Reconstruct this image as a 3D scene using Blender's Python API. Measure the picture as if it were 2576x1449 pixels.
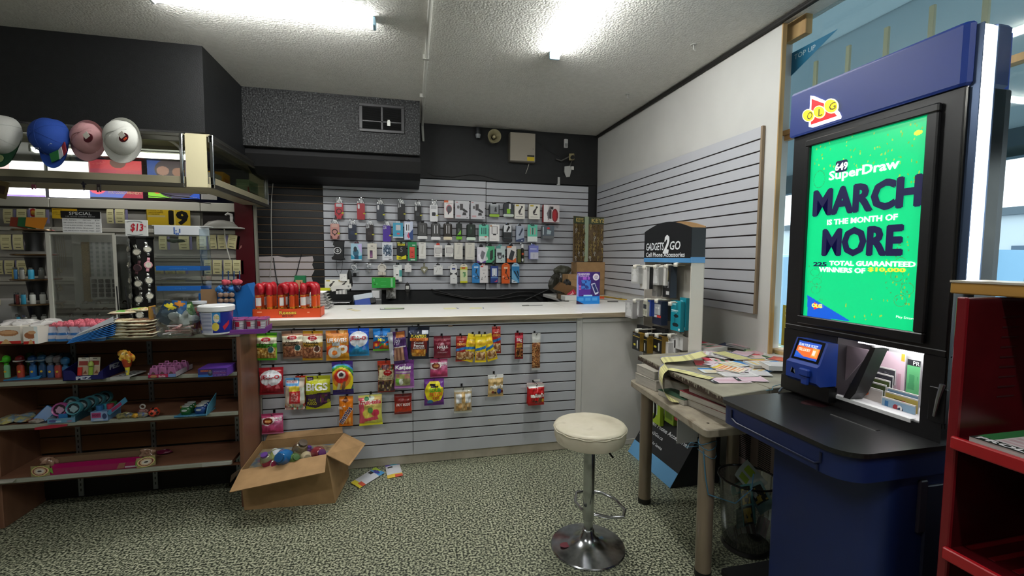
import bpy, math, random
from mathutils import Vector, Matrix, noise
from math import sin, cos, pi, radians, sqrt, atan2
for _o in list(bpy.data.objects): bpy.data.objects.remove(_o)
SC = bpy.context.scene
COL = SC.collection
# ---------------------------------------------------------------- camera, world, exposure
W_, H_, F_ = 2576, 1449, 1135.66
CAMZ = 1.5
def _basis(yaw, pitch, roll):
    f = Vector((sin(yaw)*cos(pitch), cos(yaw)*cos(pitch), sin(pitch)))
    r = Vector((cos(yaw), -sin(yaw), 0)); u = r.cross(f)
    return cos(roll)*r + sin(roll)*u, -sin(roll)*r + cos(roll)*u, f
RV, UV, FV = _basis(radians(13.0645), radians(-3.84633), radians(.40986))
cd = bpy.data.cameras.new('camera'); cam = bpy.data.objects.new('camera', cd); COL.objects.link(cam)
cd.sensor_width = 36.0; cd.lens = F_/W_*36.0; cd.clip_start = .02; cd.clip_end = 200
m = Matrix.Identity(4)
for i in range(3): m[i][0], m[i][1], m[i][2] = RV[i], UV[i], -FV[i]
m[2][3] = CAMZ; cam.matrix_world = m
SC.camera = cam
SC.view_settings.view_transform = 'Standard'; SC.view_settings.look = 'None'
SC.view_settings.gamma = 1; SC.view_settings.use_curve_mapping = False
SC.view_settings.exposure = 1.72
LAMP = 26.0        # strength of the ceiling battens
wd = bpy.data.worlds.new('sky'); SC.world = wd; wd.use_nodes = True
_b = wd.node_tree.nodes['Background']; _b.inputs[0].default_value = (.88, .94, 1, 1); _b.inputs[1].default_value = 1.15
def at(x, y, X=None, Y=None, Z=None):
    """the point of a plane X=, Y= or Z= of the shop that the photograph shows at x, y"""
    d = RV*((x-W_/2)/F_) + UV*(-(y-H_/2)/F_) + FV
    if X is not None: t = X/d.x
    elif Y is not None: t = Y/d.y
    else: t = (Z-CAMZ)/d.z
    return Vector((0, 0, CAMZ)) + d*t
# ---------------------------------------------------------------- materials
def lin(c):
    if isinstance(c, str):
        c = c.lstrip('#'); c = tuple(int(c[i:i+2], 16)/255 for i in (0, 2, 4))
    return tuple(v/12.92 if v <= .04045 else ((v+.055)/1.055)**2.4 for v in c)
_M = {}
def M(col, rough=.55, metal=0, emit=0, bump=0, bs=60, coat=0, alpha=None, spec=.5):
    k = (col, rough, metal, emit, bump, bs, coat, alpha, spec)
    if k in _M: return _M[k]
    mt = bpy.data.materials.new('mat_%d' % len(_M)); mt.use_nodes = True
    nt = mt.node_tree; p = nt.nodes['Principled BSDF']; c = lin(col)
    p.inputs['Base Color'].default_value = (*c, 1); p.inputs['Roughness'].default_value = rough
    p.inputs['Metallic'].default_value = metal; p.inputs['Specular IOR Level'].default_value = spec
    if coat: p.inputs['Coat Weight'].default_value = coat; p.inputs['Coat Roughness'].default_value = .1
    if emit: p.inputs['Emission Color'].default_value = (*c, 1); p.inputs['Emission Strength'].default_value = emit
    if alpha is not None: p.inputs['Alpha'].default_value = alpha
    if bump:
        t = nt.nodes.new('ShaderNodeTexCoord'); n = nt.nodes.new('ShaderNodeTexNoise'); b = nt.nodes.new('ShaderNodeBump')
        n.inputs['Scale'].default_value = bs; n.inputs['Detail'].default_value = 4
        b.inputs['Strength'].default_value = bump; b.inputs['Distance'].default_value = .01
        nt.links.new(t.outputs['Object'], n.inputs['Vector']); nt.links.new(n.outputs[0], b.inputs['Height']); nt.links.new(b.outputs[0], p.inputs['Normal'])
    _M[k] = mt; return mt
def clear(col='#ffffff', refl=.12, name='clear_film', rough=.08, fres=.6):
    """thin clear plastic or glass: lets most light through, reflects a little"""
    k = ('clr', col, refl, rough)
    if k in _M: return _M[k]
    mt = bpy.data.materials.new(name); mt.use_nodes = True; nt = mt.node_tree; nt.nodes.remove(nt.nodes['Principled BSDF'])
    o = nt.nodes['Material Output']; a = nt.nodes.new('ShaderNodeBsdfTransparent'); g = nt.nodes.new('ShaderNodeBsdfGlossy'); x = nt.nodes.new('ShaderNodeMixShader')
    l = nt.nodes.new('ShaderNodeLayerWeight'); l.inputs[0].default_value = .5; q = nt.nodes.new('ShaderNodeMath'); q.operation = 'MULTIPLY_ADD'
    q.inputs[1].default_value = fres; q.inputs[2].default_value = refl
    a.inputs[0].default_value = (*lin(col), 1); g.inputs['Roughness'].default_value = rough
    nt.links.new(l.outputs['Fresnel'], q.inputs[0]); nt.links.new(q.outputs[0], x.inputs[0]); nt.links.new(a.outputs[0], x.inputs[1]); nt.links.new(g.outputs[0], x.inputs[2]); nt.links.new(x.outputs[0], o.inputs[0])
    _M[k] = mt; return mt
def noisy(name, cols, scale=40, rough=.6, metal=0, stretch=(1, 1, 1), detail=3, bump=0, pos=None, kind='noise', spec=.5, contrast=None, bscale=None):
    """a surface whose colour runs through cols by a 3D noise"""
    k = (name,)
    if k in _M: return _M[k]
    mt = bpy.data.materials.new(name); mt.use_nodes = True; nt = mt.node_tree; p = nt.nodes['Principled BSDF']
    t = nt.nodes.new('ShaderNodeTexCoord'); mp = nt.nodes.new('ShaderNodeMapping'); mp.inputs['Scale'].default_value = stretch
    if kind == 'noise':
        n = nt.nodes.new('ShaderNodeTexNoise'); n.inputs['Detail'].default_value = detail
    else:
        n = nt.nodes.new('ShaderNodeTexVoronoi')
    n.inputs['Scale'].default_value = scale
    r = nt.nodes.new('ShaderNodeValToRGB'); e = r.color_ramp.elements
    pos = pos or [.3+.4*i/(len(cols)-1) for i in range(len(cols))]
    while len(e) < len(cols): e.new(.5)
    for i, c in enumerate(cols): e[i].position = pos[i]; e[i].color = (*lin(c), 1)
    nt.links.new(t.outputs['Object'], mp.inputs[0]); nt.links.new(mp.outputs[0], n.inputs['Vector']); nt.links.new(n.outputs[0], r.inputs[0]); nt.links.new(r.outputs[0], p.inputs['Base Color'])
    p.inputs['Roughness'].default_value = rough; p.inputs['Metallic'].default_value = metal; p.inputs['Specular IOR Level'].default_value = spec
    if bump:
        b = nt.nodes.new('ShaderNodeBump'); b.inputs['Strength'].default_value = bump; b.inputs['Distance'].default_value = .01
        src = n
        if bscale:
            src = nt.nodes.new('ShaderNodeTexNoise'); src.inputs['Scale'].default_value = bscale; src.inputs['Detail'].default_value = 3
            nt.links.new(mp.outputs[0], src.inputs['Vector'])
        nt.links.new(src.outputs[0], b.inputs['Height']); nt.links.new(b.outputs[0], p.inputs['Normal'])
    _M[k] = mt; return mt
def printed(name, rough=.35, emit=0, coat=0, metal=0):
    """print on card, foil or a screen: the colour is the mesh's own 'Col' attribute"""
    k = ('pr', name)
    if k in _M: return _M[k]
    mt = bpy.data.materials.new(name); mt.use_nodes = True; nt = mt.node_tree; p = nt.nodes['Principled BSDF']
    a = nt.nodes.new('ShaderNodeAttribute'); a.attribute_name = 'Col'; nt.links.new(a.outputs[0], p.inputs['Base Color'])
    p.inputs['Roughness'].default_value = rough; p.inputs['Coat Weight'].default_value = coat; p.inputs['Metallic'].default_value = metal
    if emit: nt.links.new(a.outputs[0], p.inputs['Emission Color']); p.inputs['Emission Strength'].default_value = emit
    _M[k] = mt; return mt
PCARD = printed('printed_card', .5); PFOIL = printed('printed_foil', .28, coat=.3)
# ---------------------------------------------------------------- mesh building
class MB:
    def __init__(s): s.v = []; s.f = []; s.c = []; s.col = None
    def add(s, vs, fs, c=None):
        n = len(s.v); s.v += [Vector(v) for v in vs]; s.f += [tuple(i+n for i in f) for f in fs]; s.c += [c]*len(fs); return s
    def box(s, x0, x1, y0, y1, z0, z1, b=0, c=None):
        if x0 > x1: x0, x1 = x1, x0
        if y0 > y1: y0, y1 = y1, y0
        if z0 > z1: z0, z1 = z1, z0
        b = min(b, (x1-x0)*.45, (y1-y0)*.45, (z1-z0)*.45)
        if b <= 0:
            return s.add([(x, y, z) for z in (z0, z1) for x, y in ((x0, y0), (x1, y0), (x1, y1), (x0, y1))],
                         [(3, 2, 1, 0), (4, 5, 6, 7), (0, 1, 5, 4), (1, 2, 6, 5), (2, 3, 7, 6), (3, 0, 4, 7)], c)
        pr = lambda k: [(x0+k, y0), (x1-k, y0), (x1, y0+k), (x1, y1-k), (x1-k, y1), (x0+k, y1), (x0, y1-k), (x0, y0+k)]
        vs = []
        for z, k, ins in ((z0, b, b*.7), (z0+b, b, 0), (z1-b, b, 0), (z1, b, b*.7)):
            for x, y in pr(k):
                cx, cy = (x0+x1)/2, (y0+y1)/2
                x2 = x - math.copysign(ins, x-cx); y2 = y - math.copysign(ins, y-cy); vs.append((x2, y2, z))
        fs = [tuple(reversed(range(8))), tuple(range(24, 32))]
        for r in range(3):
            for i in range(8): j = (i+1) % 8; fs.append((r*8+i, r*8+j, r*8+8+j, r*8+8+i))
        return s.add(vs, fs, c)
    def ring(s, pts_list, closed=True, cap0=True, cap1=True, c=None):
        n = len(pts_list[0]); vs = [p for r in pts_list for p in r]; fs = []
        for k in range(len(pts_list)-1):
            for i in range(n if closed else n-1):
                j = (i+1) % n; fs.append((k*n+i, k*n+j, (k+1)*n+j, (k+1)*n+i))
        if cap0 and closed: fs.append(tuple(reversed(range(n))))
        if cap1 and closed: fs.append(tuple(range((len(pts_list)-1)*n, len(pts_list)*n)))
        return s.add(vs, fs, c)
    def lathe(s, prof, cx=0, cy=0, cz=0, n=24, cap0=True, cap1=True, sx=1, sy=1, c=None):
        return s.ring([[(cx+r*sx*cos(2*pi*i/n), cy+r*sy*sin(2*pi*i/n), cz+z) for i in range(n)] for r, z in prof], True, cap0, cap1, c)
    def tube(s, pts, r, n=8, closed=False, c=None):
        pts = [Vector(p) for p in pts]; L = len(pts); rs = r if isinstance(r, (list, tuple)) else [r]*L; rings = []
        up = Vector((0, 0, 1))
        for i, p in enumerate(pts):
            a = pts[i-1] if (i or closed) else p; b = pts[(i+1) % L] if (i < L-1 or closed) else p
            d = (b-a).normalized()
            if d.length < .5: d = Vector((0, 0, 1))
            if abs(d.dot(up)) > .95: up = Vector((1, 0, 0)) if abs(d.x) < .9 else Vector((0, 1, 0))
            u = d.cross(up).normalized(); w = u.cross(d); up = w
            rings.append([p+(u*cos(2*pi*k/n)+w*sin(2*pi*k/n))*rs[i] for k in range(n)])
        if closed: rings.append(rings[0])
        return s.ring(rings, True, not closed, not closed, c)
    def prism(s, poly, a0, a1, axis='y', c=None, b=0):
        """poly in the two other axes; extruded from a0 to a1"""
        def mk(p, a):
            return {'x': (a, p[0], p[1]), 'y': (p[0], a, p[1]), 'z': (p[0], p[1], a)}[axis]
        if b:
            cx = sum(p[0] for p in poly)/len(poly); cy = sum(p[1] for p in poly)/len(poly)
            def ins(p):
                d = Vector((p[0]-cx, p[1]-cy)); l = d.length
                return (cx+d.x*(1-b/max(l, .001)), cy+d.y*(1-b/max(l, .001)))
            sg = math.copysign(b, a1-a0); q = [ins(p) for p in poly]
            return s.ring([[mk(p, a0) for p in q], [mk(p, a0+sg) for p in poly], [mk(p, a1-sg) for p in poly], [mk(p, a1) for p in q]], c=c)
        return s.ring([[mk(p, a0) for p in poly], [mk(p, a1) for p in poly]], c=c)
    def sheet(s, P, nu, nv, fn, c=None):
        """a surface fn(u, v) -> point, with colour c(u, v)"""
        vs = [fn(i/nu, j/nv) for j in range(nv+1) for i in range(nu+1)]; n = len(s.v); s.v += [Vector(v) for v in vs]
        for j in range(nv):
            for i in range(nu):
                a = n+j*(nu+1)+i; s.f.append((a, a+1, a+nu+2, a+nu+1)); s.c.append(c((i+.5)/nu, (j+.5)/nv) if callable(c) else c)
        return s
    def xf(s, mtx, i0=0):
        for i in range(i0, len(s.v)): s.v[i] = mtx @ s.v[i]
        return s
    def build(s, name, mat, parent=None, smooth=False, mw=None):
        me = bpy.data.meshes.new(name); me.from_pydata([tuple(v) for v in s.v], [], s.f)
        mats = mat if isinstance(mat, (list, tuple)) else [mat]
        for k in mats: me.materials.append(k)
        if any(c is not None for c in s.c):
            if any(isinstance(c, int) for c in s.c) and not any(isinstance(c, (str, tuple)) for c in s.c):
                me.polygons.foreach_set('material_index', [c or 0 for c in s.c])
            else:
                at_ = me.attributes.new('Col', 'FLOAT_COLOR', 'CORNER'); buf = []; cache = {}
                for f, c in zip(s.f, s.c):
                    c = c or '#808080'
                    if c not in cache: cache[c] = (*lin(c), 1)
                    buf.extend(cache[c]*len(f))
                at_.data.foreach_set('color', buf)
        if smooth:
            me.polygons.foreach_set('use_smooth', [True]*len(me.polygons))
            try: me.set_sharp_from_angle(angle=radians(38))
            except Exception: pass
        o = bpy.data.objects.new(name, me); COL.objects.link(o)
        if parent is not None: o.parent = parent
        if mw is not None: o.matrix_local = mw
        return o
def tag(o, label=None, cat=None, group=None, kind=None):
    if label: o['label'] = label
    if cat: o['category'] = cat
    if group: o['group'] = group
    if kind: o['kind'] = kind
    return o
def thing(name, label, cat, loc=(0, 0, 0), rz=0, group=None, rot=None):
    o = bpy.data.objects.new(name, None); COL.objects.link(o); o.location = loc; o.rotation_euler = rot or (0, 0, rz)
    o.empty_display_size = .05
    return tag(o, label, cat, group)
def struct(name, mb, mat, smooth=False): return tag(mb.build(name, mat, smooth=smooth), kind='structure')
def kids(o): return [c for c in bpy.data.objects if c.parent == o]
def dup(root, loc=None, rz=None, label=None, group=None, rot=None, scale=None):
    r = root.copy(); COL.objects.link(r)
    if loc is not None: r.location = loc
    if rz is not None: r.rotation_euler = (0, 0, rz)
    if rot is not None: r.rotation_euler = rot
    if scale is not None: r.scale = scale
    if label: r['label'] = label
    if group: r['group'] = group
    for ch in kids(root):
        c = ch.copy(); COL.objects.link(c); c.parent = r
        for g in kids(ch): d = g.copy(); COL.objects.link(d); d.parent = c
    return r
_T = {}
def text(parent, s, x0, x1, z0, z1, y=0, col='#ffffff', off=.0, name='lettering', fn=None, thick=.0003, mat=None, rot=0, shear=0, res=2):
    """lettering that fills x0..x1, z0..z1 of the plane y (facing -Y); fn bends it over a surface"""
    k = (s, off, res, shear)
    if k not in _T:
        cu = bpy.data.curves.new('t', 'FONT'); cu.body = s; cu.offset = min(off, .022); cu.resolution_u = res; cu.shear = shear; cu.align_x = 'CENTER'; cu.space_line = .95
        ob = bpy.data.objects.new('t', cu); COL.objects.link(ob); bpy.context.view_layer.update()
        me = bpy.data.meshes.new_from_object(ob.evaluated_get(bpy.context.evaluated_depsgraph_get()))
        _T[k] = ([tuple(v.co) for v in me.vertices], [tuple(p.vertices) for p in me.polygons])
        bpy.data.objects.remove(ob); bpy.data.curves.remove(cu); bpy.data.meshes.remove(me)
        if off > .022:      # heavier strokes: the same glyphs laid a little to either side
            V, Fc = _T[k]; e = off-.022; n = len(V); V2, F2 = [], []
            for i, (dx, dy) in enumerate(((-e, 0), (e, 0), (0, e*.6), (0, -e*.6))): V2 += [(v[0]+dx, v[1]+dy, i+1) for v in V]; F2 += [tuple(j+i*n for j in f) for f in Fc]
            _T[k] = (V2, F2)
    vs, fs = _T[k]
    if not vs: return None
    ax, bx = min(v[0] for v in vs), max(v[0] for v in vs); ay, by = min(v[1] for v in vs), max(v[1] for v in vs)
    sx = (x1-x0)/max(bx-ax, 1e-6); sy = (z1-z0)/max(by-ay, 1e-6); cx, cz = (x0+x1)/2, (z0+z1)/2; out = []
    for v in vs:
        px = (v[0]-(ax+bx)/2)*sx; pz = (v[1]-(ay+by)/2)*sy
        qx = cx+px*cos(rot)-pz*sin(rot); qz = cz+px*sin(rot)+pz*cos(rot)
        out.append((qx, (fn(qx, qz) if fn else y)-thick*(1+.4*v[2]), qz))
    b = MB(); b.add(out, fs)
    return b.build(name, mat or M(col, .4), parent)
# print layers on (u, v) in 0..1, v up.  r rect, e ellipse, p polygon, n random grains, g vertical blend, s stripes, o ring
def _hash(a, b, c): return (sin(a*127.1+b*311.7+c*74.7)*43758.5453) % 1.0
def _mix(a, b, t):
    f = lambda c: [int(c[1+2*i:3+2*i], 16) for i in range(3)]
    return '#%02x%02x%02x' % tuple(int(round(x+(y-x)*t)) for x, y in zip(f(a), f(b)))
def paint(base, layers):
    def c(u, v):
        k = base
        for L in layers:
            t = L[0]
            if t == 'r':
                if L[1] <= u <= L[3] and L[2] <= v <= L[4]: k = L[5]
            elif t == 'e':
                if ((u-L[1])/L[3])**2+((v-L[2])/L[4])**2 <= 1: k = L[5]
            elif t == 'o':
                d = ((u-L[1])/L[3])**2+((v-L[2])/L[4])**2
                if L[5] <= d <= 1: k = L[6]
            elif t == 'p':
                ins = False; P = L[1]; j = len(P)-1
                for i in range(len(P)):
                    if (P[i][1] > v) != (P[j][1] > v) and u < (P[j][0]-P[i][0])*(v-P[i][1])/(P[j][1]-P[i][1])+P[i][0]: ins = not ins
                    j = i
                if ins: k = L[2]
            elif t == 'n':
                if L[1] <= u <= L[3] and L[2] <= v <= L[4]:
                    q = L[6]; fu, fv = u*q, v*q*(L[7] if len(L) > 7 else 1); iu, iv = int(fu), int(fv); bd = 9; n_ = len(L[5])
                    for ju in (iu-1, iu, iu+1):
                        for jv in (iv-1, iv, iv+1):
                            dd = (ju+.15+.7*_hash(ju, jv, 3)-fu)**2+(jv+.15+.7*_hash(jv, ju, 5)-fv)**2
                            if dd < bd: bd, bj = dd, (ju, jv)
                    k = L[5][int(_hash(bj[0], bj[1], n_)*n_)]
            elif t == 'g':
                if L[1] <= u <= L[3] and L[2] <= v <= L[4]: k = _mix(L[5], L[6], (v-L[2])/(L[4]-L[2]))
            elif t == 's':
                if L[1] <= u <= L[3] and L[2] <= v <= L[4] and int((v if L[7] else u)*L[6]) % 2: k = L[5]
            elif t == 'd':       # diagonal band  a<u+slope*v<b
                if L[1] <= u+L[3]*v <= L[2]: k = L[4]
        return k
    return c
# ---------------------------------------------------------------- room shell
YB, XR, ZC = 5.10, 2.22, 2.95
GRAY = M('#b9bbc1', .45); GROOVE = M('#2a1a1a', .7); WHITE = M('#dcdcd6', .5); CREAM = M('#d8cfae', .45)
BLACKW = noisy('black_wall_paint', ['#101112', '#17181a'], 25, .5, bump=.15, bscale=180)
CHROME = M('#c9cbd0', .12, 1); ALU = M('#9b9a92', .32, 1); BLK = M('#0c0c0d', .35); STEEL = M('#8d8d8a', .35, 1)
WOOD = noisy('raw_wood', ['#b08d5c', '#c9a873', '#a07f52'], 9, .6, stretch=(1, 1, .15)); MDF = M('#8c7a63', .7); KRAFT = noisy('kraft_card', ['#9a7850', '#ab875c'], 14, .75)
floor = struct('floor', MB().box(-4, 2.6, -3, 5.3, -.1, 0), noisy('speckled_floor', ['#262a22', '#54594a', '#8d9078', '#b0b298'], 88, .42, detail=2.0, pos=[.38, .46, .54, .64]))
struct('ceiling', MB().box(-4, 2.4, -3, 5.3, ZC, ZC+.1), noisy('stippled_ceiling', ['#cbcac4', '#d4d3cd'], 30, .8, bump=.9, bscale=75, spec=.2))
struct('wall_back', MB().box(-4, 2.4, YB, YB+.1, 0, ZC), BLACKW)
struct('wall_left', MB().box(-4.1, -4, -3, 5.2, 0, ZC), M('#8b8880', .8))
struct('wall_front', MB().box(-4, 2.4, -3.1, -3, 0, ZC), M('#8f8c86', .8))
struct('wall_right', MB().box(XR, XR+.02, 2.39, YB, 0, 2.925).box(XR+.02, XR+.14, 2.45, YB, 0, ZC).box(XR+.06, XR+.18, -3, 2.45, 0, .9).box(XR+.06, XR+.18, -3, -.6, .9, ZC), noisy('white_board', ['#c6c6c2', '#cdcdc9'], 3, .55))
# black bulkheads under the ceiling
struct('wall_soffit', MB().box(-4, -1.375, 3.64, YB, 2.36, ZC), BLACKW)
struct('beam_bulkhead', MB().box(-1.375, .125, 4.40, YB, 2.455, ZC), noisy('black_stucco', ['#0d0e0f', '#1f2021', '#3c3d3e', '#6a6b6c'], 75, .5, bump=1, bscale=70, pos=[.36, .5, .6, .72]))
_p = [(4.46, 2.455), (4.44, 2.40), (4.50, 2.30), (4.62, 2.25), (YB, 2.23), (YB, 2.455)]
struct('beam_duct', MB().prism(_p, -1.375, .13, 'x'), M('#0c0c0e', .6))
struct('trim_1', MB().box(XR-.03, XR, 2.0, YB, 2.925, 2.945).tube([(XR-.02, .5, 2.935), (XR-.02, 3, 2.93), (XR-.02, 5.05, 2.93)], .012), M('#15130f', .6))
struct('trim_2', MB().box(-.85, 2.2, 5.07, YB, 2.36, 2.46).box(2.1, 2.2, 5.08, YB, 1.1, 2.37), M('#121213', .55))
# ceiling battens
def batten(label, loc, rz, L=1.2, k=1.0):
    t = thing('ceiling_light', label, 'ceiling light', loc, rz, None)
    MB().box(-L/2, L/2, -.03, .03, .03, .05, .004).build('housing', M('#d8d8d0', .5), t)
    n = 10; pr = [(.036*cos(pi+pi*i/n), .032+.034*sin(pi+pi*i/n)) for i in range(n+1)]
    MB().prism(pr, -L/2+.02, L/2-.02, 'x').build('tube', M('#fcfdfb', .5, emit=LAMP*k), t, True)
    for s in (-1, 1): MB().box(s*(L/2-.02), s*L/2, -.036, .036, -.002, .05, .004).build('end_cap', M('#8fb4c8' if s > 0 else '#cfd3d4', .5), t)
    return t
batten('lit strip lamp on the stippled ceiling, in front of the black soffit', (-.775, 2.98, 2.90), radians(.5))
batten('lit strip lamp running towards the stool, on the smoother half of ceiling', (1.03, 2.55, 2.90), radians(90.5))
batten('lit strip lamp on ceiling behind where the photo is taken', (1.0, -.3, 2.90), radians(90))
batten('added strip lamp under the soffit, brightening displays behind the long glass case', (-2.3, 4.42, 2.31), 0, 1.2, .14)  # added lamp brightening the dark displays; case reflections only hint at a source
batten('lit strip lamp over the shop aisle, outside the frame', (-1.4, .2, 2.90), 0)
t = MB().tube([(.135, -1, 2.935), (.14, 2.7, 2.935), (.15, 3.8, 2.935), (.17, 5.0, 2.935), (.17, 5.07, 2.91), (.18, 5.08, 2.75)], .014, 8)
for y in (1.5, 2.6, 3.4, 4.2): t.box(.12, .165, y, y+.03, 2.92, 2.95)
tag(t.build('cable_conduit', M('#b9b9b2', .5), smooth=True), 'thin grey cable conduit clipped across the stippled ceiling', 'conduit')
for i, p in enumerate([(1745, 112), (1578, 237)]):
    v = at(*p, Z=ZC); h = MB().lathe([(.02, -.004), (.022, 0)], 0, 0, 0, 14).tube([(0, 0, -.004), (0, 0, -.03), (.012, 0, -.038), (.012, 0, -.025)], .004)
    tag(h.build('ceiling_hook', M('#a9a9a4', .5), mw=Matrix.Translation(v)), ['small grey hook in the ceiling, nearer to the lamp', 'small grey hook in the ceiling, closer to the room corner'][i], 'hook')
# vent grille in the bulkhead
v = thing('vent_grille', 'black louvred vent grille set in the textured bulkhead', 'vent', (-.215, 4.395, 2.762))
MB().box(-.2, .2, -.012, 0, .10, .125, .003).box(-.2, .2, -.012, 0, -.125, -.10, .003).box(-.2, -.17, -.012, 0, -.1, .1, .003).box(.17, .2, -.012, 0, -.1, .1, .003).box(-.008, .008, -.01, 0, -.1, .1).box(-.17, .17, -.01, 0, -.035, -.025).build('frame', M('#2e2e30', .4), v)
g = MB()
for i in range(22): z = -.095+i*.009; g.add([(-.17, -.002, z), (.17, -.002, z), (.17, -.010, z-.005), (-.17, -.010, z-.005)], [(0, 1, 2, 3)])
g.build('louvres', M('#08080a', .8), v)
MB().box(-.17, .17, 0, .004, -.1, .1).build('backing', M('#050505', .8), v)
MB().box(.045, .075, -.02, -.012, -.065, -.02, .003).box(.05, .07, -.018, -.012, -.02, -.012).build('tag', WHITE, v)
# ---------------------------------------------------------------- slatwall sheets
PIT = .0762
def slatwall(name, label, x0, x1, zt, zb, first, loc, rz, mat, cat='slatwall', edge=True):
    t = thing(name, label, cat, loc, rz)
    zs = [zt]; z = first
    while z > zb+.02: zs.append(z); z -= PIT
    zs.append(zb); f = MB()
    for a, b in zip(zs, zs[1:]):
        top = a-(0 if a == zt else .0045); bot = b+(0 if b == zb else .0045)
        f.box(x0, x1, -.018, -.010, bot, top, .0015)
    f.build('face', mat, t); MB().box(x0+.001, x1-.001, -.010, 0, zb, zt).build('core', GROOVE, t)
    return t
SWA = slatwall('slatwall_sheet', 'grey slatwall sheet hung with phone cases, on black back wall', -.85, .868, 2.35, 1.14, 2.2765, (0, YB-.003, 0), 0, GRAY)
SWB = slatwall('slatwall_sheet', 'grey slatwall sheet behind the key rack, on black back wall', .874, 2.10, 2.345, 1.135, 2.2725, (0, YB-.003, 0), 0, GRAY)
SWC = slatwall('slatwall_sheet', 'empty grey slatwall sheet on the white board wall', -5.05, -2.5, 2.345, 1.145, 2.267, (XR, 0, 0), radians(-90), GRAY)
MB().box(-2.5, -2.485, -.02, 0, 1.145, 2.345).build('raw_edge', MDF, SWC)
SWC.location = (XR-.003, 0, 0)
SWD = slatwall('slatwall_sheet', 'black painted slatwall sheet with pale torn patch, beside red post', -1.50, -.853, 2.37, .9, 2.2765, (0, YB-.001, 0), 0, BLACKW)
[c for c in kids(SWD) if c.name.startswith("core")][0].data.materials[0] = M('#7b6147', .6)
_pp = [(-1.5, 1.49), (-1.30, 1.50), (-1.22, 1.485), (-1.1, 1.49), (-.965, 1.50), (-.955, 1.46), (-.97, 1.41), (-.95, 1.35), (-.98, 1.29), (-.96, 1.2), (-1.0, 1.14), (-1.5, 1.12)]
pt = MB()
zz = [2.2765-PIT*k for k in range(9, 17)]
def _clip(P, z0, z1):
    def cl(P, s, z):
        o = []
        for i in range(len(P)):
            a, b = P[i-1], P[i]; ia, ib = s*(a[1]-z) >= 0, s*(b[1]-z) >= 0
            if ia != ib: q = (z-a[1])/(b[1]-a[1]); o.append((a[0]+(b[0]-a[0])*q, z))
            if ib: o.append(b)
        return o
    return cl(cl(P, 1, z0), -1, z1) if P else []
for a, b in zip(zz, zz[1:]):
    q = _clip(_pp, b+.005, a-.005)
    if len(q) > 2: pt.prism(q, -.0195, -.0178, 'y')
pt.build('unpainted_patch', M('#c3b8b8', .6), SWD)
# ---------------------------------------------------------------- sales counter
ct = thing('sales_counter', 'long white-topped sales counter with slatwall front', 'counter', (0, 0, 0))
CY = 3.27
MB().box(-.96, 1.30, CY-.05, 4.12, 1.045, 1.08, .004).box(1.303, 2.215, CY-.03, 4.12, 1.045, 1.08, .004).box(1.55, 2.215, 4.12, 5.07, 1.045, 1.08, .004).build('top', noisy('white_laminate', ['#e6e3dc', '#efede8'], 5, .35), ct)
MB().box(-.96, 1.30, CY-.056, CY-.05, 1.043, 1.077).box(1.303, 2.215, CY-.036, CY-.03, 1.043, 1.077).build('edge_band', noisy('edge_band_wood', ['#8f7f68', '#b5a58c'], 20, .6, stretch=(.2, 1, 4)), ct)
MB().box(-.95, 1.27, CY-.02, CY+.02, 1.018, 1.045).box(-.95, 1.27, CY+.0, CY+.06, .0, .07, .004).box(-.95, 1.27, CY-.012, CY+.03, .07, .09).build('trim', noisy('aged_trim', ['#a39a88', '#c2b9a6'], 9, .6), ct)
MB().box(-.95, 1.27, CY+.02, 4.05, .03, 1.045).box(1.60, 2.2, 4.05, 5.05, 0, 1.045).build('body', M('#1c1b1b', .7), ct)
MB().box(1.272, 2.21, CY, CY+.02, 0, 1.045).box(1.272, 1.32, CY-.012, CY, 0, 1.045, .004).box(1.32, 2.21, CY-.012, CY, 1.0, 1.03, .004).box(1.27, 1.285, CY, 4.05, 0, 1.045).build('white_panel', noisy('counter_white', ['#c9c7c2', '#d3d1cc'], 4, .5), ct)
MB().box(1.272, 2.21, CY-.02, CY-.012, 0, .045, .003).build('kickboard', M('#c8c6bd', .5), ct)
SWE = slatwall('slatwall_sheet', 'grey slatwall sheet on counter front, crowded with nut and candy bags', -.95, .029, 1.03, .075, 1.006, (0, CY, 0), 0, GRAY)
SWF = slatwall('slatwall_sheet', 'grey slatwall sheet on counter front, behind the stool, sparsely hung', .032, 1.268, 1.03, .075, 1.006, (0, CY, 0), 0, GRAY)
MB().box(-.962, -.953, -.018, 0, .07, 1.03).build('end_strip', M('#b9b4a8', .5), SWE)
# ---------------------------------------------------------------- window bay and the street
XW = 2.33
def pane(name, x, y0, y1, z0, z1, mat): return struct(name, MB().box(x, x+.006, y0, y1, z0, z1), mat)
pane('window_1', XW+.03, -.6, 2.45, .95, ZC, clear('#e4ebeb', .02, 'shop_window_glass', .02, .07))
wf = MB().box(XW-.05, XW+.09, -.6, 2.45, .87, .925, .004).box(XR, XR+.03, 2.382, 2.39, .9, 2.925).box(XW, XW+.05, -.6, 2.45, 2.28, 2.31)
tag(wf.build('window_frame', WOOD), kind='structure'); bpy.data.objects['window_frame'].parent = bpy.data.objects['window_1']
def batt(y, k): 
    tag(MB().box(XW+.045, XW+.06, y-.012, y+.012, .925, 2.68 if k < 6 else 2.9, .002).build('window_batten', M('#d8ccaa', .6)), ['thin upright wooden batten on the window, beside the white board wall'] [0] if k == 0 else 'thin upright wooden batten on the shop window, behind the lottery kiosk', 'batten', None if k == 0 else 'window battens behind the kiosk')
for k in range(7): batt(2.50-.0-.2*k-.005*k, k)
tag(MB().box(XW-.03, XW+.02, 2.30, 2.47, 2.84, 2.955, .003).build('wood_block', WOOD), 'pale wooden block fixed at ceiling above the window corner', 'wood block')
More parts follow.
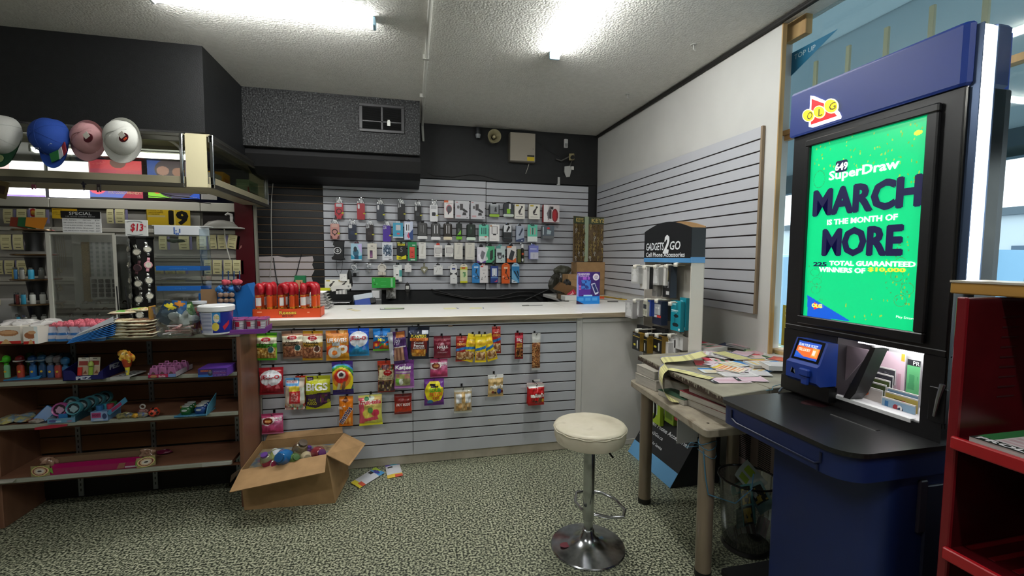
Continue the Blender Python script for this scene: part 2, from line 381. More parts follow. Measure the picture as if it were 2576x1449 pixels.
tag(MB().box(XW+.0, XW+.03, 2.28, 2.46, 2.25, 2.28).box(XW-.015, XW+.0, 2.27, 2.455, 2.28, 2.31, .003).build('wood_brace', M('#c09058', .6)), 'short wooden brace across window beside the kiosk header', 'wood brace')
# street side: sign fascia behind the glass, pavement, vehicle, buildings
FASC = bpy.data.materials.new('translucent_fascia'); FASC.use_nodes = True
_n = FASC.node_tree; _n.nodes.remove(_n.nodes['Principled BSDF']); _t = _n.nodes.new('ShaderNodeBsdfTranslucent'); _d = _n.nodes.new('ShaderNodeBsdfDiffuse'); _x = _n.nodes.new('ShaderNodeMixShader'); _x.inputs[0].default_value = .3
_t.inputs[0].default_value = (*lin('#aab6ba'), 1); _d.inputs[0].default_value = (*lin('#9fb0b6'), 1); _n.links.new(_t.outputs[0], _x.inputs[1]); _n.links.new(_d.outputs[0], _x.inputs[2]); _n.links.new(_x.outputs[0], _n.nodes['Material Output'].inputs[0])
struct('exterior_fascia', MB().box(2.95, 2.97, -2, 4.2, 2.12, 3.06).box(XW+.07, 2.97, -2, 4.2, 3.05, 3.06), FASC)
struct('exterior_lintel', MB().box(2.94, 3.02, -2, 4.2, 2.02, 2.16), M('#40565f', .6))
struct('ground_street', MB().box(2.4, 14, -8, 16, -.25, -.2), M('#8d9aa2', .8))
bd = thing('street_building', 'pale building across the street seen through the window', 'building', (12, 6, -.2))
MB().box(-.5, 3, -9, 9, 0, 2.6).build('wall', M('#c4ccd2', .8), bd); MB().box(-.6, 3, -9, 9, 2.6, 2.75).build('roof', M('#5b6770', .8), bd)
for k in range(7): MB().box(-.55, -.5, -8+k*2.4, -6.8+k*2.4, .9, 2.0).build('window', M('#425a70', .2), bd)
vn = thing('parked_van', 'light blue van parked outside, partly hidden by the kiosk', 'van', (5.4, 4.9, -.2), radians(90))
MB().prism([(-2, .3), (2.2, .3), (2.2, .95), (1.5, 1.1), (.95, 1.75), (-2, 1.8)], -.8, .8, 'y', b=.06).build('body', M('#86b4d4', .3, coat=.5), vn)
MB().prism([(1.42, 1.12), (.92, 1.68), (-.1, 1.68), (-.1, 1.12)], -.815, .815, 'y').build('side_window', M('#8fc4e0', .1), vn)
for x in (-1.3, 1.4):
    for s in (-1, 1): w = MB().lathe([(.3, -.1), (.34, -.07), (.34, .07), (.3, .1)], 0, 0, 0, 20); w.xf(Matrix.Translation((x, s*.75, .34)) @ Matrix.Rotation(pi/2, 4, 'X')); w.build('wheel', BLK, vn)
ws = thing('window_poster', 'yellow lottery poster stuck low on window, seen from its back', 'poster', (XW+.02, 2.2, 1.08), radians(-90))
MB().box(-.22, .22, 0, .003, -.13, .13, c='#d6c552').build('sheet', PCARD, ws)
for s_, a_, b_, h_ in (('GRATTEZ', .085, .115, .12), ('WIN', -.0, .07, .2)): text(ws, s_, -.2, -.2+h_, a_, b_, -.001, '#efe9c0', .01)
MB().box(-.19, -.11, -.002, 0, -.07, -.02).build('badge', M('#e8e6da', .5), ws)
text(ws, 'BET MGT', -.185, -.115, -.055, -.035, -.003, '#c05050')
tp = thing('window_sticker', 'teal top-up sticker on the upper window pane', 'sticker', (XW+.028, 2.36, 2.72), radians(-90))
MB().prism([(-.09, -.07), (-.09, .07), (.22, .07)], 0, -.001, 'y').build('film', M('#17688a', .4), tp)
text(tp, 'TOP UP', -.07, .08, .02, .05, -.0015, '#b8cbd0')
# ---------------------------------------------------------------- hung packs: shared builders
def rrect(w, h, r, n=4, cx=0, cz=0):
    P = []
    for sx, sz, a0 in ((1, 1, 0), (-1, 1, pi/2), (-1, -1, pi), (1, -1, 1.5*pi)):
        for i in range(n+1): a = a0+pi/2*i/n; P.append((cx+sx*(w/2-r)+r*cos(a), cz+sz*(h/2-r)+r*sin(a)))
    return P
def place(box, Y=None, X=None):
    """photo box x0,x1,y0,y1 of something upright at plane Y (facing the camera wall) or X (facing the shop from the side)"""
    x0, x1, y0, y1 = box; xm, ym = (x0+x1)/2, (y0+y1)/2
    k = dict(X=X) if X is not None else dict(Y=Y)
    a, b = at(x0, ym, **k), at(x1, ym, **k); t, u = at(xm, y0, **k), at(xm, y1, **k)
    w = (b-a).length if X is None else abs(a.y-b.y)
    return Vector(((t.x+u.x)/2 if X is None else X, (a.y+b.y)/2 if X is not None else Y, t.z)), w, t.z-u.z
def bag(name, label, box, Y, base, layers=(), texts=(), T=.02, tilt=0, group=None, cat='snack bag', seal=.10, seed=1, gloss=None, nx=44, ny=60, wr=1.0, hole=True, X=None, back=None, fan=0):
    loc, w, h = place(box, Y, X)
    t = thing(name, label, cat, loc, rot=(0, tilt, radians(-90) if X is not None else 0), group=group)
    sd = seed*7.3
    def H(x, z):
        u = max(-1, min(1, 2*x/w)); v = -z/h
        a = max(0, 1-u*u)**.55; m = min(1, max(0, (v-seal)/(.28))); n = min(1, max(0, (1-seal*.6-v)/.2))
        k = a*sin(m*pi/2)*sin(n*pi/2)**.8
        wv = wr*(.12*sin(7*u+3*v*5+sd)+.10*sin(13*v-5*u+sd*2)+.08*sin(19*u+11*v+sd)+.05*sin(31*v+sd))
        return -(.002+T*k*(1+wv)+.0012*sin(9*v*3+sd))
    c = paint(base, layers); mb = MB()
    def edge(v): return 1-.06*sin(pi*min(1, max(0, v)))*(.6+.4*sin(5*v+sd))
    mb.sheet(None, nx, ny, lambda u, v: ((u-.5)*w*edge(1-v), H((u-.5)*w, (v-1)*h), (v-1)*h), c)
    mb.sheet(None, 6, 8, lambda u, v: ((.5-u)*w*edge(1-v), -.001-.5*H((.5-u)*w, (v-1)*h)*.8, (v-1)*h), back or base)
    mb.build('wrapper', gloss or PFOIL, t, True)
    for tx in texts:
        s, u0, u1, v0, v1, col = tx[:6]; kw = tx[6] if len(tx) > 6 else {}
        text(t, s, (u0-.5)*w, (u1-.5)*w, (v0-1)*h, (v1-1)*h, 0, col, fn=lambda x, z: H(x, z)-.0028, **kw)
    return t
def carton(name, label, box, Y, base, layers=(), texts=(), D=.03, tilt=0, group=None, cat='boxed accessory', side=None, tab=0, tabcol=None, nx=36, ny=50, mat=None, X=None, rz=0, shape=None, bevel=0):
    loc, w, h = place(box, Y, X)
    t = thing(name, label, cat, loc, rot=(0, tilt, (radians(-90) if X is not None else 0)+rz), group=group)
    mb = MB(); c = paint(base, layers); side = side or base; b0 = -h; z1 = -tab*h; hh = h*(1-tab)
    mb.sheet(None, nx, ny, lambda u, v: ((u-.5)*w, -D, b0+v*hh), c)
    x0, x1 = -w/2, w/2
    for q in ([(x0, -D, b0), (x0, -D, z1), (x0, 0, z1), (x0, 0, b0)], [(x1, -D, z1), (x1, -D, b0), (x1, 0, b0), (x1, 0, z1)], [(x0, -D, z1), (x1, -D, z1), (x1, 0, z1), (x0, 0, z1)], [(x1, -D, b0), (x0, -D, b0), (x0, 0, b0), (x1, 0, b0)], [(x1, 0, b0), (x0, 0, b0), (x0, 0, z1), (x1, 0, z1)]): mb.add(q, [(0, 1, 2, 3)], side)
    mb.build('carton', mat or PCARD, t)
    if tab:
        P = [(x*1.0, z) for x, z in ((-w*.22, z1), (-w*.2, z1+tab*h*.7), (-w*.1, 0), (w*.1, 0), (w*.2, z1+tab*h*.7), (w*.22, z1))]
        MB().prism(P, -.0015, 0, 'y').build('hang_tab', M(tabcol or '#1c1c1e', .4), t)
    for tx in texts:
        s, u0, u1, v0, v1, col = tx[:6]; kw = tx[6] if len(tx) > 6 else {}
        text(t, s, (u0-.5)*w, (u1-.5)*w, b0+v0*hh, b0+v1*hh, -D-.0004, col, **kw)
    return t
FILM = clear('#f4f6f8', .10, 'clear_film')
def phone_case(label, box, Y, col, camera='pill', extra=None, tagc='#b9b42a', rough=.4, tilt=0, ring=None, group=None):
    loc, w, h = place(box, Y); t = thing('phone_case', label, 'phone case', loc, rot=(0, tilt, 0), group=group)
    ch = h*.74; z0 = -h+ch/2; D = .011
    MB().prism(rrect(w*.9, ch, w*.13, 4, 0, z0), 0, -D, 'y', b=.002).build('shell', M(col, rough, coat=.2), t, True)
    zt = -h+ch
    if camera == 'pill': MB().prism(rrect(w*.22, ch*.28, w*.1, 4, -w*.24, zt-ch*.2), -D, -D-.0012, 'y').build('camera_window', M('#c9c9cb', .3), t)
    elif camera == 'square': MB().prism(rrect(w*.38, ch*.22, w*.09, 4, -w*.2, zt-ch*.14), -D, -D-.0012, 'y').build('camera_window', M('#c9c9cb', .3), t)
    elif camera == 'dots':
        b = MB()
        for dx, dz in ((-.3, -.09), (-.1, -.09), (-.3, -.2), (-.1, -.17)):
            b.prism([(w*dx+w*.075*cos(a*pi/5), zt+ch*dz+w*.075*sin(a*pi/5)) for a in range(10)], -D, -D-.0012, 'y')
        b.build('camera_window', M('#c4c4c8', .3), t)
    elif camera == 'wide': MB().prism(rrect(w*.62, ch*.2, w*.06, 3, 0, zt-ch*.14), -D, -D-.0025, 'y').prism(rrect(w*.3, ch*.16, w*.06, 3, -w*.16, zt-ch*.14), -D-.0025, -D-.003, 'y').build('camera_window', M('#d0a79c' if 'pink' in label else '#b9babd', .35), t)
    if ring:
        n = 20; MB().ring([[(r*w*cos(2*pi*i/n), y, z0-ch*.02+r*w*sin(2*pi*i/n)) for i in range(n)] for r, y in ((.30, -D), (.30, -D-.003), (.22, -D-.003), (.22, -D))], cap0=False, cap1=False).box(-.004, .004, -D-.003, -D, z0-ch*.27, z0-ch*.18).build('ring_stand', M(ring, .4), t)
        for s in (-1, 1): MB().prism([(s*w*.45, -h+.004), (s*w*.2, -h+.004), (s*w*.3, -h+ch*.2), (s*w*.45, -h+ch*.26)], -D, -D-.0018, 'y').build('ridge', M(extra or ring, .4), t)
    elif extra: MB().prism(rrect(w*.42, ch*.22, w*.08, 2, 0, z0-ch*.05), -D, -D-.002, 'y').build('emblem', M(extra, .4), t)
    if tagc: MB().prism(rrect(w*.26, .014, .002, 1, w*.4, z0-ch*.12), -D-.001, -D-.002, 'y').build('price_tag', M(tagc, .5), t)
    # clear hanger above the case
    sd = len(label)
    mb = MB().sheet(None, 8, 6, lambda u, v: ((u-.5)*w*(1.02-.45*v), -.004-.006*sin(u*9+v*5+sd)*(1-v), zt-.012+(h-ch+.006)*v))
    mb.build('clear_hanger', FILM, t, True)
    b = MB()
    for k in range(4):
        a = (k-1.5)*.22; b.add([(a*w, -.012, zt-.004), (a*w+.004, -.012, zt-.002), (a*w*.3+.006, -.011, zt+(h-ch)*.7), (a*w*.3, -.012, zt+(h-ch)*.62)], [(0, 1, 2, 3)])
    b.build('crease_glint', M('#f2f2f2', .2), t)  # white slivers paint the glints on the creased clear film
    return t
def blister(name, label, box, Y, card, layers=(), texts=(), bub='#111111', foot='#e8e8e8', item=None, D=.022, cat='blister pack', group=None, tab='#1b1b1d', shape=.18):
    """rounded clear shell over a printed card"""
    loc, w, h = place(box, Y); t = thing(name, label, cat, loc, group=group)
    MB().prism(rrect(w, h*.9, w*shape, 4, 0, -h*.55), 0, -D*.8, 'y', b=.003).build('shell', M(bub, .18, coat=.5), t, True)
    mb = MB(); c = paint(card, layers); mb.sheet(None, 30, 44, lambda u, v: ((u-.5)*w*.8, -D*.8-.001, -h*.78+v*h*.68), c); mb.build('card', PCARD, t)
    MB().prism(rrect(w*.98, h*.17, w*.1, 3, 0, -h*.905), -D*.75, -D, 'y').build('footer', M(foot, .4), t)
    MB().prism(rrect(w*.4, h*.09, w*.1, 2, 0, -h*.055), 0, -.003, 'y').build('hang_tab', M(tab, .3), t)
    for tx in texts:
        s, u0, u1, v0, v1, col = tx[:6]; text(t, s, (u0-.5)*w*.8, (u1-.5)*w*.8, -h*.78+v0*h*.68, -h*.78+v1*h*.68, -D*.8-.0016, col)
    return t
# ---------------------------------------------------------------- snacks on the counter front
CB = CY-.018
def B(px, y0, y1, off=.05): return (px[0], px[1], y0, y1), CB-off
def hook_for(t, L=None):
    x, y, z = t.location; front = z < 1.2 and y < 3.4; back = (CB if front else YB-.018)-y
    b = MB().tube([(0, back-.001, -.002), (0, .004, -.012), (0, -.014, -.012), (0, -.024, .004)], .0026, 6).box(-.007, .007, back-.004, back-.001, -.012, .008)
    o = b.build('peg_hook', CHROME if not front else M('#4a4a4c', .3, 1), None, True); o.location = (x, y, z)
    return tag(o, 'dark wire peg hook on the counter front slatwall, holding a snack pack' if front else 'chrome wire peg hook on the back slatwall, holding a phone accessory', 'peg hook', 'hooks on the counter front' if front else 'hooks on the back wall')
RED, NAV, YEL, GRN = '#b5121b', '#1c2f8a', '#f2d21a', '#3fa535'
CASH = ['#e0b25a', '#c8923c', '#edcf85', '#d6a54e', '#9c6a22']; ALM = ['#a4684a', '#8c5138', '#b87d5c', '#c48b66', '#7a4630']
def nutbag(label, px, y0, y1, top, mid, kinds, line1, line2, seed, band=None, tilt=0):
    b, Y = B(px, y0, y1); band = band or mid
    return bag('nut_bag', label, b, Y, top, [('r', 0, .08, 1, .9, mid), ('r', 0, .62, 1, .84, '#efe8cf'), ('r', 0, .46, 1, .62, band), ('n', .05, .08, .95, .47, kinds, 15, 1.3), ('e', .5, .76, .26, .09, '#f4ead8'), ('e', .5, .76, .23, .075, RED), ('e', .74, .4, .16, .12, '#2a5a5a' if 'cashew' in label else '#5a3428'), ('o', .74, .4, .16, .12, .7, '#e8e0d0'), ('r', 0, 0, 1, .05, top)],
        [(line1, .18, .82, .57, .65, '#151208', dict(off=.02)), (line2, .06, .8, .485, .56, '#151208', dict(off=.02)), ('Great', .4, .62, .765, .81, '#ffffff'), ('fruits', .4, .62, .71, .75, '#ffffff')], T=.022, seed=seed, tilt=tilt)
snacks = []
S = snacks.append
S(nutbag('green topped bag of cashews, first in the top row on counter front', (645, 698), 837, 906, '#4cae22', '#9ac840', CASH, 'Cashews', 'Noix De Cajou', 1, '#4faf28', .02))
S(nutbag('brown topped bag of almonds, beside the cashews', (709, 763), 832, 902, '#8d6e5f', '#9a6b4f', ALM, 'Almonds', 'Amandes', 2, '#a58468', -.03))
S(nutbag('gold topped bag of almonds hanging beside the candy rings', (762, 813), 832, 906, '#c9941e', '#b0663f', ALM, 'Almonds', 'Amandes', 3, '#c49a3a', .02))
b, Y = B((820, 879), 831, 906)
S(bag('candy_bag', 'orange bag of white ring mint candies, top row', b, Y, '#e8a23e', [('g', 0, 0, 1, 1, '#e9a322', '#dd8a4a'), ('p', [(0, .45), (.3, .55), (.1, .2), (0, .2)], '#e2571e'), ('p', [(1, .2), (.6, .55), (1, .5)], '#dd4a1c'), ('n', .1, .88, .9, 1, ['#d9892f', '#c06a2c', '#eab36a'], 9), ('o', .38, .27, .29, .19, .18, '#f3f0ea'), ('e', .38, .27, .12, .075, '#e07a30'), ('o', .74, .38, .22, .14, .15, '#ece8e2'), ('r', .28, .5, .62, .62, '#b9c4cc')],
    [('LIFE SAVERS', .08, .9, .61, .75, '#ffffff', dict(off=.03)), ('MINT', .34, .6, .53, .59, '#ffffff')], T=.022, seed=4))
b, Y = B((876, 929), 826, 895)
def jello(label, b, Y, hi, lo, seed, tilt=0):
    return bag('candy_bag', label, b, Y, hi, [('g', 0, 0, 1, .5, lo, hi), ('e', .5, .62, .46, .28, '#e6e8ee'), ('p', [(.1, .1), (.25, .3), (.45, .42), (.6, .3), (.9, .38), (.95, .1), (.5, .02)], lo), ('p', [(.3, .3), (.42, .45), (.55, .3)], _mix(lo, '#ffffff', .35)), ('p', [(.65, .25), (.8, .42), (.9, .22)], _mix(hi, '#ffffff', .3)), ('r', 0, 0, 1, .04, lo), ('r', 0, .93, 1, 1, hi)], [('JELL-O', .1, .86, .56, .74, '#c3122a', dict(off=.03))], T=.022, seed=seed, tilt=tilt)
S(jello('blue bag of gelatin candies, next to the ring mints', b, Y, '#1f55c8', '#1d8cc0', 5))
b, Y = B((938, 982), 826, 882, .03)
S(bag('candy_bag', 'bright blue and green gummy bag behind the purple stick pack', b, Y, '#1679c8', [('r', .4, .6, .6, 1, '#0f5aa0'), ('p', [(0, .4), (.3, .5), (.6, .3), (1, .5), (1, .05), (0, .05)], '#b8322a'), ('n', .1, .12, .9, .35, ['#c33', '#e88a1f', '#4caf3c', '#1d7fc4'], 8) if 0 else ('n', .1, .12, .9, .35, ['#cc3333', '#e88a1f', '#4caf3c', '#1d7fc4'], 8), ('r', 0, 0, 1, .08, '#6fc23a')],
    [('Maynards', .12, .95, .6, .72, '#ffffff', dict(off=.02)), ('Mix', .3, .7, .45, .58, '#f6ea3a', dict(off=.02))], T=.018, seed=6))
b, Y = B((974, 1020), 834, 914, .09)
S(bag('candy_bag', 'tall silver and purple pack of candy sticks, overlapping the blue gummies', b, Y, '#4a2563', [('p', [(0, 0), (.18, 0), (.3, 1), (0, 1)], '#b9bec6'), ('r', .45, .8, .95, .98, '#b56a30'), ('p', [(.2, .08), (.8, .08), (.8, .5), (.3, .5)], '#b98a70'), ('s', .22, .1, .8, .48, '#8f5f50', 9, 0), ('p', [(.3, .5), (.95, .5), (.95, .54), (.3, .54)], '#e8e0e8'), ('p', [(.8, .02), (1, .02), (1, .5), (.9, .5)], '#5c2c7c')],
    [('Joly', .3, .68, .6, .8, '#e4e0f0', dict(shear=.4)), ], T=.012, seed=7, tilt=-.1, wr=1.8))
b, Y = B((1026, 1081), 822, 903, .08)
S(bag('nut_bag', 'navy bag of roasted orange peanuts, widest in the middle of top row', b, Y, '#161c33', [('r', .12, .58, .95, .66, '#e0792c'), ('r', .16, .2, .9, .58, '#6b1f1c'), ('n', .2, .1, .85, .32, ['#e8a53a', '#d58a28', '#f0bd5c', '#b96f20'], 13), ('r', .66, .78, .96, .9, '#c9ccd6'), ('e', .1, .12, .12, .08, '#161c33'), ('p', [(.1, .98), (.5, .98), (.1, .8)], '#3a425c')],
    [('PLANTERS', .16, .86, .675, .77, '#f2dc4a', dict(off=.03)), ('BAR NUTS', .2, .8, .6, .64, '#3a1408'), ('Coated', .3, .72, .49, .56, '#ffffff', dict(off=.02)), ('Peanuts', .3, .76, .41, .48, '#ffffff', dict(off=.02)), ('ARACHIDES', .26, .78, .34, .40, '#ffffff')], T=.026, seed=8, tilt=.03))
b, Y = B((1091, 1134), 845, 901, .06)
S(bag('candy_bag', 'maroon bag of cough drops above the pink heart bag', b, Y, '#7a1d33', [('r', 0, .86, 1, .9, '#5c1226'), ('e', .5, .62, .12, .1, '#b98a96'), ('g', 0, .04, 1, .2, '#a12a48', '#7a1d33')], [('HALLS.', .2, .84, .46, .58, '#ffffff', dict(off=.03)), ('RELIEF', .38, .64, .37, .42, '#e8c8d0'), ('SOULAGEMENT', .22, .8, .26, .31, '#e8c8d0')], T=.016, seed=9))
def nutbar(label, px, y0, y1, c1, c2, seed, tilt=0, off=.06, txt='#f1b64a', fx=None):
    b, Y = B(px, y0, y1, off)
    return bag('nut_pack', label, b, Y, c1, [('d', .9, 1.3, 1.1, '#2f74b8') if 0 else ('p', [(0, .40), (1, .50), (1, .60), (0, .50)], '#2f74b8'), ('r', 0, .05, 1, .38, c2), ('n', .08, .08, .92, .38, ['#d9b488', '#b98556', '#e6cda4', '#8e5c34'], 9, 2), ('r', 0, 0, 1, .05, c1), ('g', 0, .9, 1, 1, c1, _mix(c1, '#ffffff', .3))],
        [('NUT', .3, .7, .76, .81, '#f2e2c0'), ('CRUNCH', .1, .92, .64, .73, txt, dict(off=.02))], T=.012, seed=seed, tilt=tilt, nx=24, ny=60)
S(nutbar('narrow red nut pack with blue stripe, between maroon and yellow packs', (1147, 1174), 845, 909, '#a3261f', '#7d2a20', 10, .02))
S(nutbar('yellow nut pack fanned out towards the maroon bag', (1178, 1206), 841, 910, '#f1cf1d', '#e0b81c', 11, .25, .06))
S(nutbar('middle one of three yellow nut packs on one hook', (1196, 1224), 841, 911, '#f5d620', '#e0b81c', 12, .02, .085))
S(nutbar('yellow nut pack fanned out towards the single red pack', (1210, 1236), 841, 909, '#f1cf1d', '#e0b81c', 13, -.25, .06))
S(nutbar('narrow red nut pack with blue stripe, hung highest, alone on its hook', (1237, 1259), 821, 889, '#a3221f', '#8b3424', 14, -.02))
b, Y = B((1295, 1316), 837, 903)
S(bag('nut_pack', 'narrow dark red chocolate nut pack near the clear nut tube', b, Y, '#8f1320', [('n', .1, .06, .9, .45, ['#6b3a20', '#9a5c30', '#c08448', '#3c1c10'], 8, 2.2), ('r', .2, .45, .8, .62, '#d5963c'), ('p', [(.1, .65), (.9, .72), (.9, .9), (.1, .85)], '#b5203a')], [('Big', .2, .8, .66, .8, '#f4e6e0', dict(off=.02)), ('NUTS', .2, .85, .5, .58, '#5c1c10')], T=.012, seed=15, nx=12))
b, Y = B((1338, 1359), 838, 931)
S(bag('nut_tube', 'long clear tube of roasted nuts, last in the top row', b, Y, '#c9c9c4', [('r', 0, .06, 1, .76, '#8a5230'), ('n', 0, .06, 1, .74, ['#9a5f34', '#7a4422', '#b8804c', '#5c3018', '#c99a66'], 9, 4.4)], [], T=.012, seed=16, nx=12, ny=48))
MB().prism([(-.02, -.45), (.03, -.45), (.03, -.435), (-.02, -.44)], -.01, -.012).build('label_strip', WHITE, snacks[-1]).location = (0, 0, .09)
b, Y = B((652, 714), 924, 992, .05)
S(jello('red bag of gelatin candies, on the row below the cashews', b, Y, '#b01c2c', '#8c0f20', 17))
b, Y = B((744, 772), 945, 1018, .03)
S(bag('candy_bag', 'mixed red and green candy bag half hidden behind the clear roll bag', b, Y, '#d23b1e', [('r', 0, .1, 1, .7, '#6f8a3a'), ('n', .1, .1, .9, .5, ['#b33a2a', '#e0c24a', '#3c7a3a', '#7d4a28'], 7)], [], T=.014, seed=18))
b, Y = B((718, 768), 950, 1030, .08)
S(bag('candy_bag', 'clear bag of candy rolls with a blue and red header card', b, Y, '#c9b9a8', [('r', .02, .76, .72, 1, '#5a9ad0'), ('r', .06, .84, .66, .93, '#e8eef4'), ('r', .22, .6, .78, .75, '#e0c83c'), ('r', .25, .22, .8, .6, '#c4252c'), ('r', .8, .3, 1, .7, '#d8dcd0'), ('n', 0, .0, 1, .2, ['#c89a90', '#e8d8c8', '#b04a3c', '#8fa890', '#d9b86a'], 12)],
    [('ROCKETS', .1, .62, .855, .915, '#c0202c', dict(off=.02)), ('WILD', .35, .7, .48, .56, '#f4d8d0'), ('ROLLS', .35, .7, .38, .46, '#f4d8d0'), ('FRUIT', .35, .7, .28, .36, '#f4d8d0')], T=.026, seed=19, tilt=.02))
b, Y = B((769, 832), 945, 1028, .06)
S(bag('seed_bag', 'lime green and purple bag of seeds beside clear roll bag', b, Y, '#c3c71e', [('r', 0, .48, 1, .54, '#a9ad18'), ('p', [(0, .12), (0, .44), (.55, .5), (1, .5), (1, .22), (.4, .02)], '#3b2140'), ('p', [(.5, .04), (1, .2), (1, .04)], '#d3d42a'), ('n', .6, .2, .98, .45, ['#4d3a1c', '#6b2c58', '#8a8a2a', '#30203a'], 8), ('r', .06, .86, .32, .98, '#2c1836')],
    [('BiGS', .04, .9, .57, .8, '#f6f4f0', dict(off=.04)), ('TAKIS', .12, .42, .25, .34, '#c8c83a'), ('FUEGO', .08, .46, .14, .24, '#d8cc3a', dict(off=.02)), ('NEW', .09, .29, .89, .95, '#e8c8e8')], T=.02, seed=20))
b, Y = B((835, 888), 909, 992, .09)
S(bag('candy_bag', 'rainbow striped purple candy bag hung above the orange roll pack', b, Y, '#2c1c6c', [('r', 0, .9, 1, 1, '#4b2a94'), ('o', .45, .42, .75, .52, .82, '#3a8fd0'), ('o', .45, .42, .68, .47, .78, '#4aa83a'), ('e', .45, .42, .56, .41, '#e8d022'), ('e', .45, .5, .44, .28, '#e0862a'), ('e', .45, .56, .34, .2, '#c8261f'), ('e', .46, .62, .2, .11, '#efe8e0'), ('e', .45, .62, .12, .06, '#3a2c34'), ('p', [(.15, .1), (.32, .12), (.42, .34), (.3, .38)], '#d4c9a0'), ('p', [(.42, .14), (.62, .2), (.66, .42), (.52, .4)], '#7a5a3a'), ('r', 0, 0, 1, .16, '#2c1c6c')],
    [('pringle', .34, .62, .5, .545, '#f4f0ea')], T=.02, seed=21, tilt=-.02))
b, Y = B((854, 889), 996, 1071, .05)
t = bag('candy_roll_pack', 'orange roll candy pack with diagonal lettering, above carton flap', b, Y, '#e07c14', [('p', [(.2, .85), (.5, .98), (.7, .85), (.45, .78)], '#7a3a10'), ('n', .4, .05, .95, .3, ['#f09a30', '#e07c14', '#f6b458'], 7)], [], T=.018, seed=22, tilt=.02); S(t)
text(t, 'mentos', -.062, .062, -.145, -.105, -.0235, '#f2ecec', .06, rot=radians(58)); text(t, 'mentos', -.060, .060, -.141, -.109, -.0245, '#22205e', .02, rot=radians(58)); text(t, 'FRUIT', -.045, 0, -.085, -.065, -.02, '#fff4e0', .02, rot=.1)
b, Y = B((902, 961), 993, 1069, .055)
S(bag('candy_bag', 'pink and yellow fruit chew bag beside the orange roll pack', b, Y, '#d8d46a', [('g', 0, .05, 1, .95, '#c9cc48', '#e2c07c'), ('r', 0, .08, .22, .92, '#d8566c'), ('r', .0, .72, .9, .84, '#efe6d8'), ('e', .3, .42, .15, .12, '#e8d85a'), ('e', .72, .42, .17, .12, '#cf3550'), ('e', .5, .52, .12, .1, '#5f9a4a'), ('p', [(.2, .15), (.85, .2), (.8, .32), (.22, .26)], '#d04a62'), ('r', 0, 0, 1, .06, '#dedc2c'), ('e', .55, .9, .13, .07, '#e8efe0'), ('e', .35, .88, .1, .07, '#3f8a5a')],
    [('Fruit-tella', .06, .96, .72, .84, '#c01832', dict(off=.03)), ('CHEWY FRUIT', .3, .7, .64, .69, '#7c8a4a')], T=.022, seed=23, tilt=-.02))
b, Y = B((950, 993), 907, 986, .045)
S(bag('nut_bag', 'red and cream bag of seed mix half behind the purple candy bag', b, Y, '#7b2f22', [('r', 0, .85, 1, 1, '#b3341c'), ('n', .05, .66, .95, .86, ['#5a2a38', '#8a6a38', '#3c4a24', '#a04a28'], 9), ('p', [(.0, .4), (.08, .72), (.95, .72), (1, .4)], '#ddd0a6'), ('e', .6, .63, .26, .09, RED), ('n', .05, .04, .95, .38, ['#3a2a24', '#6b5230', '#a88a5c', '#4a2c44', '#c8b88a'], 11)], [('Great', .46, .74, .64, .68, '#fff4ea'), ('ENERGY MIX', .28, .86, .5, .55, '#3c2c14'), ("MELANGE D'ENERGIE", .1, .92, .43, .48, '#3c2c14')], T=.02, seed=24))
b, Y = B((992, 1042), 906, 976, .075)
S(bag('candy_bag', 'purple and green gummy bag, beside the red and cream seed mix', b, Y, '#8b3f9a', [('g', 0, .05, 1, .95, '#a462b0', '#7d3590'), ('r', .05, .56, .85, .64, '#b8a8b4'), ('r', .05, .1, .8, .54, '#a8ac70'), ('e', .25, .3, .2, .16, '#6fae3c'), ('e', .34, .26, .11, .13, '#e4e6dc'), ('e', .62, .3, .2, .14, '#8c8a5e'), ('n', .1, .36, .8, .52, ['#c9a06a', '#b8c070', '#c88a7a'], 8), ('r', 0, 0, 1, .05, '#c98ad0')],
    [('Katjes', .06, .84, .66, .83, '#ffffff', dict(off=.04))], T=.02, seed=25))
b, Y = B((1082, 1126), 903, 949, .05)
def jelly(label, b, Y, seed, hi='#c9457a'):
    return bag('candy_bag', label, b, Y, hi, [('g', 0, .06, 1, .6, '#b92c5c', '#d66a94'), ('p', [(0, .8), (0, .5), (.3, .44), (.62, .6), (.6, .86)], '#f0e4e2'), ('e', .32, .66, .24, .16, '#7a2418'), ('e', .32, .66, .15, .08, '#d08a3a'), ('p', [(.62, .9), (.62, .4), (.95, .55), (1, .9)], '#dd7aa6'), ('r', .66, .74, .74, .84, '#f4e0ea'), ('r', .84, .74, .92, .84, '#f4e0ea'), ('r', 0, 0, 1, .07, '#e07aa8')],
        [('LOVE', .62, .96, .66, .82, '#ffffff', dict(off=.03)), ('Beans', .2, .44, .63, .69, '#f4e0c0')], T=.018, seed=seed)
S(jelly('small pink heart candy bag below the maroon cough drop bag', b, Y, 26))
b, Y = B((658, 713), 1040, 1091, .05)
S(jelly('small pink heart candy bag, lowest on the counter, near carton', b, Y, 27))
b, Y = B((1067, 1117), 952, 1019, .07)
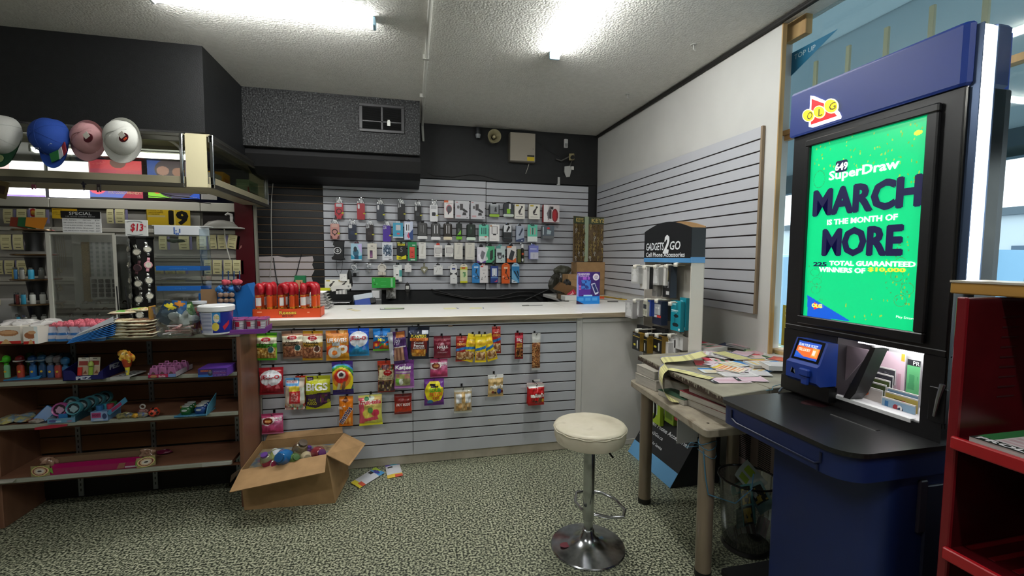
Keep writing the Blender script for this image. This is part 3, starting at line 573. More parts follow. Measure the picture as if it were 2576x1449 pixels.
S(bag('candy_bag', 'yellow and purple sour candy bag below the pink hearts', b, Y, '#6a2a8a', [('e', .5, .52, .47, .42, '#e8d820'), ('r', 0, .9, 1, 1, '#7d3a9c'), ('e', .15, .6, .1, .12, '#e8d820'), ('e', .3, .14, .16, .1, '#3a7ab0'), ('p', [(.4, .14), (.95, .22), (.95, .1), (.5, .05)], '#7a2c90'), ('n', .3, .68, .7, .82, ['#1c1418', '#e8d820', '#1c1418', '#d8c81c'], 12), ('e', .9, .78, .1, .1, '#7a3aa0'), ('r', 0, 0, 1, .08, '#5c2080')],
    [('SOUR', .26, .84, .52, .68, '#6fb82c', dict(off=.05)), ('PATCH', .26, .9, .36, .52, '#e87a28', dict(off=.05)), ('KIDS', .42, .76, .25, .35, '#c83a24', dict(off=.03))], T=.024, seed=28))
b, Y = B((1142, 1187), 975, 1038, .08)
S(bag('candy_bag', 'silver and tan bag turned with its plain back forward', b, Y, '#bda884', [('r', 0, .85, 1, 1, '#a8a69a'), ('r', .08, .42, .4, .76, '#d9d9da'), ('r', .6, .42, .95, .76, '#dcdcdc'), ('p', [(.4, .1), (.6, .1), (.62, .85), (.42, .85)], '#c9a66c'), ('n', .1, .1, .9, .4, ['#c9a46c', '#b89058', '#d6b888'], 10), ('s', .7, .12, .92, .26, '#3a3a3c', 34, 0), ('r', 0, 0, 1, .08, '#c9c8bc')], [], T=.022, seed=29, wr=1.6))
b, Y = B((1227, 1266), 942, 997, .07)
def mm(label, b, Y, base, seed, tilt=0):
    return bag('candy_bag', label, b, Y, base, [('r', 0, .82, 1, 1, '#e6e4e0'), ('p', [(0, .82), (1, .86), (1, .76), (0, .82)], base), ('e', .72, .26, .15, .13, '#2a4a9a' if 'tan' in label else '#7a4a28'), ('e', .3, .22, .09, .06, '#7a2c1c'), ('e', .45, .2, .08, .05, '#3a2418'), ('e', .9, .24, .08, .08, '#e0b02c' if 'red' in label else '#7a2c1c')],
        [("m&m's", .12, .95, .4, .6, '#f6f2ea', dict(off=.07)), ("m&m's", .13, .94, .41, .59, '#3a1c12', dict(off=.02))], T=.02, seed=seed, tilt=tilt)
S(mm('tan chocolate candy bag with white header, alone on its hook', b, Y, '#cfae74', 30))
for i, (o, lb) in enumerate([(.03, 'red chocolate candy bag closest to the slatwall, rearmost of three'), (.055, 'red chocolate candy bag sandwiched between two others on one hook'), (.085, 'red chocolate candy bag at the front of a stack of three')]):
    b, Y = B((1325+2*i, 1364+2.5*i), 962+2*i, 1014+2.5*i, o); S(mm(lb, b, Y, '#c2161b', 31+i))
b, Y = B((992, 1036), 990, 1041, .06)
S(bag('candy_bag', 'dark red spicy candy bag low beside the sheet seam', b, Y, '#7d1512', [('r', 0, .86, 1, 1, '#5c0f10'), ('g', 0, .1, 1, .6, '#c43a16', '#8f1a12'), ('r', 0, 0, 1, .1, '#6a1010')], [('HOT RODS', .12, .92, .42, .56, '#f2e6e0', dict(off=.03, shear=.3))], T=.014, seed=35))
for t in snacks: hook_for(t)
# stray price strips on the slats
for i, (x, y, w, h, p, c) in enumerate([(1325, 871, .05, .02, SWF, '#d0d2d8'), (1317, 973, .045, .018, SWF, '#c4c6cc'), (1133, 820, .03, .012, SWF, '#8a7660')]):
    if p: v = at(x, y, Y=CB-.001); MB().box(-w/2, w/2, -.0015, 0, -h/2, h/2).build('price_strip', M(c, .4), p).matrix_local = Matrix.Translation((v.x-p.location.x, CB-p.location.y, v.z))
# ---------------------------------------------------------------- phone accessories on the back wall
WB_ = YB-.018; acc = []; A = acc.append
def Q(px, y0, y1, off=.06): return (px[0], px[1], y0, y1), WB_-off
def C_(label, px, y0, y1, base, layers=(), texts=(), off=.06, **k): b, Y = Q(px, y0, y1, off); A(carton('accessory_box', label, b, Y, base, layers, texts, **k))
def P_(label, px, y0, y1, col, **k): b, Y = Q(px, y0, y1, .05); A(phone_case(label, b, Y, col, **k))
def L_(label, px, y0, y1, card, layers=(), texts=(), off=.05, **k): b, Y = Q(px, y0, y1, off); A(blister('cable_pack', label, b, Y, card, layers, texts, **k))
P_('red rugged phone case with dark ring stand, first in top row', (841, 865), 497, 551, '#b0182a', camera='wide', extra='#2a1014', ring='#2c1416')
P_('slim glossy red phone case, second in top row', (897, 919), 497, 553, '#a31024')
P_('navy phone case with tall camera slot, third in top row', (946, 968), 499, 556, '#222a38')
P_('matte black phone case with small round lens holes, top row', (999, 1020), 498, 554, '#17161a', camera='dots')
P_('black phone case with narrow camera slot, top row', (1041, 1061), 503, 557, '#16171a', extra='#34353a')
P_('white and black robot style phone case, top row', (1080, 1102), 501, 558, '#e4e4e6', camera='wide', extra='#24252a', ring=None)
C_('white and orange box with round earphone picture, top row', (1117, 1140), 505, 549, '#ece8e6', [('r', 0, .88, .45, 1, '#e06a3a'), ('e', .52, .52, .32, .24, '#c96a78'), ('e', .54, .5, .27, .2, '#5a5c60'), ('p', [(.4, .42), (.6, .42), (.5, .2), (.38, .2)], '#4a4a50'), ('r', .2, .82, .9, .84, '#b0a8a8')], side='#d0402c', tab=.0)
mount = [('r', .05, .9, .2, .94, '#c06a6a'), ('r', .33, .48, .55, .84, '#4a4648'), ('e', .22, .65, .09, .1, '#6a6668'), ('p', [(.5, .5), (.6, .6), (.9, .4), (.85, .34), (.6, .4)], '#38363a'), ('p', [(.5, .2), (.8, .2), (.75, .36), (.55, .36)], '#3c3a3c'), ('r', .08, .1, .4, .2, '#c9a0a4'), ('r', .8, .06, .92, .09, '#5a5a60')]
C_('silver phone mount box, the one nearer the orange earphone box', (1144, 1179), 507, 551, '#c9c9ce', mount, side='#a9a9ae', D=.05)
C_('silver phone mount box right beside the sheet seam', (1183, 1218), 508, 552, '#c9c9ce', mount, side='#a9a9ae', D=.05)
L_('grey and lime charger blister just past the sheet seam', (1230, 1256), 510, 546, '#8f9296', [('p', [(.5, .2), (.8, .2), (.7, .8), (.55, .6)], '#2a2c30'), ('g', 0, .7, 1, 1, '#8f9296', '#d0d4d8')], foot='#9fc83a', bub='#3a3d40')
L_('dark charger blister with lime plug picture, top row', (1265, 1292), 508, 546, '#33363a', [('r', .3, 0, .7, .45, '#8fce2c'), ('r', .52, .45, .75, .95, '#dcdcdc')], foot='#d2dcd0', bub='#26282a')
wm = [('r', .12, .84, .42, .93, '#c4a92e'), ('e', .72, .8, .1, .07, '#2a2828'), ('p', [(.62, .75), (.72, .75), (.55, .4), (.4, .3), (.35, .5)], '#3a3434'), ('r', .45, .28, .75, .34, '#4a4244'), ('r', .15, .12, .85, .15, '#b8b4b0')]
C_('cream magnetic holder box with yellow mark, beside lime plug blister', (1293, 1318), 514, 551, '#ebe8dd', wm, side='#c9c6ba', D=.04)
C_('cream magnetic holder box with yellow mark, beside the red headphone box', (1328, 1355), 515, 552, '#ebe8dd', wm, side='#c9c6ba', D=.05)
C_('tall red box with headphone picture, last in top row', (1364, 1403), 517, 560, '#d8d0d0', [('p', [(.0, 0), (.25, 0), (.25, 1), (0, 1)], '#e8e4e4'), ('p', [(.3, .1), (.2, .5), (.4, .95), (.5, .8), (.38, .3)], '#6a6468'), ('e', .72, .4, .2, .38, '#7c1820'), ('e', .7, .4, .12, .3, '#b01f2a'), ('r', .35, .2, .5, .7, '#3c3438'), ('r', .45, .75, .6, .9, '#2c282a')], side='#a3121c', D=.06)
# second row
P_('pink rugged phone case with dark ring, first in second row', (830, 855), 549, 602, '#c98f86', camera='wide', extra='#5a3030', ring='#241a1c')
P_('navy phone case with square camera window, second row', (875, 898), 551, 603, '#20293e', camera='square', extra='#2c3650')
P_('brown black phone case with three lens holes, second row', (919, 941), 551, 605, '#231a1c', camera='dots', extra='#33282a')
P_('bright purple phone case with three lens holes', (962, 984), 553, 608, '#4d2a9a', camera='dots')
C_('teal box with grey charger picture, beside the purple case', (989, 1014), 556, 598, '#3f9fc0', [('r', .28, .5, .75, .85, '#c4c6ca'), ('e', .52, .26, .16, .07, '#d0606a'), ('r', 0, 0, 1, .06, '#e4ecf0')], texts=[], tab=.12, tabcol='#dcdcdc')
C_('white and blue cable box with red diamond, second row', (1017, 1039), 553, 603, '#c9d0e4', [('r', .08, .42, .68, .9, '#e8ecf4'), ('r', .22, .5, .32, .84, '#2c2c34'), ('r', .46, .5, .56, .84, '#2c2c34'), ('p', [(.3, .2), (.5, .42), (.7, .2), (.5, .05)], '#d0506a'), ('p', [(.5, .3), (1, .6), (1, 0), (.7, 0)], '#2c4a86')], side='#8894b4', tab=.1, tabcol='#202228')
cab = [('r', .3, .2, .4, .85, '#e4e4e6'), ('r', .62, .2, .72, .85, '#e4e4e6'), ('r', .1, .9, .9, .96, '#6a6a6c')]
L_('charcoal cable pack with white label foot, first of the cable row', (1050, 1075), 556, 602, '#4a4a4a', [('r', .3, .3, .38, .8, '#8a8a8a'), ('r', .6, .2, .68, .8, '#8a8a8a')], bub='#3c3c3c', foot='#e4e4e4')
L_('charcoal cable pack with two white plugs, next to the purple tab pack', (1084, 1108), 558, 604, '#454545', cab, bub='#3a3a3a')
L_('black cable pack with two white plugs and golden foot strip', (1115, 1137), 558, 604, '#2c241c', cab, bub='#231c18', foot='#e8dcc0')
L_('slim black cable pack with lime green base', (1147, 1162), 558, 603, '#1c2420', [('p', [(.1, .05), (.9, .5), (.9, .1)], '#7bc82a'), ('r', .3, .3, .6, .6, '#5a605c')], bub='#161a18', foot='#79c62c')
L_('black and green cable pack with rounded top, second row', (1173, 1196), 560, 605, '#18281e', [('r', .45, .4, .55, .8, '#7a8a7e'), ('n', .2, .2, .8, .6, ['#18281e', '#22382a', '#18281e'], 6)], bub='#14201a', foot='#d8ead8')
tri = [('r', 0, 0, 1, .3, '#e2e8e4'), ('r', .25, .42, .33, .82, '#22383a'), ('r', .47, .42, .55, .82, '#22383a'), ('r', .68, .42, .76, .82, '#22383a'), ('r', .3, .92, .7, .97, '#1c3030'), ('r', .1, .1, .6, .14, '#9ab0aa')]
C_('mint green cable box with dark plugs, on the seam', (1204, 1228), 562, 607, '#66cdb0', tri + [('e', .7, .27, .12, .04, '#e0504a')], side='#d5e4de', tab=.08)
C_('white charger box with dark outline picture, second row', (1230, 1255), 563, 607, '#eceae8', [('r', .22, .45, .8, .9, '#4a4a4c'), ('r', .27, .47, .75, .87, '#e4e2e0'), ('r', .36, .36, .66, .43, '#2a2a2c'), ('e', .16, .92, .1, .05, '#b07a4a'), ('r', .12, .12, .7, .14, '#c0bebc')], side='#cccac6', tab=.06, tabcol='#d8d8d8')
L_('black charger pack with white lens window, second row', (1264, 1288), 562, 609, '#2c2c2e', [('r', 0, .45, 1, 1, '#d8dadd'), ('p', [(.3, .5), (.6, .95), (.85, .85), (.5, .48)], '#1c1c20')], bub='#1c1c1e', foot='#26262a')
C_('blue grey car charger box with white arrow foot, second row', (1297, 1317), 564, 608, '#a7b0c0', [('p', [(.25, .4), (.4, .5), (.75, .9), (.85, .75), (.5, .38)], '#3a4458'), ('p', [(0, 0), (1, 0), (1, .24), (0, .1)], '#37466c'), ('p', [(.6, .08), (.8, .12), (.8, .04)], '#e4e8f0')], side='#6a7690', tab=.1)
C_('mint green cable box with pale plugs, next to the grey cube box', (1326, 1350), 562, 608, '#66cdb0', [('r', 0, 0, 1, .3, '#e2e8e4')] + [('r', x, .42, x+.08, .82, '#d9a0a0' if x > .6 or x < .3 else '#22383a') for x in (.25, .47, .69)] + [('r', .3, .92, .7, .97, '#1c3030')], side='#d5e4de', tab=.08)
C_('grey camera box with red dot, last in second row', (1361, 1389), 566, 601, '#5a646e', [('e', .5, .8, .13, .08, '#d03a3a'), ('p', [(.35, .35), (.7, .35), (.75, .6), (.4, .68)], '#a9bcc0'), ('r', 0, 0, 1, .22, '#6c6e70'), ('r', 0, .3, .08, .9, '#d4e0e4')], side='#70787c', D=.07, tab=.08)
# third row
b, Y = Q((837, 868), 606, 655, .10); loc, w, h = place(b, Y)
t = thing('carry_pouch', 'black carry pouch with round white emblem, first in third row', 'pouch', loc); A(t)
MB().prism([(-w*.34, 0), (w*.5, 0), (w*.46, -h*.2), (w*.42, -h*.85), (w*.55, -h*.95), (w*.2, -h), (-w*.5, -h*.96), (-w*.55, -h*.86), (-w*.32, -h*.75), (-w*.3, -h*.25), (-w*.42, -h*.2)], 0, -.05, 'y', b=.006).build('pouch', M('#141416', .45), t, True)
n = 22; MB().ring([[(-w*.05+r*cos(2*pi*i/n), -.0508, -h*.5+r*sin(2*pi*i/n)) for i in range(n)] for r in (.036, .030)], cap0=False, cap1=False).tube([(-w*.05, -.051, -h*.5-.018), (-w*.05, -.051, -h*.5+.018)], .003, 4).tube([(-w*.05-.018, -.051, -h*.5+.002), (-w*.05, -.051, -h*.5+.012), (-w*.05+.018, -.051, -h*.5+.002)], .003, 4).tube([(-w*.05-.014, -.051, -h*.5-.014), (-w*.05, -.051, -h*.5-.004), (-w*.05+.014, -.051, -h*.5-.014)], .003, 4).build('emblem', M('#e8e8e8', .4), t)
MB().tube([(-.02, -.03, -h), (-.02, -.028, -h-.10), (.0, -.028, -h-.16), (.03, -.028, -h-.1), (.04, -.03, -h)], .0022, 5).build('strap', M('#2c2c2e', .5), t)
C_('iridescent blue box with webcam picture, third row', (884, 911), 608, 655, '#a9d0e2', [('p', [(0, 0), (1, 0), (1, .3), (.3, .2), (0, .35)], '#2ea0c4'), ('e', .45, .45, .26, .24, '#2c6a84'), ('e', .4, .66, .16, .16, '#2a3844'), ('p', [(.6, .9), (1, 1), (1, .4)], '#c9b8e8'), ('r', .3, .06, .7, .3, '#1c4a68'), ('r', 0, 0, 1, .05, '#e4eef2')], D=.04, tab=.1, tabcol='#5a2c3a')
C_('beige box with small purple phone picture, third row', (925, 948), 611, 652, '#ddd8cc', [('r', .25, .08, .55, .55, '#3a2436'), ('g', .28, .12, .52, .52, '#b070a0', '#4a2850'), ('r', .12, .7, .8, .72, '#8a8478'), ('r', .35, .8, .6, .85, '#8a8478'), ('r', .7, .5, .85, .52, '#b8b2a6')], side='#c2bdb2', tab=.04, tabcol='#c8c4b8')
C_('white box printed with round dark mandala figure', (962, 988), 610, 655, '#dfe2e8', [('e', .5, .55, .42, .33, '#6a7c92'), ('n', .1, .25, .9, .85, ['#dfe2e8', '#3a4c62', '#6a7c92', '#8a9cb0', '#22344a'], 12), ('r', 0, 0, 1, .24, '#dfe2e8'), ('e', .5, .55, .2, .16, '#3a5068'), ('e', .5, .55, .08, .07, '#c4d0dc'), ('r', .6, .05, .9, .08, '#3a3c44'), ('r', .2, .15, .8, .165, '#a0a4b0')], side='#c4c8d0')
C_('black and yellow screen protector pack marked 5', (998, 1022), 609, 653, '#161616', [('p', [(0, 0), (1, .02), (1, .26), (.5, .16), (0, .24)], '#e6dc1a'), ('r', .1, .8, .85, .9, '#e6dc1a'), ('r', .06, .92, .35, 1, '#a8a86a'), ('r', .6, .92, .9, 1, '#8fae9a'), ('r', .2, .06, .5, .12, '#5a5410')], [('5', .38, .62, .42, .7, '#8c8c90', dict(off=.01)), ('ARMOR', .16, .8, .82, .88, '#2c2808', dict(off=.02))], D=.012, cat='screen protector')
C_('green box with orange red phone picture, third row', (1026, 1048), 609, 656, '#1f8a52', [('r', .2, .14, .78, .74, '#d8483a'), ('r', .24, .56, .72, .72, '#e0604c'), ('r', .4, .44, .62, .47, '#8c2418'), ('r', .4, .2, .62, .24, '#8c2418'), ('r', .3, .03, .8, .08, '#d4e8dc'), ('r', .5, .8, .85, .86, '#c4e0d0')], side='#176b40')
slim = [('r', .3, .9, .7, .94, '#8a8a88'), ('r', .2, .1, .8, .13, '#c4c2bc'), ('p', [(.3, .3), (.5, .8), (.7, .8), (.6, .3)], '#d0cdc4')]
C_('slim plain white box hung beside the green phone box', (1053, 1071), 610, 651, '#e2e0da', slim, side='#c8c5be', tab=.0)
adp = [('r', .15, .3, .88, .78, '#8a8688'), ('r', .2, .34, .83, .74, '#ccc9c6'), ('r', .14, .12, .7, .17, '#a8a4a0'), ('r', .6, .9, .9, .94, '#c0bcb8')]
C_('white adapter box with orange red tab, third row', (1092, 1112), 611, 647, '#e8e4e2', adp + [('e', .85, .25, .14, .1, '#f0ecea')], tab=.16, tabcol='#dc4a34', side='#c9c5c2')
C_('white adapter box with black tab, third row', (1119, 1140), 612, 646, '#e6e4e0', adp, tab=.14, side='#c9c5c2')
C_('tall cream box under the lime base cable pack', (1142, 1163), 611, 652, '#dddacf', slim, side='#c4c1b5', D=.035, tab=.0)
C_('tall cream box under the rounded black and green pack', (1169, 1192), 611, 653, '#d8d5c9', slim, side='#bfbcb0', D=.06, tab=.0)
C_('white and purple power bank box with slanted grey slab', (1199, 1221), 615, 661, '#e4e2ea', [('p', [(.3, .3), (.55, .8), (.95, .65), (.7, .2)], '#7a7880'), ('p', [(0, 0), (1, 0), (1, .14), (.5, .02), (0, .16)], '#6a4a9a'), ('p', [(.1, .5), (.3, .6), (.6, .0), (.4, 0)], '#f6f4fa')], side='#8a84a0', tab=.15)
C_('green power bank box with black slab on the seam', (1221, 1243), 613, 661, '#4fb07e', [('p', [(0, .4), (.3, .9), (0, 1)], '#d4ecdc'), ('p', [(.45, .2), (.5, .72), (.8, .8), (.82, .3), (.65, .16)], '#2c3432'), ('p', [(.6, 0), (1, .2), (1, 0)], '#2a3430'), ('p', [(.0, .1), (.25, .2), (.1, .45)], '#e0f0e4')], side='#3a8a60', tab=.14)
C_('pale teal box with camera picture, third row', (1247, 1269), 615, 661, '#c0d0ce', [('r', 0, .86, .5, 1, '#5a9a94'), ('r', .12, .4, .6, .62, '#3a3c40'), ('e', .42, .36, .25, .15, '#5a5c60'), ('e', .42, .36, .13, .08, '#b8bcc0'), ('e', .8, .4, .12, .1, '#38393c'), ('r', .55, .1, .65, .14, '#3a3c40')], side='#94a4a4', tab=.1, tabcol='#78b0ac')
C_('orange and white box with tall black power bank picture', (1274, 1297), 614, 660, '#ddd8d4', [('r', 0, .9, .5, 1, '#e0763a'), ('p', [(0, 0), (1, 0), (1, .3), (.7, .16), (0, .26)], '#e2682c'), ('p', [(.15, .22), (.45, .78), (.85, .66), (.6, .1)], '#34363c'), ('r', .86, .3, .92, .5, '#6a6a6c')], side='#3c3038', tab=.12)
b, Y = Q((1305, 1320), 612, 660, .05); loc, w, h = place(b, Y)
t = thing('lens_cleaner_pack', 'slim olive pack with white capped black bottle, third row', 'bottle', loc); A(t)
MB().box(-w*.75, w*.4, -.01, 0, -h, -h*.3, .002).build('card', M('#5a6430', .5), t)
MB().lathe([(.0, -h), (.014, -h), (.015, -h*.35), (.012, -h*.25)], 0, -.026, 0, 14).build('bottle', M('#141416', .25), t, True)
MB().lathe([(.013, -h*.25), (.013, -h*.08), (.01, -h*.06)], 0, -.026, 0, 14).build('cap', M('#ececec', .3), t, True)
MB().prism([(-.010, -h*.62), (.012, -h*.62), (.012, -h*.5), (-.010, -h*.5)], -.0405, -.0415).build('label', M('#c8502c', .4), t); MB().prism([(-.010, -h*.95), (.010, -h*.95), (.010, -h*.8), (-.010, -h*.8)], -.041, -.042).build('label', M('#dcdcdc', .4), t)
C_('lilac cleaner box, last in third row', (1329, 1352), 614, 652, '#7c82c8', [('r', .15, .02, 1, .5, '#ccccd8'), ('r', .5, .1, .56, .4, '#9a9cb0'), ('r', .12, .72, .8, .78, '#d8dcf4')], side='#666cb0', tab=.1, tabcol='#6f74b8', D=.04)
# fourth row
def coil(label, px, y0, y1, body, ball=None, group=None):
    b, Y = Q(px, y0, y1, .05); loc, w, h = place(b, Y); t = thing('cable_pouch', label, 'cable', loc)
    MB().sheet(None, 8, 10, lambda u, v: ((u-.5)*w*(.7+.5*sin(pi*v)), -.01-.012*sin(pi*u)*sin(pi*v)-.003*sin(u*20+v*9), (v-1)*h)).build('clear_pouch', FILM, t, True)
    m = MB()
    for k in range(3): m.tube([(w*.3*cos(a*pi/8+.2*k), -.012-.004*k+.004*sin(a), -h*.32+w*.32*sin(a*pi/8)) for a in range(16)], .0032, 6, closed=True)
    m.tube([(w*.1, -.014, -h*.5), (-w*.1, -.016, -h*.7), (w*.12, -.014, -h*.95)], .0035, 6).build('coil', M(body, .3), t, True)
    if ball: MB().box(-w*.1, w*.3, -.03, -.008, -h, -h*.72, .003).build('plug', M(ball, .3), t)
    return t
A(coil('clear pouch with white cable coil and black plug, fourth row', (881, 901), 662, 696, '#e4e4e4', '#1a1a1c'))
A(coil('small clear pouch with shiny grey cable coil, fourth row', (918, 935), 662, 686, '#9fa0a4'))
b, Y = Q((949, 973), 661, 692, .05); loc, w, h = place(b, Y)
t = thing('cable_pack', 'round white cable reel pack over folded card, fourth row', 'cable', loc); A(t)
MB().lathe([(w*.42, -.02), (w*.46, -.012), (w*.46, 0)], 0, 0, 0, 22).lathe([(w*.12, -.026), (w*.13, -.02)], 0, 0, 0, 14).xf(Matrix.Translation((0, -.003, -h*.42)) @ Matrix.Rotation(-pi/2, 4, 'X') @ Matrix.Scale(-1, 4, (0, 0, 1))).build('reel', M('#ddd9d0', .35), t, True)
MB().box(-w*.42, w*.02, -.014, 0, -h, -h*.72, .002).box(w*.04, w*.4, -.014, 0, -h, -h*.74, .002).build('card', M('#d4cfc4', .5), t)
MB().tube([(w*.3*cos(a*.45), -.030, -h*.42+w*.3*sin(a*.45)) for a in range(8)], .002, 5).tube([(w*.2, -.03, -h*.4), (w*.52, -.03, -h*.52)], .0015, 5).build('cord', M('#6a665e', .4), t)
C_('tall white and teal plug box beside white mini box', (990, 1011), 661, 708, '#e4e8e6', [('r', .7, .3, 1, .7, '#4aa8a4'), ('r', .3, .45, .65, .8, '#f4f4f2'), ('r', .3, .38, .55, .43, '#3c3e40'), ('r', .1, .92, .5, .96, '#3a3c40'), ('r', 0, 0, .6, .12, '#2c3a50')], side='#6ac0b4', tab=.12)
ear = [('p', [(.25, .3), (.35, .55), (.4, .5), (.32, .28)], '#bcbab6'), ('p', [(.6, .6), (.75, .75), (.78, .68), (.66, .55)], '#bcbab6')]
C_('small white earbud box with ribbon tie, fourth row', (1018, 1035), 662, 684, '#e2e0de', ear, side='#c6c4c0', tab=.22, tabcol='#e6e4e2')
b, Y = Q((1057, 1077), 662, 689, .05); loc, w, h = place(b, Y)
t = thing('charm_pouch', 'heart shaped clear and olive charm, fourth row', 'charm', loc); A(t)
MB().prism([(0, -h), (-w*.48, -h*.55), (-w*.4, -h*.36), (-w*.1, -h*.32), (-w*.08, 0), (w*.08, 0), (w*.1, -h*.32), (w*.4, -h*.36), (w*.48, -h*.55)], 0, -.02, 'y', b=.004).build('heart', M('#8f8c72', .25, coat=.5), t, True)
MB().prism([(0, -h*.8), (-w*.2, -h*.55), (0, -h*.5), (w*.2, -h*.55)], -.02, -.024).build('highlight_stones', M('#ecebe4', .15), t)
C_('small square white earphone box, fourth row', (1091, 1113), 663, 691, '#e2e2e0', [('r', .06, .88, .3, .94, '#3a3c40'), ('r', .85, .9, .95, .95, '#3a3c40')] + ear + [('p', [(.2, .2), (.24, .2), (.45, .7), (.42, .72)], '#b4b2ae')], side='#c6c6c4', tab=.16)
def cardpack(label, px, y0, y1, col, L, txt=(), w2=1, tab=None, off=.05):
    b, Y = Q(px, y0, y1, off); loc, w, h = place(b, Y); t = thing('cable_pack', label, 'cable', loc)
    c = paint(col, L)
    mb = MB().sheet(None, 30, 60, lambda u, v: ((u-.5)*w*min(1, max(.15, sqrt(max(0, 1-((v-.84)/.17)**2)) if v > .84 else 1)), -.03, (v-1)*h), c)
    P = [(-w/2, -h), (w/2, -h), (w/2, -h*.16), (w*.35, -h*.06), (w*.08, -.002), (-w*.08, -.002), (-w*.35, -h*.06), (-w/2, -h*.16)]
    mb.prism(P, 0, -.0295, 'y', c=_mix(col, '#000000', .15)); mb.build('box', PCARD, t)
    MB().box(-w*.14, w*.14, -.0308, -.030, -h*.075, -h*.05).build('hang_slot', M('#1a1a1a', .6), t)
    for s_, u0, u1, v0, v1, c_ in txt: text(t, s_, (u0-.5)*w, (u1-.5)*w, (v0-1)*h, (v1-1)*h, -.0306, c_, .01)
    return t
loop = [('p', [(.42, .5), (.56, .48), (.66, .7), (.5, .72)], '#2a241f'), ('p', [(.55, .5), (.62, .5), (.95, .25), (.88, .2)], '#1c1c20'), ('o', .6, .26, .3, .07, .55, '#1c1c20')]
A(cardpack('tall white cable box with black bow picture, fourth row', (1132, 1149), 664, 713, '#e6e6e4', [('r', .25, .72, .75, .8, '#3a4684'), ('p', [(0, .58), (0, .42), (.45, .5)], '#26272c'), ('p', [(1, .58), (1, .42), (.55, .5)], '#26272c'), ('r', .4, .25, .65, .27, '#8a8a8c')]))
MB().box(-.022, 0, -.004, -.003, -.062, -.035).build('tag', M('#d4d4d2', .5), acc[-1]).location = (-.035, 0, .01)
A(cardpack('yellow and pale green cable pack, fourth row', (1157, 1175), 664, 711, '#dfe4b4', [('r', 0, .0, 1, .1, '#dcd82a'), ('g', 0, .68, 1, .84, '#cfd86a', '#e6cf2c'), ('r', .2, .74, .7, .84, '#c96a2a'), ('n', .35, .3, .75, .56, ['#3f7a4a', '#c8dca8', '#5f9a5a'], 8), ('r', 0, .84, 1, 1, '#ece6d0')]))
A(cardpack('bright blue cable box with coiled black cable picture', (1187, 1206), 662, 711, '#2f86c8', [('r', .25, .76, .8, .84, '#c4def0')] + loop, [('CABLE', .06, .3, .3, .38, '#dcecf8')]))
C_('white and red earphone box between blue and navy boxes', (1206, 1226), 663, 711, '#e8e4e2', [('r', .12, .9, .42, .97, '#d04438'), ('r', .3, .72, .75, .75, '#b8b0ac'), ('e', .5, .55, .05, .03, '#5a5654'), ('p', [(.2, .2), (.28, .35), (.34, .33), (.26, .18)], '#6a6664'), ('p', [(.6, .3), (.72, .42), (.76, .38), (.64, .26)], '#6a6664'), ('r', .15, .17, .4, .2, '#8a8684')], tab=.1, tabcol='#d8a8a0', side='#c6c2c0')
C_('navy charger box with white inset picture, fourth row', (1233, 1252), 663, 711, '#22408a', [('r', .16, .38, .82, .86, '#d4dce8'), ('r', .4, .45, .58, .8, '#f0f2f4'), ('r', .06, .28, .94, .31, '#8fc0e8'), ('p', [(.5, .05), (.9, .2), (.9, .04)], '#d04a6a'), ('r', .4, .4, .58, .46, '#8a8e96')], tab=.12, side='#1a3068')
A(cardpack('bright orange cable box with coiled black cable picture', (1261, 1281), 662, 713, '#e2601c', [('r', .28, .72, .72, .82, '#f4c8a8')] + loop, [('CABLE', .06, .3, .3, .38, '#f8dcc8')]))
A(cardpack('blue and white cable box with two slanted black plugs, last in row', (1286, 1305), 662, 711, '#2c82ba', [('p', [(0, .25), (0, .7), (.95, .02), (.6, 0)], '#7ab8dc'), ('p', [(0, 0), (0, .2), (.8, 0)], '#dce8f0'), ('p', [(.25, .58), (.4, .62), (.95, .2), (.85, .2)], '#1c2026'), ('p', [(.62, .6), (.78, .62), (.98, .35), (.9, .3)], '#1c2026'), ('r', 0, .84, 1, 1, '#a8d0e8'), ('r', .2, .05, .5, .08, '#3a3c40')]))
# fifth row: odd items over the dark gap
C_('lying bright green box on a hook, below the round white reel', (937, 995), 697, 723, '#2fae44', [('r', .8, .1, .9, .92, '#8cd49a'), ('r', .08, .3, .16, .38, '#1a6a2c'), ('e', .21, .4, .03, .1, '#5ac86c'), ('r', .4, .2, .6, .24, '#5ac86c'), ('r', .4, .6, .6, .64, '#5ac86c')], [('MI', .06, .12, .6, .85, '#9ae0a8')], off=.12, D=.08, side='#c9a03a')
b, Y = Q((1019, 1031), 712, 746, .05); loc, w, h = place(b, Y)
t = thing('key_remote', 'black key remote with small white label, hanging under the slats', 'key remote', loc); A(t)
MB().prism(rrect(w, h*.66, w*.45, 5, 0, -h*.36), 0, -.02, 'y', b=.004).build('shell', M('#262422', .4), t, True); MB().box(-w*.34, w*.3, -.021, -.020, -h*.45, -h*.2).build('label', WHITE, t); MB().prism([(-w*.3, -h*.66), (w*.3, -h*.66), (w*.1, -h), (-w*.1, -h)], -.004, -.014).build('blade', M('#2c2a28', .4), t)
b, Y = Q((971, 996), 723, 751, .06)
A(bag('parts_bag', 'small clear bag of white parts, under the green box', b, Y, '#b8b6b2', [('n', 0, 0, 1, 1, ['#d0cecb', '#a8a6a2', '#c2c0bc', '#8e8c88'], 5)], [], T=.02, seed=41, wr=2, nx=12, ny=14, cat='bag'))
for t in acc: hook_for(t)
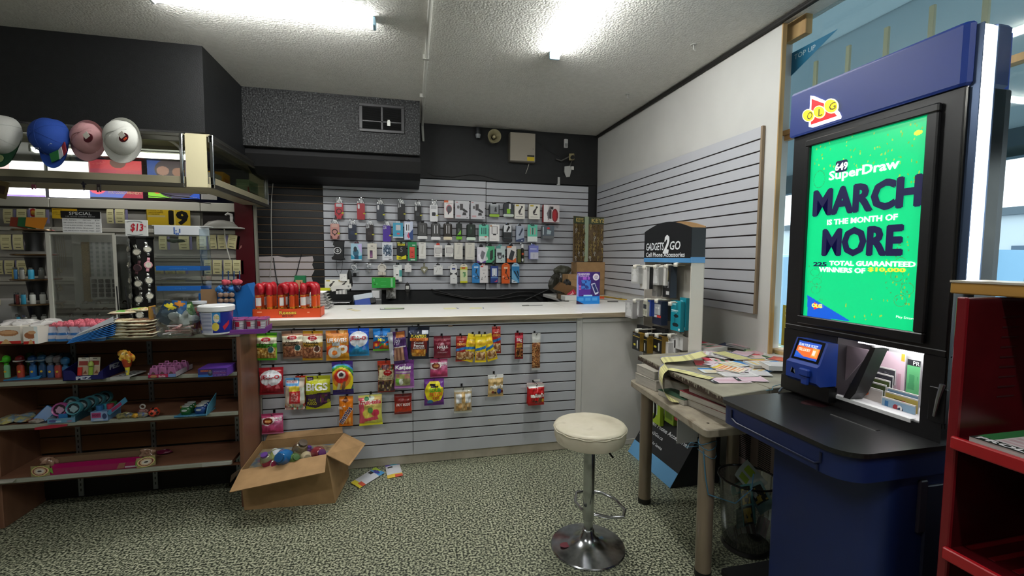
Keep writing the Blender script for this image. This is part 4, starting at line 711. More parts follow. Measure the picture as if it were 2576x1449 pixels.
# ---------------------------------------------------------------- fixtures on the black wall
v = at(1201, 341, Y=YB); t = thing('dome_camera', 'small grey dome camera under the ceiling, beside the horn speaker', 'camera', (v.x, YB, v.z))
MB().lathe([(.03, 0), (.034, .04), (.028, .08)], 0, -.05, -.01, 16).build('housing', M('#26282a', .4), t, True); MB().lathe([(.001, -.045), (.022, -.04), (.03, -.015), (.031, 0)], 0, -.052, 0, 16).build('ring', M('#8c8f92', .3), t, True); MB().lathe([(.001, -.05), (.012, -.045)], 0, -.054, 0, 12).box(-.02, .02, -.03, 0, .0, .06).build('lens', BLK, t)
v = at(1245, 343, Y=YB-.12); t = thing('horn_speaker', 'round cream horn siren high on the black wall', 'speaker', (v.x, YB, v.z), rot=(radians(2), 0, radians(-4)))
R90 = Matrix.Rotation(pi/2, 4, 'X')
MB().lathe([(.05, 0), (.05, .04), (.03, .05), (.045, .1), (.072, .15), (.074, .152), (.068, .148), (.03, .09), (.026, .07)], 0, 0, 0, 28, cap1=False).xf(R90).build('horn', M('#9c9474', .45), t, True)
MB().lathe([(.012, .06), (.018, .11), (.012, .13)], 0, 0, 0, 16).xf(R90).build('core', M('#c8bc92', .4), t, True)
v, w, h = place((1283, 1345, 336, 406), YB-.06); t = thing('alarm_panel', 'beige metal alarm box with yellow sticker on black wall', 'alarm panel', (v.x, YB, v.z))
MB().box(-w/2-.006, w/2+.004, -.075, 0, -h-.012, 0, .003).build('box', M('#5c574e', .5), t); MB().box(-w/2, w/2+.002, -.083, -.0755, -h, .002, .003).build('door', M('#a39b8d', .5), t)
MB().lathe([(.006, 0), (.006, .004)], 0, 0, 0, 10).xf(Matrix.Translation((w*.42, -.083, -h*.55)) @ R90).build('lock', STEEL, t)
MB().box(w*.18, w*.47, -.0845, -.0835, -h*.98, -h*.84).build('sticker', M('#cdb41c', .5), t); MB().box(w*.18, w*.47, -.0845, -.0835, -h*.83, -h*.78).build('sticker', BLK, t)
MB().tube([(w*.32, -.03, -h), (w*.26, -.03, -h-.06), (w*.16, -.01, -h-.15)], .0035, 6).build('cord', M('#b8b4a8', .5), t, True)
for k, (px, lab, sx, sz) in enumerate([((1424, 361), 'white motion sensor with grey window, near the ceiling', .045, .10), ((1405, 455), 'small white sensor box sitting on the slatwall top', .04, .095)]):
    v = at(*px, Y=YB-.02); t = thing('motion_sensor', lab, 'sensor', (v.x, YB, v.z)); MB().box(-sx/2, sx/2, -.03, 0, -sz/2, sz/2, .006).build('body', M('#c9cac8', .4), t)
    if not k: MB().box(-sx*.4, sx*.4, -.0315, -.03, -sz*.4, 0, .001).build('lens', M('#8e908e', .3), t)
v = at(1442, 395, Y=YB-.12); t = thing('security_camera', 'old beige camera on crooked bracket above white plug bag', 'camera', (v.x, YB, v.z))
MB().box(-.03, .03, -.19, -.03, -.03, .045, .006).xf(Matrix.Translation((.03, 0, .02)) @ Matrix.Rotation(radians(-22), 4, 'Z') @ Matrix.Rotation(radians(12), 4, 'X')).build('body', M('#8a7f58', .5), t)
MB().lathe([(.022, -.01), (.022, .012)], 0, 0, 0, 16).xf(Matrix.Translation((-.035, -.19, -.02)) @ R90).build('lens', M('#141414', .2), t)
MB().tube([(0, 0, -.08), (-.005, -.06, -.06), (0, -.1, -.02)], .009, 8).tube([(-.05, -.12, .0), (-.12, -.05, -.035), (-.17, -.01, -.01)], .008, 8).build('bracket', M('#6c6c68', .4, .6), t, True)
MB().prism([(-.07, -.09), (.0, -.08), (.015, -.13), (-.005, -.21), (-.05, -.215), (-.075, -.15)], -.015, -.035, 'y', b=.005).build('plug_cover', M('#b9bab6', .4), t, True); MB().box(.012, .045, -.03, -.01, -.125, -.085, .002).build('clip', WHITE, t)
cb = MB(); cb.tube([at(1055, 425, Y=YB-.02), at(1090, 443, Y=YB-.03), at(1140, 446, Y=YB-.03), at(1185, 439, Y=YB-.035), at(1215, 443, Y=YB-.03), at(1260, 456, Y=YB-.03)], .005, 6).tube([at(1350, 355, Y=YB-.01), at(1380, 380, Y=YB-.01), at(1408, 394, Y=YB-.02)], .003, 5)
tag(cb.build('wall_cable', BLK, smooth=True), 'loose black cable drooping above the slatwall on black wall', 'cable')
cb = MB(); cb.tube([at(690, 428, Y=YB-.04), at(683, 500, Y=YB-.04), at(682, 560, Y=YB-.04), at(684, 640, Y=YB-.04), at(679, 700, Y=YB-.04)], .004, 6)
tag(cb.build('power_lead', M('#b8b4ac', .5), smooth=True), 'thin white cord hanging down the black slats', 'cord')
cb = MB().tube([at(688, 648, Y=YB-.03), at(692, 680, Y=YB-.03), at(700, 725, Y=YB-.05)], .005, 6).tube([at(758, 640, Y=YB-.03), at(748, 680, Y=YB-.03), at(736, 720, Y=YB-.05)], .004, 6)
tag(cb.build('hanging_cable', BLK, smooth=True), 'pair of black cables against the pale torn patch', 'cable')
cb = MB()
for P in ([(1085, 728), (1140, 742), (1190, 750), (1250, 748), (1300, 735), (1340, 734), (1380, 752)], [(1090, 735), (1180, 752), (1260, 752), (1310, 744), (1345, 746), (1365, 760)], [(1320, 756), (1350, 742), (1380, 728)]): cb.tube([at(*p, Y=YB-.03) for p in P], .006, 6)
tag(cb.build('cable_run', M('#1c1a1a', .4), smooth=True), 'bundle of black cables sagging in the gap below the slatwall', 'cables')
# ---------------------------------------------------------------- on the counter
ZT = 1.0805
CTOP = ZT
def flat(name, label, cat, pts, col, z=CTOP, h=.002, group=None, mat=None):
    P = [at(*p, Z=z) for p in pts]; return tag(MB().prism([(p.x, p.y) for p in P], z, z+h, 'z').build(name, mat or M(col, .5)), label, cat, group)
f1 = thing('paper_slip', 'cream folded slip on white counter, nearest the tray stack', 'paper', at(890, 780, Z=CTOP), radians(28))
MB().box(-.022, .022, -.09, .09, 0, .0012, c='#ddd2b0').box(-.022, .022, .085, .09, .0012, .003, c='#4a4a5a').build('sheet', PCARD, f1)
f2 = thing('phone_screen_part', 'narrow phone screen frame lying on the white counter', 'phone part', at(985, 777, Z=CTOP), radians(2))
MB().box(-.09, .10, -.035, .035, 0, .004, .001).build('frame', M('#2c2c30', .3), f2); MB().box(-.05, .096, -.031, .031, .004, .0045).build('glass', M('#b8c89a', .3), f2); MB().box(-.086, -.056, -.028, .028, .004, .0048).build('label', WHITE, f2)
for i, (x, y, a, l) in enumerate([(1132, 776, 4, 'pale yellow ticket on the counter above the navy peanut bag'), (1197, 775, -8, 'pale yellow ticket on counter, the more slanted one')]):
    t = thing('ticket_slip', l, 'paper', at(x, y, Z=CTOP), radians(a)); MB().box(-.05, .05, -.045, .045, 0, .001, c='#e2ddac').build('sheet', PCARD, t); MB().box(.056, .066, -.045, .045, .0, .0012, c='#8888a0').build('stub', PCARD, t)
t = thing('blade_tool', 'thin grey blade tool lying flat near the counter seam', 'tool', at(1338, 769, Z=CTOP), radians(8)); MB().prism([(-.09, -.012), (.10, -.006), (.10, .004), (-.06, .016)], 0, .003, 'z').build('blade', STEEL, t); MB().box(-.09, -.03, -.012, .012, .0, .008, .002).build('grip', M('#6c6c66', .4), t)
# stack of clear plastic trays beside the orange carton
for k in range(6):
    v = at(795, 775, Z=CTOP); t = MB(); z = .0225*k; w = .16-.003*k; dx = (.03, .02, .012, .004, 0, -.004)[k]
    t.box(v.x-w/2+dx, v.x+w/2+dx, v.y-.09, v.y+.09, CTOP+z, CTOP+z+.003).ring([[(v.x+dx+sx*(w/2+o), v.y+sy*(.09+o), CTOP+z+hh) for sx, sy in ((-1, -1), (1, -1), (1, 1), (-1, 1))] for o, hh in ((-.005, .003), (.006, .02), (.016, .0215))], cap0=False, cap1=False)
    tag(t.build('plastic_tray', M('#d6d2d0', .25, coat=.4)), ['bottom clear plastic tray of the stack beside the orange carton', 'second lowest clear plastic tray of the stack on counter', 'third lowest clear plastic tray of the stack on counter', 'clear plastic tray third from the top of the stack', 'clear plastic tray just under the topmost of the stack', 'topmost clear plastic tray of the stack beside orange carton'][k], 'tray', 'stacked clear trays')
# orange carton with filled candy canes
oc = thing('display_carton', 'orange display carton holding red candy cane tubes', 'display box', (-.80, 3.40, CTOP), radians(1))
W2, D2, Hc = .212, .085, .062
c = paint('#d84a18', [('e', .82, .6, .03, .08, '#f0a080'), ('e', .1, .7, .02, .06, '#f0a080')]); mb = MB().sheet(None, 30, 8, lambda u, v: ((u-.5)*2*W2, -D2, v*Hc), c)
mb.box(-W2, W2, D2-.004, D2, 0, Hc*.9, c='#c9441a').box(-W2, -W2+.004, -D2, D2, 0, Hc, c='#d84a18').box(W2-.004, W2, -D2, D2, 0, Hc, c='#dc4e1a').box(-W2, W2, -D2+.001, D2, 0, .004, c='#b0381a').build('tray', PCARD, oc)
text(oc, 'Reeses', -.05, .06, .022, .05, -D2-.001, '#3a1408', .06); text(oc, 'Reeses', -.048, .058, .024, .048, -D2-.0016, '#f2c84a', .02); text(oc, 'MINI CUPS', -.03, .04, .008, .018, -D2-.001, '#3a1a08', .02)
cane_x = []
for r in range(3):
    for k in range(6): cane_x.append((-W2+.03+k*.07+(r % 2)*.012, -D2+.025+r*.058, r*6+k))
def cane(loc, rz, lab):
    t = thing('candy_cane_tube', lab, 'candy tube', loc, rz, 'filled candy cane tubes in the orange carton')
    m = MB(); m.lathe([(.012, 0), (.019, .004), (.019, .15), (.017, .155)], 0, 0, 0, 14); m.c = ['#b06a1c']*len(m.f)
    m2 = MB()
    cc = ['#c8861c', '#8a2c14', '#d8662c', '#7a4a1c', '#e0a040']
    m2.sheet(None, 16, 16, lambda u, v: (.019*cos(2*pi*u), .019*sin(2*pi*u), .004+.148*v), lambda u, v: ('#e8e4e0' if (.08 < (u+.25) % 1 < .42 and .52 < v < .86) else '#d8501c' if .45 < v < .95 else cc[int(_hash(int(u*10), int(v*14), 3)*5)]))
    m2.build('tube', printed('tube_print', .2, coat=.6), t, True)
    R_ = .024
    m3 = MB(); m3.tube([(0, 0, .15), (0, 0, .175), (0, 0, .19)]+[(R_-R_*cos(a*pi/8), 0, .19+R_*sin(a*pi/8)) for a in range(1, 9)]+[(2*R_, 0, .17)], [.02, .0205, .0205]+[.0205]*8+[.017], 12)
    m3.lathe([(.0001, -.012), (.012, -.008), (.017, 0)], 2*R_, 0, .17, 12, cap0=False)
    m3.build('red_hook_top', M('#a50f1e', .38), t, True)
    return t
c0 = None
random.seed(4)
for x, y, k in cane_x:
    p = oc.matrix_basis @ Vector((x, y, .005)); a = random.uniform(-1, 1)+(pi if k % 2 else 0)-.4
    lab = 'red topped candy cane tube standing in the orange carton'
    c0 = cane(p, a, lab) if c0 is None else (dup(c0, p, a) and c0)
# purple promo stand
v, w, h = place((1450, 1510, 684, 766), 3.86); t = thing('promo_stand', 'purple and blue ticket promo card standing on the counter corner', 'counter card', (v.x, 3.86, CTOP), radians(4)); h = v.z-CTOP
c = paint('#3b1f6e', [('r', 0, 0, 1, .24, '#1583d8'), ('p', [(0, 0), (.35, 0), (0, .12)], '#2a1040'), ('r', 0, .24, .1, .9, '#8fa0e8'), ('p', [(.08, .25), (.06, .98), (.55, 1), (.6, .3)], '#5a2a96'), ('r', .2, .46, .6, .74, '#3f7fd0'), ('n', .2, .46, .6, .74, ['#3f7fd0', '#2a3a8a', '#3f7fd0'], 14), ('n', .08, .76, .55, .84, ['#b060d0', '#5a2a96'], 12), ('e', .14, .55, .04, .03, '#e070b0'), ('e', .14, .47, .04, .03, '#e070b0'), ('p', [(.62, .62), (.78, .66), (.96, .34), (.8, .28)], '#d8dcec'), ('p', [(.66, .6), (.77, .63), (.92, .38), (.81, .34)], '#22306a'), ('r', .3, .24, .68, .28, '#a9d4f4')] + [('r', .08+.3*k, .1, .3+.3*k, .2, '#4aa0e4') for k in range(3)])
MB().sheet(None, 50, 70, lambda u, q: ((u-.5)*w, 0, q*h), c).build('face', PCARD, t)
MB().prism([(.004, 0), (.07, 0), (.004, h*.85)], -w*.1, w*.1, 'x').box(-w/2, w/2, .0005, .003, 0, h).build('easel', M('#c9c2b4', .6), t)
text(t, 'CROSSWORD', -w*.48, w*.05, h*.9, h*.96, -.001, '#f0eaf8', .03); text(t, 'FUSION', -w*.42, w*.0, h*.845, h*.895, -.001, '#d8c0f0', .02)
MB().prism([(w*.32+.030*(1+(.09 if k % 2 else 0))*cos(k*pi/22), h*.84+.030*(1+(.09 if k % 2 else 0))*sin(k*pi/22)) for k in range(44)], -.002, -.004).build('badge', M('#f4eef6', .4), t)
for i, s_ in enumerate(('NEW', 'ONLINE', 'BONUS', 'GAME')): text(t, s_, w*.32-(.013 if i in (0, 3) else .02), w*.32+(.013 if i in (0, 3) else .02), h*.84+.011-.0095*i, h*.84+.018-.0095*i, -.0045, '#c02a78' if i == 0 else '#5a3a8a', .02)
# key rack: two boards meeting at a pale edge
kr = thing('key_rack', 'folding rack of uncut keys with gold lettering, on carton in the corner', 'key rack', (2.00, 4.86, 1.46), 0)
BR = noisy('key_board', ['#5a4630', '#6c583c', '#4a3a28'], 30, .6)
Wd = (.19, .235)
def krboard(mx, w, nm, ncol):
    b = MB().box(0, w, -.0, .012, 0, .51, .002).build('board', BR, kr); b.matrix_local = mx
    e = MB().box(-.002, w+.002, -.004, .0, .43, .505).build('header', M('#3f4a34', .5), kr); e.matrix_local = mx
    text(kr, 'KEYS', w*.16, w*.84, .445, .492, -.006, '#c9b26a', .03).matrix_local = mx
    key = None
    for r in range(9):
        for k in range(ncol):
            x = w*(k+.6)/(ncol+.2)+.004*sin(r*3+k*5); z = .405-.044*r+.004*cos(r*5+k*3)
            if _hash(r, k, ncol) < .12: continue
            a = .3*sin(r*7+k*11); col = ['#a88c58', '#d9d4c8', '#8a744a', '#c0a870'][int(_hash(k, r, 7)*4)]
            m = MB(); n = 12
            m.ring([[(q*cos(2*pi*i/n), y, q*sin(2*pi*i/n)) for i in range(n)] for q, y in ((.0145, -.014), (.0145, -.017), (.006, -.017), (.006, -.014))], cap0=False, cap1=False).box(-.0045, .0045, -.017, -.014, -.045, -.012).box(.0035, .006, -.0165, -.0145, -.04, -.034).box(.0035, .0055, -.0165, -.0145, -.03, -.026)
            o = m.build('key', M(col, .3, .85), kr); o.matrix_local = mx @ Matrix.Translation((x, 0, z)) @ Matrix.Rotation(a, 4, 'Y')
krboard(Matrix.Translation((.015, 0, 0)) @ Matrix.Rotation(radians(-4), 4, 'Z'), .235, 'a', 5)
krboard(Matrix.Translation((-.025, 0, 0)) @ Matrix.Rotation(radians(22), 4, 'Z') @ Matrix.Translation((-.17, 0, 0)), .17, 'b', 4)
MB().box(-.03, .016, -.012, 0, 0, .512, .002).box(.25, .262, -.02, .01, 0, .505, .002).build('edge_strip', M('#9aa88c', .5), kr)
# cartons and clutter in the corner
def openbox(name, label, cat, loc, rz, w, d, h, mat, flaps=(), tape=False):
    t = thing(name, label, cat, loc, rz); th = .004
    MB().box(-w/2, w/2, -d/2, -d/2+th, 0, h).box(-w/2, w/2, d/2-th, d/2, 0, h).box(-w/2, -w/2+th, -d/2, d/2, 0, h).box(w/2-th, w/2, -d/2, d/2, 0, h).box(-w/2, w/2, -d/2, d/2, 0, th).build('body', mat, t)
    return t
t = thing('cardboard_carton', 'tall tan carton carrying the key rack', 'carton', (2.03, 4.88, CTOP), 0); MB().box(-.17, .17, -.09, .09, 0, .375, .003).build('body', KRAFT, t); MB().box(-.17, .17, -.0915, -.09, .17, .175).build('seam', M('#7a6238', .8), t)
t = thing('cardboard_carton', 'small tan carton in front of the dark bags, behind promo card', 'carton', (1.76, 4.62, CTOP), radians(3)); MB().box(-.1, .1, -.08, .08, 0, .245, .003).build('body', KRAFT, t); MB().box(-.1, .1, -.0815, -.08, .19, .193).build('seam', M('#7a6238', .8), t)
t = thing('plastic_bag', 'crumpled dark plastic bag heaped beside the key rack', 'bag', (1.60, 4.86, CTOP+.0), 0)
def lump(r, seed, sx=1, sy=1, sz=1, n=14, m=9, amp=.22):
    b = MB(); b.sheet(None, n*2, m, lambda u, v: (lambda k: (sx*r*k*cos(2*pi*u)*sin(pi*v), sy*r*k*sin(2*pi*u)*sin(pi*v), sz*r*k*-cos(pi*v)))(1+amp*noise.noise(Vector((cos(2*pi*u)*1.7+seed, sin(2*pi*u)*1.7, v*3+seed)))*2)); return b
lump(.11, 3, .8, .7, 1.0).xf(Matrix.Translation((.05, 0, .135))).build('bag', M('#35342c', .3), t); lump(.07, 8, 1.4, .6, .8).xf(Matrix.Translation((.10, -.0, .27))).build('fold', M('#4a4a3e', .3), t); 
t = thing('cardboard_tray', 'small open brown box with dark clutter, tipped over counter edge', 'box', (1.60, 4.42, CTOP), radians(-12)); MB().prism([(-.13, .1), (-.06, .17), (.1, .12), (.12, .06), (.03, .02), (-.04, .07)], -.07, .07, 'y').build('body', M('#6a4a28', .75), t); lump(.04, 5).xf(Matrix.Translation((.0, -.03, .16))).build('clutter', M('#22201e', .4), t)
MB().box(-.09, .09, -.06, .06, 0, .055, .002).build('base_box', M('#5a4a36', .75), t)
t = thing('price_tag', 'red sale tag hanging off the small brown box', 'tag', (1.63, 4.33, CTOP+.055), rot=(0, radians(-35), radians(5))); MB().box(-.045, .045, -.002, 0, -.022, .03, .002).build('card', M('#c02a44', .5), t); text(t, 'red', -.025, .02, -.01, .018, -.003, '#f0c8c8', .02)
t = thing('white_block', 'low white box on the counter beyond the seam', 'box', (1.56, 4.22, CTOP)); MB().box(-.05, .16, -.03, .1, 0, .045, .003).build('body', WHITE, t)
t = thing('glue_bottle', 'amber glue bottle with pale nozzle beside promo card', 'bottle', (1.93, 4.42, CTOP)); MB().lathe([(.018, 0), (.02, .005), (.02, .11), (.012, .125), (.012, .135)], 0, 0, 0, 16).build('bottle', M('#6a4a30', .3), t, True); MB().lathe([(.012, .135), (.011, .15), (.003, .175), (.003, .19)], 0, 0, 0, 12).build('nozzle', M('#d8c48a', .4), t, True)
t = thing('utility_knife', 'orange handled knife with dark blade on side counter', 'knife', (1.98, 4.36, CTOP), radians(-24)); MB().prism([(-.06, -.02), (.02, -.014), (.02, .012), (-.05, .02), (-.065, .01)], 0, .022, 'z', b=.003).build('handle', M('#c84818', .5), t); MB().box(.02, .2, -.01, .004, .008, .011).build('blade', M('#2c2a28', .4), t)
t = thing('ruler', 'yellow ruler lying along the side counter wall', 'ruler', (2.12, 4.40, CTOP), radians(-84)); MB().box(-.22, .22, -.03, .03, 0, .006, .001).build('body', M('#c79f1e', .5), t)
t = thing('notepad', 'dark flat pad on the side counter near ruler', 'pad', (1.94, 4.03, CTOP), radians(-20)); MB().box(-.05, .05, -.035, .035, 0, .004, .001).build('cover', M('#4a4844', .5), t)
t = thing('metal_rule', 'thin grey strip lying diagonally on side counter', 'strip', (1.97, 4.2, CTOP), radians(-55)); MB().box(-.2, .2, -.012, .012, 0, .003).build('strip', M('#8c877c', .5), t)
# things behind the counter at its far side
t = thing('wire_rack', 'black wire rack of boxed accessories behind the tray stack', 'rack', (-.74, 4.62, .70))
rk = MB()
for z in (.0, .30, .36): rk.tube([(-.22, -.1, z), (.2, -.1, z), (.2, .1, z), (-.22, .1, z)], .004, 6, closed=True)
for x in (-.22, 0, .2): rk.tube([(x, -.1, -.7), (x, -.1, .36)], .004, 6).tube([(x, .1, -.7), (x, .1, .36)], .004, 6)
rk.build('frame', M('#6c6c6c', .3, .9), t, True); MB().box(-.215, .195, -.095, .095, .1, .36).build('bin', BLK, t)
v = at(880, 700, Y=4.62); lump(.05, 2, .5, .3, 1.9).xf(Matrix.Translation((v.x+.74, 0, v.z-.72))).build('black_handle', BLK, t, True)
def small(label, px, Y, base, L=(), D=.04, tilt=0, side=None, name='accessory_box', txt=(), rest=None):
    return carton(name, label, px, Y, base, L, txt, D=D, tilt=tilt, side=side)
small('cream holder box with yellow mark, lying on wire rack beside black slats', (819, 850, 703, 729), 4.60, '#ebe8dd', wm, side='#c9c6ba')
small('cream holder box with yellow mark, under small white box on wire rack', (850, 880, 703, 729), 4.60, '#ebe8dd', wm, side='#c9c6ba')
small('small white earbud box on top of the wire rack boxes', (856, 874, 689, 706), 4.58, '#e4e2de', ear)
small('long white box leaning in front of the holder boxes', (834, 884, 717, 729), 4.53, '#e2dfd8', [('r', .82, .3, .92, .7, '#8a8884')], tilt=radians(-9))
small('small white box with squares, low on wire rack', (847, 873, 727, 739), 4.53, '#e0deda', [('s', 0, 0, 1, 1, '#a8a6a2', 6, 0)])
small('flat yellow box at the near end of the wire rack', (805, 831, 724, 732), 4.50, '#d8d81c', [('r', 0, 0, 1, .25, '#5a5a18')])
carton('product_box', 'green box with orange picture, standing behind candy canes', (744, 771, 693, 730), 4.7, '#1f7a4a', [('r', .1, .1, .75, .7, '#c8906a'), ('r', .5, .3, .6, .6, '#8a4a2c')], D=.05)
carton('product_box', 'narrow yellow and black striped box behind candy canes', (764, 790, 720, 736), 4.6, '#d8c820', [('s', 0, 0, 1, 1, '#1c1c14', 9, 0)], D=.04, tilt=radians(25))
t = thing('disc_spindle', 'blue and white boxed gadget tilted behind the counter', 'box', at(915, 768, Y=4.45), rot=(radians(-15), radians(-8), .2)); MB().box(-.08, .09, -.06, .06, .05, .1, .004).build('white_part', M('#c4ccd4', .4), t); MB().box(-.08, .06, -.065, .05, -.03, .05, .004).build('blue_part', M('#2244a0', .4), t); MB().lathe([(.05, .1), (.05, .102)], 0, 0, 0, 20).build('dark_disc', M('#20242c', .3), t); MB().box(.05, .11, -.05, .04, 0, .05, .003).build('dark_part', BLK, t)
t = thing('card_reader', 'grey upright box with pale label, behind the counter under green box', 'box', at(948, 768, Y=4.5)); MB().box(-.047, .045, -.05, .05, -.1, .15, .004).build('body', M('#5c5c5c', .4), t); MB().box(-.04, .028, -.053, -.05, .075, .145, .001).build('label', M('#cfcfd0', .4), t); MB().box(-.047, .045, -.052, -.05, .055, .062).build('band', M('#a8a8a8', .4), t); MB().box(.0, .028, -.052, -.05, .0, .012).build('label', M('#d8d8d8', .4), t)
# ---------------------------------------------------------------- tobacco wall behind the counter
YC = 4.75; SH = M('#a8a49a', .5); SHL = M('#c9c5b8', .45)
tw = thing('tobacco_cabinet', 'grey shuttered shelving full of price cards behind the counter', 'cabinet', (0, 0, 0))
MB().box(-3.9, -1.56, YC+.02, YB-.01, 0, 1.905).build('carcass', SH, tw)
MB().box(-3.9, -3.0, YC-.03, YB-.01, 1.905, 1.985, .004).box(-2.995, -1.85, YC-.03, YB-.01, 1.905, 1.985, .004).box(-1.845, -1.55, YC-.03, YB-.01, 1.905, 1.985, .004).build('top_fascia', SHL, tw)
shelf_z = [1.70, 1.475, 1.27, 1.06]
for x0, x1 in ((-3.9, -3.0), (-2.99, -1.86), (-1.85, -1.56)):
    for k, z in enumerate(shelf_z):
        MB().box(x0, x1, YC-.035, YC+.02, z, z+.035, .003).box(x0, x1, YC-.02, YC+.02, z-.03, z-.004).build('shelf_lip', SHL if k % 2 == 0 else SH, tw)
        if x0 == -1.85 and k == 0: continue
        MB().box(x0+.004, x1-.004, YC, YC+.018, z+.036, z+.19-.005*k).build('shutter', M('#9e9b94', .4), tw)
MB().box(-1.84, -1.57, YC-.002, YC+.018, 1.737, 1.9).build('dark_bay', M('#1e1614', .7), tw)
MB().box(-3.9, -1.56, YC-.012, YC-.002, 1.895, 1.905).build('shadow_gap', M('#2c2824', .7), tw)
rc = (1, 1)
def card(px, y0, y1, lab, grp, tl=0):
    v, w, h = place((px[0], px[1], y0, y1), YC-.05); t = thing('price_card', lab, 'price card', v, rot=(0, tl, 0), group=grp)
    c = paint('#e0d8a4', [('r', .15, .75, .85, .78, '#a09868'), ('r', .2, .62, .8, .65, '#a89f70'), ('r', .15, .48, .85, .51, '#a09868'), ('r', .2, .34, .75, .37, '#a89f70'), ('r', .25, .12, .75, .17, '#5a5648')])
    MB().sheet(None, 12, 18, lambda u, q: ((u-.5)*w, -.006*sin(pi*q), (q-1)*h), c).build('card', PCARD, t)
    MB().box(w/2+.004, w/2+.022, 0, .004, -h, -.004).build('clip', M('#8a84a8', .4), t)
    return t
G1 = 'price cards on the upper shelf row'
for a in [(9, 33), (43, 68), (89, 115), (269, 286), (290, 314)]: card(a, 526, 562, 'pale yellow price card on the uppermost shelf row', G1)
for a in [(2, 29), (33, 59), (63, 88), (300, 320)]: card(a, 590, 628, 'pale yellow price card on the second shelf row, facing the displays', 'price cards on the second row')
for a in [(400, 420), (450, 476), (495, 519)]: card(a, 594, 628, 'pale yellow price card seen through the clear tiered display', 'price cards behind clear display')
for a, tl in [((524, 544), -.06), ((547, 567), -.04), ((576, 598), .14)]: card(a, 591, 626, 'pale yellow price card beside the red post, upper of two rows', 'upper cards by the post', tl)
for a, tl in [((514, 533), 0), ((536, 559), .02), ((563, 584), 0), ((586, 606), 0)]: card(a, 654, 690, 'pale yellow price card beside the red post, lower row', 'lower cards by the post', tl)
for a in [(-8, 8), (12, 37), (43, 70)]: card(a, 655, 690, 'pale yellow price card on the third shelf row', 'price cards on the third row')
for a in [(380, 412), (416, 441), (444, 466)]: card(a, 672, 689, 'short pale yellow price card under the blue tier band', 'short price cards')
def sign(name, label, px, Y, base, L=(), T=(), nx=110, ny=64, cat='sign', rz=0, mat=None, depth=.003):
    v, w, h = place(px, Y); t = thing(name, label, cat, v, rz)
    MB().sheet(None, nx, ny, lambda u, q: ((u-.5)*w, 0, (q-1)*h), paint(base, L)).box(-w/2, w/2, .0002, depth, -h, 0, c=_mix(base, '#000000', .2)).build('sheet', mat or PCARD, t)
    for tx in T:
        s, u0, u1, q0, q1, c_ = tx[:6]; text(t, s, (u0-.5)*w, (u1-.5)*w, (q0-1)*h, (q1-1)*h, -.001, c_, *(tx[6:] or ()))
    return t
sign('age_sign', 'yellow age limit sign with big black number 19', (369, 479, 528, 567), YC-.04, '#d8b41e', [('r', .0, .0, .02, 1, '#8a7414'), ('r', .63, 0, .65, 1, '#e8d068'), ('r', .03, .52, .43, .64, '#c9b878')],
     [('1', .5, .62, .04, .97, '#100e08', .06), ('9', .67, .96, .04, .97, '#100e08', .06), ('IT IS ILLEGAL TO SELL', .04, .38, .89, .96, '#4a3c0c'), ('TOBACCO OR CIGARETTES', .04, .38, .78, .85, '#4a3c0c'), ('TO YOUNG PERSONS', .04, .3, .67, .74, '#4a3c0c')])
sign('notice_sign', 'small yellow notice half hidden by the black special board', (131, 194, 525, 550), YC-.04, '#dcb424', [('r', .0, .82, 1, 1, '#c89a14')], [('NOTICE', .05, .4, .84, .95, '#4a3c0c'), ('UNDER THE LAW', .05, .5, .6, .7, '#6a5614'), ('IT IS ILLEGAL', .05, .5, .4, .5, '#6a5614')])
sign('red_sticker', 'white card with a red ring emblem between price cards', (73, 90, 524, 553), YC-.03, '#e4dcdc', [('e', .62, .62, .6, .36, '#c4302a'), ('e', .62, .62, .34, .2, '#d8a03a')], [], cat='sticker')
# posters standing on the cabinet
LIT = printed('backlit_poster', .4, emit=1.6)
sign('light_panel', 'glowing white light panel behind the glass case, nearest white cap', (0, 112, 405, 494), YC+.1, '#f2f0fa', [('p', [(0, 0), (.18, 0), (.24, 1), (0, 1)], '#e0b8c4'), ('r', .0, 0, 1, .04, '#5a4a70')], [], mat=LIT, cat='light panel')
sign('light_panel', 'glowing white light panel beside the winnings poster', (122, 224, 405, 497), YC+.1, '#eceef4', [('p', [(.25, .1), (.4, .3), (.34, .32)], '#c4c8d0'), ('r', 0, .2, .06, .3, '#d8c888')], [], mat=LIT, cat='light panel')
sign('winnings_poster', 'red and blue winnings poster with claimed here lettering', (225, 358, 403, 497), YC+.06, '#b8485c', [('g', 0, 0, 1, .5, '#5068a8', '#a04a68'), ('e', .15, .3, .18, .22, '#c85a68'), ('r', .0, .75, 1, 1, '#cc4652'), ('e', .55, .93, .15, .14, '#6a4a48'), ('p', [(.6, 0), (1, 0), (1, .4), (.8, .3)], '#8a3440')],
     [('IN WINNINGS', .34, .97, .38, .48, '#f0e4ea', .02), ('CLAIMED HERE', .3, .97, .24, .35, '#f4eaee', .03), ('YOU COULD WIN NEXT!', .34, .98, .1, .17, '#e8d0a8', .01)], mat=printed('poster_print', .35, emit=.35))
sign('winnings_poster', 'blue and green poster with big white winnings sum', (372, 501, 404, 499), YC+.06, '#2b4ba0', [('e', .5, .75, .36, .3, '#4a3c48'), ('e', .3, .72, .12, .12, '#a87c74'), ('e', .6, .7, .12, .12, '#9a6c60'), ('p', [(0, .45), (0, 0), (.45, 0)], '#7ab83a'), ('e', .55, .3, .4, .3, '#3a3440'), ('r', .45, .02, .8, .1, '#4a4858'), ('e', .18, .14, .05, .03, '#d0603a')],
     [('$141,000', .14, .84, .36, .56, '#f2f4fa', .04), ('In winnings claimed here', .28, .96, .26, .34, '#e4e8f4', .01), ('Play Smart', .8, .94, .02, .05, '#e8ecf4')], mat=printed('poster_print2', .35, emit=.25))
